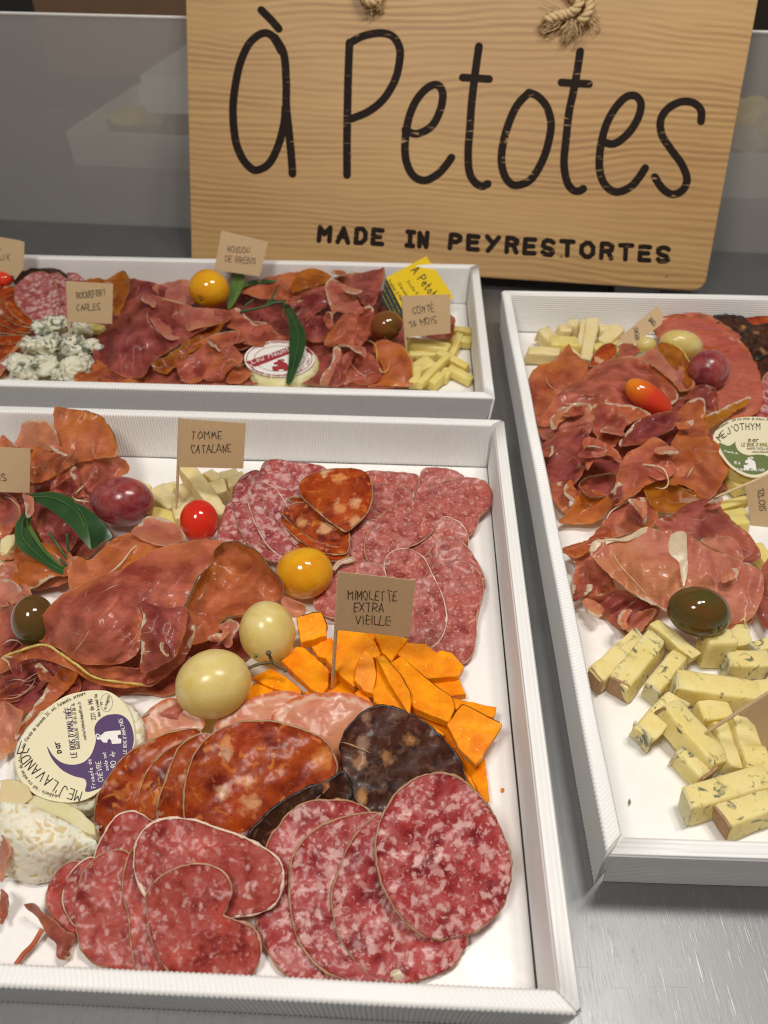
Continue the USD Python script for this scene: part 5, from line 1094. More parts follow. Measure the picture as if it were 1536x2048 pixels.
def goat_on(t, f, L, n, mat='label_white'):
    g = Polygon([f(x, y) for x, y in _GP]).buffer(0.4)
    put(t, 'goat_emblem', cat_meshes([flat_mesh(g, L, n, 0.0004), ink_mesh([np.array([f(x, y) for x, y in _GH])], 1.8, L, n, True, 0.0004)]), mat, False)
k_ = 3.657
goat_on(gt, lambda x, y: ((885-y)/k_, 1340+(540-x)/k_), L0, gn)
def lab_text(t, text, reg, bl, h, mat, L, n, w=0.9, fit=True, curve=True, gap=0.26, sx=0.62):
    b = pts(reg, bl); b = catmull(b, 4, False)[0][:, :2] if len(b) > 2 else b[:, :2]
    return ink_mesh(write(text, b, h, fit=fit, gap=gap, sx=sx), w, L, n, lift=0.0005)
dk = [("MEJ'LAVANDE", '600,890 480,850 370,780 270,690 200,600 225,560', 21, 1.6), ('par', '450,602 430,510', 13, 1.8), ('46600 CAZILLAC - 05 65 32 86 76', '585,575 545,240', 6.5, 0.7), ('contact@leboisdamalthee.fr', '632,508 588,225', 6.5, 0.7), ('dans le produit fini', '735,338 708,172', 6, 0.7),
      ('Ingrédients : lait cru entier de chèvre, eau florale de lavande 3%, sel, ferments, présure', '440,912 340,890 240,830 175,740 160,640 200,520 300,390 400,290 520,220 630,175', 7, 0.75), ('FR', '752,250 747,230', 4, .6), ('46-060-004', '775,290 805,185', 4.5, .6), ('CE', '800,235 797,215', 4, .6)]
put(gt, 'dark_lettering', cat_meshes([lab_text(gt, a, 'D', b, h, 0, L0, gn, w) for a, b, h, w in dk]+[ink_mesh([np.array([(1340*0+(778+44*math.cos(q))/k_, 1340+(238+66*math.sin(q))/k_) for q in np.linspace(0, 2*np.pi, 24)])], 0.5, L0, gn, lift=0.0005)]), 'ink', False)
put(gt, 'purple_lettering', cat_meshes([lab_text(gt, a, 'D', b, h, 0, L0, gn, w) for a, b, h, w in [("LE BOIS D'AMALTHÉE", '562,635 515,265', 11.5, 1.3), ('22% de MG', '700,360 672,205', 8.5, 1.0)]]), 'ink_purple', False)
put(gt, 'pale_lettering', cat_meshes([lab_text(gt, a, 'D', b, h, 0, L0, gn, w) for a, b, h, w in [('Fromage de', '700,860 665,645', 8, 1.0), ('CHÈVRE', '755,812 735,658', 10, 1.1), ('poids net', '795,730 772,595', 7, .9), ('90 gr', '848,720 842,585', 10, 1.3), ("LE BOIS D'AMALTHÉE", '925,610 922,480 890,348', 6.5, .9)]]), 'label_white', False)
def wedge(label, reg, s, z, th, mat, tmat=None, **k):
    return slab_cheese('cheese_chunk', label, 'cheese', reg, s, z, th, mat, **k)
wedge('bloomy white cheese piece at the left edge under the label', 'D', '0,805 60,795 140,810 210,850 235,925 160,985 60,1000 0,1005', 2.4, 1.6, 'bloom_rind', slope=(.1, .5))
wedge('pale cut paste of the cheese between label and wrinkled wedge', 'D', '200,905 280,925 370,960 480,970 590,1030 690,1130 700,1215 600,1180 450,1090 300,1030 200,985', 2.5, 2.0, 'brie_paste', slope=(.2, .2))
_bw = 'D', '0,1000,3.0 90,975,3.2 200,985,3.2 330,1035,3.1 460,1095,2.9 590,1165,2.6 690,1235,2.3 718,1310,1.9 690,1360,1.5 600,1405,1.2 480,1480,0.9 380,1540,0.7 260,1565,0.6 140,1540,0.6 40,1505,0.7 0,1480,0.8'
sheet('cheese_chunk', 'wrinkled white rinded cheese wedge at the lower left edge', 'cheese', _bw[0], _bw[1], 'bloom_rind', inner='200,1200,3.3 450,1290,2.7', thick=1.6, jag=2, rough=0.10, res=2.6, bulge=0.3, wrinkle=0.055)
for i, (lab, u, v) in enumerate((('tiny orange cheese crumb on the paper right of the mimolette', 1005, 1580), ('tiny crumb on the paper near the front edge of the tray', 215, 1990))):
    c = P(u, v, 0.40); m = trimesh.creation.icosphere(2, 0.0011); q = np.array(m.vertices); q *= (1+0.8*(meshkit.fbm(q*900+i*7, 2, i)-.5))[:, None]; m.vertices = q+c
    t_ = thing('cheese_crumb', lab, 'crumb', c); put(t_, 'crumb', m, 'mimolette' if 'orange' in lab else 'comte', True)
# ------------------------------------------------------------------ right hand tray
HQ = HG
ST('tomme cube at the far left of the right tray', 'Q', '150,430,1.2', '330,440,1.2', 0.9, 0.9, 'tomme')
ST('tomme stick with white rind standing at the back of the right tray', 'Q', '250,290,2.1', '330,370,1.6', 0.9, 0.9, 'tomme', rind=-1, rindmat='bloom_rind')
ST('tomme cube second from the back left', 'Q', '330,270,2.4', '395,270,2.4', 0.8, 1.2, 'tomme')
ST('tomme piece with bloomy rind beside the tall stick', 'Q', '402,235,2.7', '462,240,2.7', 0.9, 1.2, 'tomme', rind=-1, rindmat='bloom_rind')
ST('tall tomme stick pointing to the rim of the right tray', 'Q', '530,215,3.1', '490,450,2.0', 0.8, 0.8, 'tomme', rind=1, rindmat='bloom_rind')
ST('tomme stick left of the tall one', 'Q', '495,225,2.8', '465,380,2.0', 0.6, 0.9, 'tomme')
ST('tomme stick leaning right beside the back flag', 'Q', '690,255,2.9', '590,350,2.3', 0.9, 0.8, 'tomme')
ST('tomme piece behind the leaning stick', 'Q', '570,270,2.4', '650,270,2.4', 0.8, 0.9, 'tomme')
ST('low tomme piece in front of the leaning stick', 'Q', '590,360,2.0', '740,355,2.0', 0.8, 0.9, 'tomme')
ST('tomme base pieces under the tall stick', 'Q', '270,370,1.5', '440,380,1.5', 1.2, 1.0, 'comte')
ST('tomme base piece right of the tall stick', 'Q', '540,420,1.5', '680,400,1.5', 1.2, 1.0, 'comte')
ST('tomme bit with rind beside the amber ham', 'Q', '395,395,2.1', '465,450,1.8', 0.8, 0.7, 'tomme')
HQ('big dark under-slice of ham along the right tray', 'Q', '190,640,0.9 350,500,1.4 800,480,1.8 1100,560,1.6 1180,840,1.4 1330,1000,1.0 1300,1200,0.8 700,1250,0.8 350,1200,0.7 260,1000,0.7', 'dark')
HQ('paprika edged cured loin slice at the back of the right tray', 'Q', '900,215,2.4 1000,195,2.7 1130,186,2.8 1200,200,2.7 1260,240,2.6 1380,320,2.3 1420,400,2.0 1300,420,1.9 1100,330,2.1 980,290,2.1', 'red', jag=3)
BRS = lambda lab, s, **k: sheet('loin_slice', lab, 'loin slice', 'Q', s, 'bresaola', **{**dict(thick=0.12, jag=3.5, rough=0.12, curl=0.35, crease=(0.4, 70, 30), res=4), **k})
BRS('upper long cured loin slice with an orange rim behind the purple grape', '880,290,2.5 930,222,2.9 1100,212,3.1 1250,250,3.0 1340,315,2.8 1400,400,2.4 1380,520,2.0 1200,480,2.1 1000,400,2.2')
BRS('narrow cured loin slice folded between the two larger ones','1010,330,2.7 1120,300,3.1 1260,300,3.2 1370,345,3.0 1440,430,2.6 1400,470,2.5 1280,400,2.8 1130,370,2.8')
BRS('big cured loin slice with an orange rim right of the purple grape', '1080,400,2.6 1200,385,2.9 1330,375,3.0 1400,400,2.9 1468,480,2.7 1498,590,2.4 1507,680,2.0 1470,760,1.6 1380,790,1.4 1250,770,1.6 1200,640,2.1')
SL('sausage_slice', 'knobbly black sausage slice at the upper right edge', 'Q', '1220,215,2.6 1290,200,2.8 1370,205,2.8 1440,260,2.6 1480,330,2.3 1500,450,1.9 1450,440,1.9 1380,360,2.1 1300,290,2.3', 'black_sausage', 'casing_black', 'black sausage slice', jag=5, rc=0.14)
SL('sausage_slice', 'second black sausage slice at the right photo edge', 'Q', '1380,380,2.2 1420,280,2.6 1480,260,2.7 1560,280,2.7 1560,560,1.7 1490,545,1.7 1440,460,1.9', 'black_sausage', 'casing_black', 'black sausage slice', jag=6, rc=0.14, ripple=(0.12, 30, 40))
SL('chorizo_slice', 'orange chorizo edge at the upper right photo edge', 'Q', '1380,225,2.4 1440,212,2.6 1560,215,2.6 1560,330,2.1 1500,290,2.2 1440,260,2.3', 'chorizo', 'casing', 'chorizo slice', jag=2)
SL('salami_slice', 'salami slice at the right photo edge above the green label', 'Q', '1480,700,1.4 1510,560,1.9 1560,540,2.0 1560,800,1.0 1460,780,1.0', 'rosette', CR_)
SL('chorizo_slice', 'small orange chorizo half moon behind the amber ham', 'Q', '515,490,2.2 560,400,2.6 620,362,2.8 662,375,2.7 660,430,2.4 600,470,2.1', 'chorizo', 'casing', 'chorizo slice')
HQ('amber ham slice at the left of the right tray under the cubes', 'Q', '158,590,1.3 200,505,1.8 290,470,2.1 340,425,2.3 395,368,2.5 430,420,2.4 500,480,2.2 480,560,1.9 380,640,1.6 300,740,1.3 210,810,1.0 175,700,1.1', 'orange', ridge=[('262,530,2.05 265,570,2.0 290,610,1.9 330,635,1.8 360,640,1.75', 'fat', 0.04)], bulge=0.2)
HQ('domed smooth ham slice behind the orange red tomato', 'Q', '215,830,1.8 270,740,2.2 340,650,2.5 450,565,2.8 560,485,3.0 650,452,3.1 740,448,3.1 830,470,3.0 920,530,2.8 990,600,2.6 1022,665,2.3 990,712,2.1 900,730,2.1 760,760,2.1 600,780,2.0 400,830,1.7', 'red', inner='600,600,3.2 800,580,3.2', bulge=0.3, jag=1, fat=[(10, 12)], ripple=None)
HQ('crumpled pink ham slice behind the domed one', 'Q', '675,450,3.1 760,432,3.3 800,440,3.4 880,388,3.3 905,400,3.3 960,470,3.1 1060,510,2.9 1120,600,2.5 1050,640,2.3 1000,600,2.7 930,530,3.0 820,465,3.2', 'pink', jag=4, ripple=(0.15, 40, 30))
HQ('dark amber ham fold between the green and purple grapes', 'Q', '900,375,3.4 960,358,3.5 1050,405,3.5 1060,430,3.4 1100,490,3.1 1130,610,2.5 1080,620,2.5 1030,540,2.9 940,440,3.2', 'amber', rind=[(1, 5, 'fat_yellow', 0.07)], ripple=(0.12, 50, 40))
HQ('purple ham bit at the green grape', 'Q', '690,372,2.9 760,365,3.0 800,400,3.0 760,440,2.9 690,440,2.8', 'dark')
HQ('dark ham fold below the purple grape', 'Q', '1080,650,2.4 1150,600,2.7 1230,620,2.6 1250,700,2.2 1250,770,1.8 1180,770,1.9 1110,710,2.2', 'dark', ripple=(0.15, 40, 60))
HQ('ham slice with a bristly amber rim above the green label', 'Q', '1180,780,1.9 1260,740,2.2 1350,700,2.5 1440,668,2.6 1400,720,2.3 1310,780,1.9 1240,830,1.6 1190,840,1.6', 'amber', fat=[(0, 3)], jag=5)
HQ('ruffled pink ham at the left rim of the right tray', 'Q', '212,835,1.6 260,790,2.0 330,745,2.3 430,706,2.6 515,712,2.7 540,760,2.6 530,850,2.3 490,880,2.2 420,870,2.2 300,920,1.8 225,885,1.5', 'pink', jag=5, ripple=(0.22, 34, 70), fat=[(2, 5)])
HQ('ruffled red ham below the orange red tomato', 'Q', '535,720,2.7 600,698,2.9 680,716,3.0 790,728,3.0 865,775,2.9 790,800,2.8 720,840,2.7 690,910,2.4 640,955,2.1 560,915,2.2 525,810,2.5', 'red', jag=4, ripple=(0.24, 36, 50), fat=[(0, 4)])
HQ('dark red ham fan right below the orange red tomato', 'Q', '685,945,2.5 735,860,2.9 800,800,3.2 900,765,3.3 1035,755,3.1 1020,820,3.0 960,870,2.9 880,905,2.8 800,940,2.7', 'dark', fat=[(0, 2)], ripple=(0.14, 55, 60))
HQ('pale amber ham fold left of the green label', 'Q', '1030,745,2.8 1090,690,3.0 1165,676,2.9 1180,760,2.6 1200,880,2.2 1120,890,2.4 1010,830,2.7', 'orange', fat=[(1, 3)], jag=3.5)
HQ('dark ham slice along the left rim lower down', 'R', '232,0,1.6 290,-80,2.0 380,-110,2.3 470,-135,2.5 515,-60,2.4 505,60,2.0 430,190,1.6 360,195,1.4 285,190,1.3 250,100,1.4', 'dark', inner='380,-10,2.4', jag=2)
HQ('red ham tongue at the left rim of the right tray', 'R', '268,225,1.2 300,195,1.5 345,183,1.7 405,190,1.8 400,260,1.6 380,360,1.3 350,340,1.2 310,290,1.1', 'red', fat=[(2, 4)])
HQ('orange red slice tip hanging over the white paper', 'R', '340,415,0.9 375,370,1.3 470,240,2.0 560,235,2.2 640,290,2.1 600,370,1.6 540,415,1.2 430,425,0.9', 'orange', jag=3)
HQ('rolled ham slice with a dark hollow and a crusty rim', 'R', '455,195,2.5 500,160,2.8 560,148,2.9 662,143,2.9 640,240,2.4 565,272,2.2 495,258,2.2 470,230,2.3', 'dark', bulge=-0.6, rind=[(0, 8, 'crust', 0.05)], jag=1)
HQ('narrow upright ham fold with a fat edge by the hollow roll', 'R', '370,390,1.7 400,300,2.2 460,190,2.7 500,60,2.9 530,-20,3.0 560,20,2.9 490,110,2.9 440,230,2.5 400,370,1.9', 'orange', fat=[(0, 4)], jag=2)
HQ('ruffled ham above the hollow roll', 'R', '480,-60,2.9 560,-60,3.1 640,-20,3.1 690,30,3.0 690,70,2.9 620,30,2.9 540,60,2.9 500,110,2.8', 'red', jag=4, ripple=(0.2, 36, 20))
HQ('red ham slice in the middle with a long white fat line', 'R', '590,495,2.0 605,400,2.4 645,310,2.8 740,300,2.9 840,270,2.9 900,330,2.8 880,430,2.5 760,470,2.3 660,500,2.0', 'red', ridge=[('590,490,2.2 610,400,2.6 640,350,2.9 700,310,3.2 760,270,3.4 800,225,3.5 850,190,3.5', 'fat', 0.08)])
HQ('curled thick ham lobe in the middle of the right tray', 'R', '735,315,3.0 780,275,3.3 820,280,3.3 842,390,3.0 825,430,2.7 775,420,2.6 745,370,2.7', 'dark', bulge=0.5, jag=1, fat=[(2, 4)])
HQ('large ham slice falling down the middle left of the white curl', 'R', '640,310,3.1 655,220,3.4 690,90,3.7 730,20,3.9 800,-20,4.0 880,-75,4.0 945,-45,4.0 1000,20,3.9 1010,90,3.7 950,160,3.6 860,190,3.6 790,240,3.4 700,300,3.2', 'red', inner='800,100,4.2', jag=3)
HQ('rolled pink ham with a white fat curl near the green label', 'R', '800,100,4.3 860,60,4.5 900,0,4.6 960,40,4.6 1010,110,4.4 1000,130,4.2 950,165,4.0 880,165,4.1', 'red', jag=4, ridge=[('800,85,4.4 880,90,4.6 930,105,4.7 955,140,4.5 965,190,4.2 940,220,4.0 890,215,4.0', 'fat', 0.09)])
HQ('broad orange ham slice reaching to the green label', 'R', '960,190,3.4 1000,100,3.8 985,-40,4.1 1040,-130,4.0 1080,-175,3.8 1150,-120,3.6 1230,-50,3.3 1335,25,2.9 1320,90,2.7 1290,150,2.6 1240,245,2.5 1170,285,2.7 1080,210,3.2', 'orange', jag=3.5, inner='1150,40,3.9', ridge=[('1070,160,3.8 1100,110,4.0 1110,90,4.0', 'fat', 0.10)])
HQ('amber pocket of ham under the orange slice', 'R', '830,210,2.8 950,190,3.0 1080,230,3.0 1170,275,2.8 1080,330,2.6 970,360,2.5 880,330,2.5', 'amber', ripple=(0.12, 50, 20))
HQ('dark red ham slice lying across the middle right', 'R', '890,405,3.4 970,380,3.6 1060,320,3.8 1180,268,3.7 1240,295,3.5 1330,400,3.1 1430,490,2.7 1495,600,2.2 1450,645,2.1 1380,625,2.4 1350,520,2.8 1200,500,3.1 1080,500,3.3 960,490,3.3', 'dark', inner='1200,390,3.6')
HQ('ham pieces under the front slices by the left rim', 'R', '360,570,1.2 440,540,1.6 540,500,2.0 600,400,2.4 640,480,2.3 620,640,1.9 660,790,1.3 600,835,1.0 440,835,0.9 415,780,0.9 425,650,1.1', 'red', jag=3, ripple=(0.15, 60, 40), fat=[(7, 9)])
HQ('lowest ruffled ham under the big front slice', 'R', '425,800,0.9 560,835,1.2 690,800,1.6 790,850,1.6 910,905,1.5 880,970,1.1 760,1065,0.7 660,1010,0.7 520,885,0.8', 'dark', jag=4, ripple=(0.2, 40, 50))
HQ('stringy pale ham shreds below the big front slice', 'R', '700,1000,1.0 760,950,1.5 830,920,1.7 900,915,1.7 860,980,1.3 780,1050,0.9', 'pink', jag=6, ripple=(0.15, 26, 50))
HQ('orange ham wing left of the big front slice', 'R', '355,570,1.6 430,565,1.9 520,500,2.4 590,430,2.8 640,470,2.8 600,540,2.6 540,570,2.4 430,620,1.8', 'orange')
HQ('largest ham slice at the front of the right tray with a fat rim', 'R', '520,600,2.9 545,540,3.2 640,520,3.6 740,520,3.8 840,450,3.9 970,480,4.1 1080,490,4.1 1200,560,3.9 1370,630,3.4 1490,690,2.9 1512,780,2.5 1490,880,2.2 1440,960,1.9 1330,1025,1.7 1310,920,2.2 1200,830,2.8 1060,800,3.0 980,880,2.6 960,925,2.3 900,895,2.3 790,840,2.4 690,770,2.6 600,690,2.8', 'pink', inner='800,650,4.1 1200,700,3.5', jag=3, fat=[(0, 1.2), (15, 20)], patch=['965,550,4.35 985,482,4.5 1060,472,4.5 1072,560,4.4 1076,680,4.05 1055,780,3.6 1036,720,3.8 1022,640,4.1 980,600,4.25', '518,600,3.2 530,530,3.5 600,508,3.75 700,505,3.95 830,440,4.15 842,468,4.1 740,522,3.95 640,528,3.7 580,570,3.4 570,620,3.2'],
   ridge=[('515,600,3.1 560,530,3.5 640,515,3.8 740,515,4.0 845,448,4.1', 'fat', 0.14), ('640,570,3.9 680,650,3.9 760,740,3.5 860,850,2.8', 'fat', 0.05)])
HQ('translucent ham flap over the dark red slice', 'R', '1150,520,3.7 1250,500,3.6 1330,500,3.4 1380,560,3.2 1390,640,3.0 1280,590,3.3', 'pink', jag=1, ripple=None)
HQ('dark ham end at the right photo edge', 'R', '1490,700,2.2 1560,640,2.3 1560,1010,1.2 1480,950,1.5', 'dark')
HQ('orange ham lobe at the right below the tomato', 'R', '1280,1010,1.7 1360,985,1.9 1450,950,1.9 1420,1010,1.6 1330,1060,1.3', 'orange', jag=4)
ball('grape', 'green grape lying among the ham at the back of the right tray', 'grape', 1363, 688, 3.3, 43, 26, 'grape_green', rot=14, depth=30)
ball('grape', 'green grape half hidden behind the back flag of the right tray', 'grape', 1292, 690, 2.6, 20, 16, 'grape_green', depth=18)
ball('grape', 'purple red grape in the right tray', 'grape', 1417, 740, 3.6, 41, 37, 'grape_red', rot=60)
ball('tomato', 'long orange red tomato lying on ham in the right tray', 'tomato', 1298, 797, 3.5, 56, 26, 'tomato_orange', rot=36, depth=27, egg=0.22)
ball('tomato', 'dark olive green tomato at the front of the right tray', 'tomato', 1398, 1224, 3.7, 61, 51, 'tomato_dark', rot=12, depth=50, stem=(0.62, -0.45, 0.72))
# green labelled goat cheese
gt, gc, gn, gx_, gy_ = disc_cheese('goat cheese under the green lettered label at the right edge', 1505, 904, 3.1, 0.0285, 0.020, 9, 'comte', (0, -1, 0))
_lab = smooth_poly('Q', '1240,960 1222,905 1240,860 1290,815 1360,790 1440,784 1530,790 1620,830 1670,900 1670,980 1620,1060 1540,1115 1460,1132 1390,1115 1320,1070 1270,1010')
put(gt, 'paper_label', plate(_lab, gc+gn*0.0008, gn, 0.0006), 'label_cream', False, label='cream paper label with a green swirl')
L0 = gc+gn*0.0008
_sw = smooth_poly('Q', '1255,935 1310,950 1350,925 1375,890 1390,860 1355,905 1352,950 1375,985 1420,1003 1480,1000 1530,1008 1570,1040 1545,1080 1500,1108 1450,1115 1395,1100 1330,1060 1285,1005')
put(gt, 'green_swirl', flat_mesh(_sw.intersection(_lab.buffer(-0.7)), L0, gn, 0.0002), 'label_green', False)
goat_on(gt, lambda x, y: (1000+(1398+x*0.72)/2.866, 560+(1088-y*0.40)/2.866), L0, gn)
put(gt, 'dark_lettering', cat_meshes([lab_text(gt, a, 'Q', b, h, 0, L0, gn, w) for a, b, h, w in [("MEJ'OTHYM", '1265,925 1310,885 1380,860 1500,858', 13, 1.3), ('par', '1425,925 1490,925', 7, 1.3), ('46600 CAZILLAC', '1415,970 1545,972', 4, .6), ('contact@leboisdamalthee.fr', '1445,988 1600,990', 3.5, .5), ('Ingrédients : lait cru entier de chèvre, thym', '1245,860 1320,815 1400,800 1560,805', 4.5, .6)]]), 'ink', False)
put(gt, 'olive_lettering', lab_text(gt, "LE BOIS D'AMALTHÉE", 'Q', '1385,952 1590,952', 6.5, 0, L0, gn, 1.1), 'ink_olive', False)
put(gt, 'pale_lettering', cat_meshes([lab_text(gt, a, 'Q', b, h, 0, L0, gn, w) for a, b, h, w in [("LE BOIS D'AMALTHÉE", '1350,1090 1520,1096', 4, .8), ('Fromage de', '1285,985 1365,1000', 4, .7), ('90 gr', '1340,1055 1380,1060', 6, .9)]]), 'label_white', False)
ST('comte stick under the right flag nearest the green label', 'R', '1240,315,1.6', '1420,270,1.8', 0.7, 0.7, 'comte')
ST('comte stick under the right flag nearest the ham', 'R', '1270,370,1.5', '1410,340,1.6', 0.6, 0.6, 'comte')
ST('upright comte stick under the right flag', 'R', '1290,410,1.3', '1420,400,1.4', 0.8, 0.8, 'comte')
ST('pale cheese stick at the right photo edge below the flag', 'R', '1470,545,1.6', '1560,660,1.3', 0.8, 0.8, 'comte')
ST('yellow cheese stick behind the pick of the right flag', 'R', '1330,180,1.8', '1500,120,2.0', 1.2, 0.9, 'comte')
flag('kraft flag with sideways writing at the right photo edge', 'R', '1225,275,2.2', '1580,125', '1405,205 1580,120 1580,500 1452,525', [('12LOIS', '1478,222 1492,360')], lean=-1.0, h=12, inkw=1.5, yaw=-8)
flag('leaning paper flag at the back of the right tray', 'Q', '640,390,2.4', '905,150', '690,322 905,150 938,205 928,252 760,378 700,360', [('BREBIS', '800,340 790,268'), ('TOMME', '900,250 862,210')], lean=2.0, h=8, inkw=1.1, yaw=8)
# blue cheese sticks
BL_ = lambda lab, a, b, w, h, **k: stick('cheese_stick', lab, 'cheese stick', 'S', a, b, w*1.34, h*1.55, 'bleu', **k)
BL_('brown rinded blue cheese stick at the far left by the rim', '300,555,1.1', '600,280,1.3', 0.95, 0.85, rind=-1, blue=1)
BL_('second blue cheese stick from the left with a brown rind end', '480,580,1.7', '740,255,1.9', 1.05, 1.0, rind=-1, blue=1)
BL_('blue cheese stick with a mouldy near end between two rinded ones', '690,640,1.2', '890,400,1.3', 0.8, 0.9, blue=-1)
BL_('blue cheese stick across the top left under the dark tomato', '705,135,2.6', '1000,370,2.3', 0.62, 0.8, roll=10)
BL_('blunt cheese block right of the topmost stick', '1040,300,2.1', '1240,300,2.1', 1.05, 1.5)
BL_('cheese stick with a brown rind at the right photo edge', '1210,400,1.9', '1500,400,2.0', 0.95, 1.0, rind=1, blue=-1)
BL_('green flecked cheese strip at the right edge under the ham', '1390,310,2.0', '1520,270,2.1', 0.6, 0.8, blue=-1)
slab_cheese('cheese_chunk', 'amber cheese wedge with pale rind under the dark tomato', 'cheese', 'S', '1185,240 1330,110 1390,290 1260,320', 1.9, 1.1, 'bleu')
BL_('largest blue cheese bar in the middle of the heap', '860,530,2.5', '1430,610,2.4', 1.15, 1.15, blue=-1)
BL_('blue cheese bar with a mouldy near end left of the flag stick', '610,950,1.1', '850,700,1.6', 1.0, 1.0, blue=-1)
BL_('blue cheese stick pierced by the wooden pick', '820,745,2.4', '1180,1160,1.4', 1.05, 0.95, rind=-1, roll=-8)
BL_('cheese piece deep in the heap under the pierced stick', '1000,800,1.2', '1200,760,1.2', 1.0, 0.9)
BL_('cheese piece in shadow right of the pierced stick', '1160,880,1.3', '1270,1190,1.0', 1.0, 0.9)
BL_('curved blue cheese stick right of the pierced one', '1285,820,2.2', '1410,1200,1.5', 0.95, 1.1, taper=1.2)
BL_('mouldy end of a stick under the pierced one', '880,1060,0.9', '1060,1230,0.9', 0.9, 0.8, rind=1, blue=-1)
BL_('long blue cheese stick at the very front', '925,1400,1.5', '1490,1240,1.6', 0.95, 1.1, blue=-1)
BL_('rinded blue cheese stick at the front right corner', '1150,1530,1.0', '1510,1390,1.2', 1.1, 1.0, rind=-1, blue=1)
BL_('cheese piece at the right photo edge behind the kraft flag', '1390,600,1.9', '1520,600,2.0', 0.9, 0.9)
flag('kraft flag stuck into the blue cheese at the front of the right tray', 'S', '1035,925,2.1', '1560,590', '1280,790 1560,610 1560,1230 1480,1090 1400,860 1340,800', [], lean=-1.2, yaw=-12)
_hb = slab_cheese('herb_flake', 'tiny green grey herb flake on the white paper', 'herb', 'S', '532,1375 542,1358 552,1380 542,1408', 0.42, 0.05, 'leaf_light', jag=0.3)
# ------------------------------------------------------------------ rear left tray
HT = lambda lab, reg, s, mat='ham_red', **k: HG(lab, reg, s, mat, **{**dict(res=3.5), **k})
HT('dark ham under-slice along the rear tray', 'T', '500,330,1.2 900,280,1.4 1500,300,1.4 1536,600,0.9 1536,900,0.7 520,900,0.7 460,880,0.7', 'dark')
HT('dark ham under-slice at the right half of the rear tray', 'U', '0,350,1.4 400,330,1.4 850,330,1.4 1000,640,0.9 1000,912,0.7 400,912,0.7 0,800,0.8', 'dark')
for lab, s, mt in [
    ('lowest chorizo slice at the left edge of the rear tray', '-60,640,0.9 60,622,1.0 172,628,1.0 130,655,0.8 0,672,0.7 -60,675,0.7', 'chorizo'),
    ('dark chorizo slice beneath the roquefort heap', '-60,660,0.8 80,650,0.8 140,670,0.7 20,860,0.5 -60,860,0.5', 'chorizo'),
    ('chorizo slice low in the fan at the left edge of the rear tray', '-50,520,1.3 40,520,1.5 150,570,1.4 175,600,1.2 110,618,1.0 0,600,1.0 -50,590,1.0', 'chorizo'),
    ('second chorizo slice of the fan at the left edge', '-50,440,1.8 0,440,2.0 60,500,1.9 150,560,1.6 175,600,1.3 110,600,1.3 40,570,1.4 -50,530,1.4', 'chorizo'),
    ('third chorizo slice of the fan at the left edge', '-40,390,2.3 10,385,2.5 40,460,2.3 110,530,1.9 190,570,1.6 100,560,1.6 20,510,1.8 -40,470,1.8', 'chorizo'),
    ('front chorizo slice of the fan at the left edge', '8,440,2.3 40,380,2.7 100,352,2.9 160,400,2.7 200,500,2.1 222,562,1.7 150,555,1.7 60,520,1.9 20,480,2.1', 'chorizo'),
    ('rear chorizo slice behind the red tomato', '-40,350,2.6 40,330,2.9 90,345,2.9 60,390,2.6 -40,420,2.3', 'chorizo')]:
    SL('chorizo_slice', lab, 'T', s, mt, 'casing', 'chorizo slice', res=4)
SL('sausage_slice', 'black sausage end with a knotted tip in the rear tray', 'T', '75,275,2.9 110,235,3.2 150,242,3.2 220,212,3.4 320,225,3.4 392,268,3.2 360,310,2.8 250,320,2.7 100,320,2.7', 'black_sausage', 'casing_black', 'black sausage slice', jag=3)
for lab, s in [('fourth rosette slice of the rear tray behind the roquefort flag', '388,268,3.0 440,254,3.1 500,300,2.9 510,360,2.5 420,400,2.4'),
    ('third rosette slice of the rear tray at the flag pick', '330,345,2.9 400,292,3.2 470,330,3.0 470,470,2.2 420,520,1.8 360,450,2.2'),
    ('second rosette slice of the rear tray', '238,330,3.1 290,262,3.5 350,262,3.5 420,320,3.2 430,450,2.4 400,535,1.9 310,500,2.1 260,410,2.6'),
    ('front rosette slice of the rear tray', '88,380,2.9 110,310,3.3 190,256,3.7 280,256,3.7 330,330,3.4 350,450,2.6 320,530,2.0 230,545,1.9 150,495,2.2 100,440,2.5')]:
    SL('salami_slice', lab, 'T', s, 'rosette', 'casing', res=4)
HT('amber ham edge standing behind the roquefort flag', 'T', '605,310,2.9 640,290,3.1 700,250,3.5 735,248,3.5 765,320,3.1 740,420,2.4 690,500,1.9 640,420,2.2', 'amber', rind=[(2, 5, 'crust', 0.05)])
HT('purple ham slice at the back centre of the rear tray', 'T', '740,300,2.9 850,300,3.1 1000,345,3.0 1120,440,2.5 960,430,2.6 860,400,2.7 720,520,2.0 690,450,2.3', 'dark')
HT('pink ham slice at the back left of the yellow tomato', 'T', '895,340,2.9 990,310,3.1 1070,298,3.2 1140,310,3.1 1150,430,2.5 1080,440,2.5 980,400,2.7', 'pink')
HT('orange scrap at the back wall of the rear tray', 'T', '500,295,2.6 580,285,2.7 640,300,2.6 620,340,2.3 520,330,2.3', 'amber')
HT('large smooth mauve ham slice in the rear tray', 'T', '555,770,1.3 565,650,1.9 640,575,2.4 750,475,3.0 870,380,3.5 960,405,3.6 1100,450,3.6 1250,465,3.5 1360,480,3.3 1345,540,3.0 1200,590,2.9 1090,660,2.6 990,720,2.2 900,780,1.8 840,865,1.3 720,862,1.2 620,810,1.3', 'dark', inner='820,620,3.0 1050,540,3.6', jag=2, ridge=[('900,440,3.7 870,490,3.6 880,550,3.5 930,600,3.3 1000,650,2.9', 'fat', 0.05), ('900,400,3.7 980,410,3.8 1060,430,3.8 1120,450,3.7', 'fat', 0.08)])
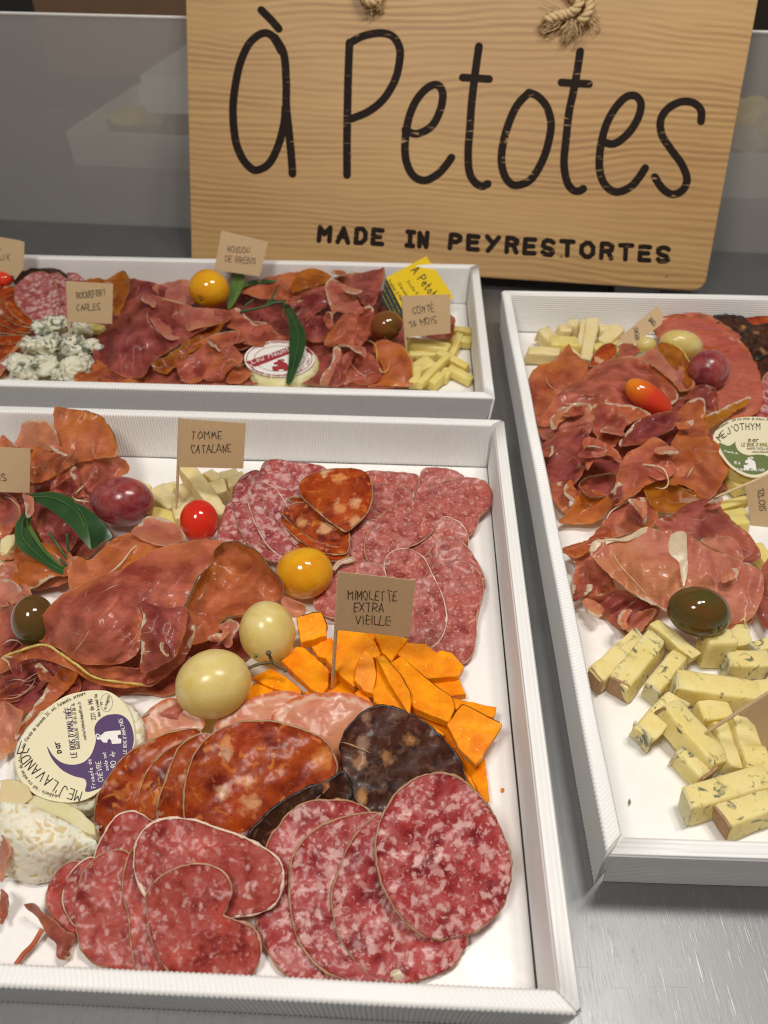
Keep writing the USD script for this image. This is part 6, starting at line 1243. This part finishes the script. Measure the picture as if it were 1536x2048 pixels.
HT('pink top face of the mauve ham slice under the yellow tomato', 'T', '880,395,3.75 970,400,3.85 1120,450,3.8 1260,462,3.65 1365,482,3.4 1340,545,3.1 1150,585,3.25 1030,650,3.0 940,600,3.45 885,520,3.65', 'pink', jag=2, ripple=(0.06, 60, 20))
HT('amber rimmed ham fold in front of the mauve slice', 'T', '895,790,1.9 1000,735,2.4 1150,615,3.0 1312,540,3.2 1295,600,2.8 1200,680,2.3 1100,740,1.9 980,850,1.3', 'amber', rind=[(0, 3, 'crust', 0.04)], ripple=None)
HT('red ham folds at the front centre of the rear tray', 'T', '1050,750,1.9 1200,645,2.6 1400,598,2.9 1445,650,2.6 1350,690,2.3 1240,810,1.6 1190,890,1.1 1080,890,1.0', 'red', ridge=[('1210,640,2.9 1300,610,3.0 1400,600,3.0 1440,650,2.7', 'fat', 0.05)], ripple=(0.14, 55, 60))
HT('rolled red ham at the front beside the red labelled cheese', 'T', '1205,875,1.2 1250,790,1.8 1330,690,2.4 1395,698,2.5 1432,770,2.1 1350,835,1.6 1310,890,1.1', 'red', bulge=0.3)
HT('orange ham bottom slice in front of the mauve slice', 'T', '450,890,0.9 510,800,1.3 560,760,1.5 650,815,1.3 770,870,1.1 980,870,1.0 1080,895,0.8 700,905,0.7', 'orange', ridge=[('680,820,1.4 710,850,1.2 720,890,1.0', 'fat_yellow', 0.06), ('1070,720,2.4 1080,800,1.8 1110,885,1.2', 'fat_yellow', 0.08)])
HT('orange ham corner under the red labelled cheese', 'T', '1340,895,0.9 1400,805,1.4 1510,785,1.7 1490,840,1.4 1430,900,0.9', 'orange', fat=[(1, 3)])
HT('brown red ham behind the twig in the rear tray', 'T', '1310,540,2.6 1400,460,3.0 1500,555,2.7 1560,560,2.6 1560,680,2.0 1430,665,2.1 1400,600,2.4', 'red', fat=[(1, 3)], ripple=(0.15, 50, 40))
HT('salmon coloured ham slice behind the twig at the back', 'U', '-20,350,2.9 100,298,3.3 250,258,3.6 350,232,3.7 440,240,3.6 540,268,3.4 500,335,3.0 320,410,2.7 120,400,2.6', 'orange')
HT('small amber ham hood at the back of the rear tray', 'U', '303,330,3.7 345,255,4.1 420,226,4.2 500,248,4.1 535,290,3.8 500,318,3.6 400,345,3.5 312,368,3.5', 'amber', bulge=0.3, jag=1, ripple=None)
HT('mauve ham fold in the middle of the rear tray behind the leaf', 'U', '255,470,2.9 330,395,3.3 470,335,3.6 540,345,3.5 525,430,3.1 440,500,2.7 370,545,2.4 280,540,2.3', 'dark', ripple=(0.13, 50, 45))
HT('pointed purple ham slice at the back right of the rear tray', 'U', '520,305,3.4 570,275,3.6 640,250,3.8 720,225,4.0 835,205,4.0 850,270,3.7 825,350,3.2 795,435,2.7 740,440,2.7 690,395,3.0 640,330,3.3', 'dark', jag=3, fat=[(1, 3)])
HT('pink folded ham slice with a white fat corner in the rear tray', 'U', '505,345,4.1 530,280,4.3 570,295,4.3 640,340,4.1 700,420,3.7 725,485,3.3 640,500,3.3 575,478,3.4 545,510,3.2 530,440,3.6', 'pink', fat=[(0, 2), (9, 10)], jag=2.5)
HT('upright rolled ham tube in the right half of the rear tray', 'U', '497,670,2.2 555,565,2.8 620,495,3.3 685,500,3.3 690,600,2.7 685,720,2.0 640,690,2.0 560,692,2.0', 'red', bulge=0.45, jag=2, fat=[(5, 7)])
HT('dark crumpled ham beside the brown tomato', 'U', '680,505,3.0 740,450,3.3 790,470,3.1 775,600,2.3 720,680,1.9 690,670,2.0', 'red', jag=4, ripple=(0.2, 30, 60), fat=[(1, 2)])
HT('dark ham folds behind the red labelled cheese', 'U', '300,545,2.5 420,510,2.7 510,515,2.7 550,560,2.4 500,650,1.9 440,660,1.8 370,620,2.0', 'dark', ripple=(0.14, 40, 20))
HT('ham slice with a fat rim left of the leaf', 'U', '-10,570,2.2 90,535,2.7 180,560,2.7 200,600,2.5 290,640,2.1 200,655,1.9 80,680,1.7 -10,700,1.5', 'red', ridge=[('60,545,2.8 150,550,2.9 185,590,2.7 230,615,2.5', 'fat', 0.09)])
HT('orange ham slice curling round a yellow fat band at the front right', 'U', '790,690,1.9 850,650,2.3 940,675,2.4 1000,740,2.0 1022,820,1.5 1012,918,0.9 850,918,0.9 745,918,0.9 780,860,1.3 850,845,1.5', 'orange', bulge=0.25, rind=[(2, 5, 'fat_yellow', 0.06)], ridge=[('745,645,2.6 800,680,2.4 810,760,2.2 830,835,1.9 870,830,1.9 890,770,2.2', 'fat_yellow', 0.09), ('850,612,2.7 862,650,2.6', 'fat_yellow', 0.08)])
HT('red ham bottom fold left of the yellow fat band', 'U', '590,860,1.2 600,790,1.7 670,745,2.1 750,725,2.3 800,760,2.1 840,840,1.5 770,910,0.9 600,912,0.8', 'red', ridge=[('650,780,2.1 690,830,1.8 740,870,1.4 740,910,1.1', 'fat', 0.05)], ripple=(0.14, 45, 70))
HT('narrow pink ham shred with white fat right of the labelled cheese', 'U', '470,905,1.1 500,840,1.6 540,790,2.0 555,700,2.5 600,710,2.5 580,780,2.1 540,860,1.5 520,912,1.0', 'pink', jag=4, fat=[(0, 4)])
HT('dark red ham between the shred and the bottom fold', 'U', '530,910,0.9 570,790,1.7 640,720,2.0 690,700,2.1 650,790,1.6 600,912,0.9', 'dark')
HT('dark ham slice tip behind the comte flag', 'U', '1100,480,2.2 1250,500,2.3 1270,570,1.9 1240,640,1.5 1100,620,1.6', 'dark')
# red labelled cheese
gt, gc, gn, gx_, gy_ = disc_cheese('small cream cheese with a round red and white label in the rear tray', 480+250/2.954, 460+775/2.954, 1.9, 0.0345, 0.019, 6, 'brie_paste', (0, -1, 0))
L0 = gc+gn*0.0008
_c = lambda rx, ry, n=48: Polygon([(480+(232+rx*math.cos(a))/2.954, 460+(760+ry*math.sin(a))/2.954) for a in np.linspace(0, 2*np.pi, n, endpoint=False)])
put(gt, 'paper_label', plate(_c(208, 108), L0, gn, 0.0006), 'label_white', False, label='white paper label with red rings')
_band = Polygon([(480+x/2.954, 460+y/2.954) for x, y in [(-40, 790), (420, 668), (480, 740), (20, 860), (80, 815)]])
_bandp = Polygon([(480+x/2.954, 460+y/2.954) for x, y in [(30, 780), (290, 690), (300, 728), (90, 808)]]).union(Polygon([(480+x/2.954, 460+y/2.954) for x, y in [(395, 690), (440, 720), (435, 742), (390, 715)]]))
put(gt, 'red_print', cat_meshes([flat_mesh(_c(196, 101).difference(_c(191, 98)), L0, gn, 0.0002), flat_mesh(_c(150, 76).difference(_c(146, 74)), L0, gn, 0.0002), flat_mesh(_bandp.intersection(_c(206, 106)), L0, gn, 0.00025),
    lab_text(gt, 'FROMAGE DE CHEVRE AU LAIT CRU', 'U', '60,790 75,830 150,862 235,868 330,850 400,800 415,755', 5, 0, L0, gn, .7), lab_text(gt, 'FROMAGE FERMIER', 'U', '80,705 140,680 200,668 280,668', 5, 0, L0, gn, .7)]), 'label_red', False)
put(gt, 'pale_lettering', lab_text(gt, 'Lou Mount', 'U', '72,790 300,712', 9, 0, L0+gn*0.0002, gn, 1.3), 'label_white', False)
goat_on(gt, lambda x, y: (480+(190+x*1.0)/2.954, 460+(830-y*0.36)/2.954), L0, gn, 'label_red')
# leaf and twig
LF('long dark glossy leaf lying over the red labelled cheese', 'U', '247,420,3.6 290,440,3.8 345,520,3.9 385,610,3.7 382,700,3.2 345,800,2.6 300,905,2.0 272,905,1.9 288,780,2.5 292,660,3.0 285,540,3.4', '255,430,3.75 320,540,4.0 345,640,3.7 320,780,2.8 288,895,2.1')
LF('green leaf standing between yellow tomato and flag pick', 'T', '1350,470,2.6 1345,420,2.9 1365,300,3.6 1372,250,3.9 1440,262,3.9 1442,320,3.6 1420,370,3.2 1380,440,2.8', '1355,460,2.75 1390,350,3.5 1410,260,4.0', mat='leaf_light')
LF('dark narrow leaf behind the mauve ham at the flag', 'T', '1430,340,3.2 1480,300,3.5 1580,292,3.5 1640,300,3.4 1580,315,3.3 1490,325,3.2', '1440,335,3.3 1520,305,3.55 1620,302,3.5')
tw = thing('herb_twig', 'green herb twig with needles lying behind the long leaf', 'twig', P(520, 615, 3.2))
for s, r in (('0,485,3.1 70,470,3.4 150,450,3.7 200,430,3.9 250,425,3.9', .13), ('150,450,3.7 190,400,4.1 215,345,4.5', .11), ('10,470,3.2 40,440,3.6 80,410,3.9', .10), ('185,435,3.9 200,380,4.3', .08)):
    l, _ = catmull(pts('U', s), 4, False); put(tw, 'needle', tube(P(l[:, 0], l[:, 1], l[:, 2]), r/100, 7), 'twig', True)
ball('tomato', 'yellow tomato at the back of the rear tray', 'tomato', 418, 578, 4.3, 40, 38, 'tomato_yellow', stem=(-0.3, -0.75, 0.62))
ball('tomato', 'red tomato cut off by the left photo edge', 'tomato', 6, 558, 3.4, 19, 15, 'tomato_red')
ball('tomato', 'brown red tomato beside the comte flag', 'tomato', 480+865/2.954, 460+566/2.954, 3.1, 33, 29, 'tomato_brown', rot=-20)
# roquefort crumbs
r_ = np.random.default_rng(11)
for lab, u, v, z, a in [('topmost roquefort crumb at the flag pick', 330, 560, 2.7, 78), ('roquefort crumb at the upper left of the heap', 250, 585, 2.3, 62), ('roquefort crumb at the left end of the heap', 190, 680, 1.7, 66), ('lowest left roquefort crumb with dark mould', 130, 800, 1.2, 84), ('roquefort crumb in the middle of the heap', 300, 680, 2.3, 80),
    ('large dark veined roquefort crumb at the front', 270, 800, 1.5, 90), ('roquefort crumb right of the flag pick', 440, 690, 2.3, 82), ('front right roquefort crumb beside the ham', 440, 820, 1.4, 84), ('roquefort crumb at the right end of the heap', 540, 690, 1.8, 62), ('upper right roquefort crumb under the flag card', 480, 590, 2.2, 64), ('small roquefort crumb beside the mauve ham', 505, 775, 1.5, 50), ('pale roquefort crumb at the near left', 60, 800, 1.0, 44), ('front middle roquefort crumb at the tray rim', 360, 860, 1.0, 60), ('small dark roquefort crumb at the near left rim', 180, 865, 0.9, 58)]:
    _seed[0] += 1; c = P(u/2.954, 460+v/2.954, z); k = px_cm(c)*100; m = trimesh.creation.icosphere(4); q = np.array(m.vertices)
    q = np.sign(q)*np.abs(q)**0.7; q *= (1+1.0*(meshkit.fbm(q*1.6+_seed[0]*3.3, 4, _seed[0])-0.5))[:, None]; q *= a/2.954/k*0.9*np.array([1, 0.9, 0.75]); q = q@trimesh.transformations.rotation_matrix(r_.uniform(0, 6), [0.2, 0.3, 1])[:3, :3].T
    m.vertices = np.maximum(q+c, [-9, -9, 0.0045]); t_ = thing('roquefort_crumb', lab, 'cheese crumb', c); put(t_, 'crumb', m, 'roquefort', True)
slab_cheese('cheese_chunk', 'yellow cheese piece peeping out right of the roquefort flag', 'cheese', 'T', '515,550 560,548 625,560 600,590 540,585', 2.3, 0.7, 'comte')
HT('pink ham strip at the left below the chorizo', 'T', '-20,800,0.9 60,720,1.1 130,640,1.3 148,648,1.3 80,730,1.1 0,860,0.8', 'pink', ripple=None)
# comte sticks
CS = lambda lab, a, b, w=0.75, h=0.7, **k: stick('cheese_stick', lab, 'cheese stick', 'U', a, b, w*1.25, h*1.3, 'comte', **k)
CS('comte stick at the back right under the flag', '1180,570,1.6', '1370,590,1.6', 1.0, 0.9)
CS('comte stick in the far right corner of the rear tray', '1230,650,1.1', '1370,660,1.1', 1.0, 0.8)
CS('broad comte stick lying behind the flag pick', '990,650,2.1', '1240,690,2.0', 1.1, 0.9)
CS('upright comte stick right of the flag card', '1300,610,1.8', '1250,730,1.3', 0.6, 0.7)
CS('comte stick at the right rim in the middle', '1170,730,1.6', '1350,820,1.1', 0.85, 0.8)
CS('comte stick at the near right of the heap', '1230,830,1.0', '1370,900,0.8', 0.8, 0.7)
CS('comte piece under the flag pick', '1020,820,1.6', '1130,760,1.8', 1.3, 0.8)
CS('long comte stick laid diagonally on top', '1055,900,1.9', '1225,730,2.2', 0.62, 0.6)
CS('pointed comte stick at the front rim', '1120,910,1.2', '1190,850,1.3', 1.0, 0.8)
CS('comte piece at the front left touching the ham', '1020,910,1.2', '1060,800,1.6', 0.8, 0.8)
CS('comte piece in the shadow of the diagonal stick', '1190,880,1.0', '1230,830,1.1', 0.9, 0.7)
CS('comte piece at the back of the heap behind the pick', '1000,720,1.5', '1180,720,1.5', 0.9, 0.8)
# flags and card
flag('paper flag lettered ROQUEFORT CARLES in the blue cheese heap', 'T', '412,660,2.7', '396,305', '395,303 668,317 662,555 408,545', [('ROQUEFORT', '455,408 632,385'), ('CARLES', '455,478 600,470')], lean=0.1, h=12.5, inkw=1.3, yaw=0)
flag('paper flag lettered DE BREBIS in front of the wooden sign', 'T', '1262,300,3.8', '1312,5', '1310,3 1584,70 1535,275 1265,235', [('ROUDOU', '1345,130 1480,135'), ('DE BREBIS', '1330,185 1515,200')], lean=0.5, h=11, inkw=1.2, yaw=-3)
flag('paper flag at the left edge ending in IEUX', 'T', '-180,330,2.6', '-170,20', '-170,15 0,42 110,60 145,72 138,230 85,300 80,268 -170,260', [('AL', '-50,118 20,112'), ('VIEUX', '-90,185 68,175')], lean=0.3, h=11, inkw=1.3, yaw=-2)
flag('paper flag lettered COMTE 14 MOIS standing in the comte sticks', 'U', '982,710,2.0', '958,392', '955,390 1241,380 1244,610 975,634', [('COMTÉ', '1025,495 1155,478'), ('14 MOIS', '1005,578 1170,545')], lean=0.1, h=13, inkw=1.3, yaw=0)
_a, _b = P(480+860/2.954, 460+290/2.954, 4.0), P(480+960/2.954, 460+470/2.954, 2.2)
_n = np.cross(P(480+1250/2.954, 460+395/2.954, 2.6)-_b, _a-_b); _n /= np.linalg.norm(_n)
if (CAM-_b)@_n < 0: _n = -_n
yt = thing('shop_card', 'bright yellow lettered shop card stuck behind the comte flag', 'card', _b)
put(yt, 'card', plate(Polygon(pts('U', '862,282 1100,155 1262,393 1150,520 985,520')[:, :2]), _b, _n, 0.0004), 'card_yellow', False)
put(yt, 'black_side', plate(Polygon(pts('U', '862,284 985,520 940,520 830,420')[:, :2]), _b-_n*0.0006, _n, 0.0004), 'card_black', False)
put(yt, 'lettering', cat_meshes([ink_mesh(write('À Petotes', pts('U', '1010,240 1170,455')[:, :2], 17, fit=True), 2.0, _b, _n, lift=0.0003)]+[ink_mesh(write(a, pts('U', b)[:, :2], h, fit=True), 0.9, _b, _n, lift=0.0003) for a, b, h in [('Fruits & Légumes', '985,310 1110,470', 6), ('Charcuterie &', '932,318 1010,440', 6), ('Traiteur & Paniers', '872,300 970,450', 6)]]), 'ink', False)
_d = []
for a, b in (((858, 310), (945, 490)), ((848, 345), (925, 500)), ((842, 385), (890, 480))):
    for q0, q1 in ((0.0, .16), (.22, .5), (.56, .7), (.76, 1.0)): _d.append(np.array([(480+(a[0]+(b[0]-a[0])*q)/2.954, 460+(a[1]+(b[1]-a[1])*q)/2.954) for q in (q0, q1)]))
put(yt, 'small_print', ink_mesh(_d, 1.6, _b-_n*0.0006, _n, lift=0.0003), 'ink_olive', False)
SHREDS = ['torn pink ham shred on the smooth domed slice of the right tray', 'torn red ham shred below the orange red tomato on its left', 'torn dark ham shred left of the white fat curl in the right tray', 'torn pink ham shred below the lower tip of the orange red tomato', 'torn red ham shred nearest the left rim in the middle of the right tray', 'torn pink ham shred left of the green label and above the amber slice', 'torn orange ham shred at the mouth of the hollow ham roll', "torn dark ham shred just left of the white fat string's upper end", 'torn pink ham shred on the curled ham lobe of the right tray', 'torn dark ham shred at the left foot of the front ham slice', 'torn pink ham shred second from the left at the foot of the front ham slice', 'torn red ham shred between the front ham slice and the blue cheese', 'torn red ham shred at the top of the dark slice under the right edge flag', 'torn orange ham shred above the amber ham slice beside the green label', 'torn pink ham shred lying on the right part of the big front ham slice', 'torn pink ham shred at the tip of the upper citrus leaf', 'torn red ham shred on the tall amber slice near the left flag', 'torn dark ham shred left of the purple grape in the front left tray', 'torn dark ham shred at the left edge below the yellow fat rim', 'torn red ham shred below the yellow fat rim above the purple label', 'torn pink ham shred at the left side of the upper green grape', 'torn dark ham shred at the lower edge of the big ham fold', 'torn pink ham shred left of the lower citrus leaf at the photo edge', 'torn pink ham shred on the mauve slice below the yellow tomato of the rear tray', 'torn red ham shred right of the long leaf in the rear tray', 'torn pink ham shred at the foot of the pink folded slice in the rear tray', 'torn dark ham shred left of the red labelled cheese', 'torn pink ham shred left of the comte sticks of the rear tray', 'torn orange ham shred on the back fold left of the yellow shop card', 'torn dark ham shred behind the long leaf of the rear tray']
# small torn shreds of ham lying on the slices
_T = np.vstack(TOPS)
def surface(u, v, r=7):
    m = (np.abs(_T[:, 0]-u) < r) & (np.abs(_T[:, 1]-v) < r)
    return _T[m, 2].max() if m.any() else 0.5
_r = np.random.default_rng(23)
for i, (u, v, L, mt) in enumerate([(1115, 838, 62, 'pink'), (1150, 822, 54, 'red'), (1188, 905, 60, 'dark'), (1226, 860, 52, 'pink'), (1092, 905, 48, 'red'), (1330, 900, 50, 'pink'), (1140, 985, 58, 'orange'), (1235, 985, 46, 'dark'), (1280, 1010, 52, 'pink'), (1165, 1185, 62, 'dark'), (1190, 1215, 56, 'pink'), (1248, 1235, 54, 'red'), (1430, 1010, 46, 'red'), (1370, 850, 44, 'orange'), (1460, 1150, 46, 'pink'),
    (60, 1010, 60, 'pink'), (120, 900, 50, 'red'), (150, 950, 44, 'dark'), (30, 1330, 60, 'dark'), (85, 1345, 56, 'red'), (440, 1275, 46, 'pink'), (330, 1300, 40, 'dark'), (20, 1110, 46, 'pink'),
    (300, 600, 40, 'pink'), (660, 640, 44, 'red'), (700, 580, 46, 'pink'), (430, 690, 42, 'dark'), (720, 700, 44, 'pink'), (680, 545, 36, 'orange'), (590, 600, 38, 'dark')]):
    a = _r.uniform(0, np.pi); w = L*_r.uniform(0.28, 0.5); k = _r.uniform(-0.5, 0.5)
    q = []
    for t in np.linspace(0, 2*np.pi, 9, endpoint=False):
        x, y = math.cos(t)*L/2*_r.uniform(.8, 1.15), math.sin(t)*w/2*_r.uniform(.7, 1.3); y += k*x*x/L*1.6
        pu, pv = u+x*math.cos(a)-y*math.sin(a), v+(x*math.sin(a)+y*math.cos(a))*0.8
        q.append((pu, pv, surface(u, v)+0.12+_r.uniform(0, .35)+0.35*max(0, math.sin(t))))
    sheet('ham_shred', SHREDS[i], 'ham shred', 'X', np.array(q), 'ham_'+mt, group='small torn ham shreds on the slices', jag=3.5, res=3, rough=0.12, curl=0.5, crease=(0.3, 24, i*40 % 180), thick=0.07, fat=[(int(i % 5), int(i % 5)+2.5)])
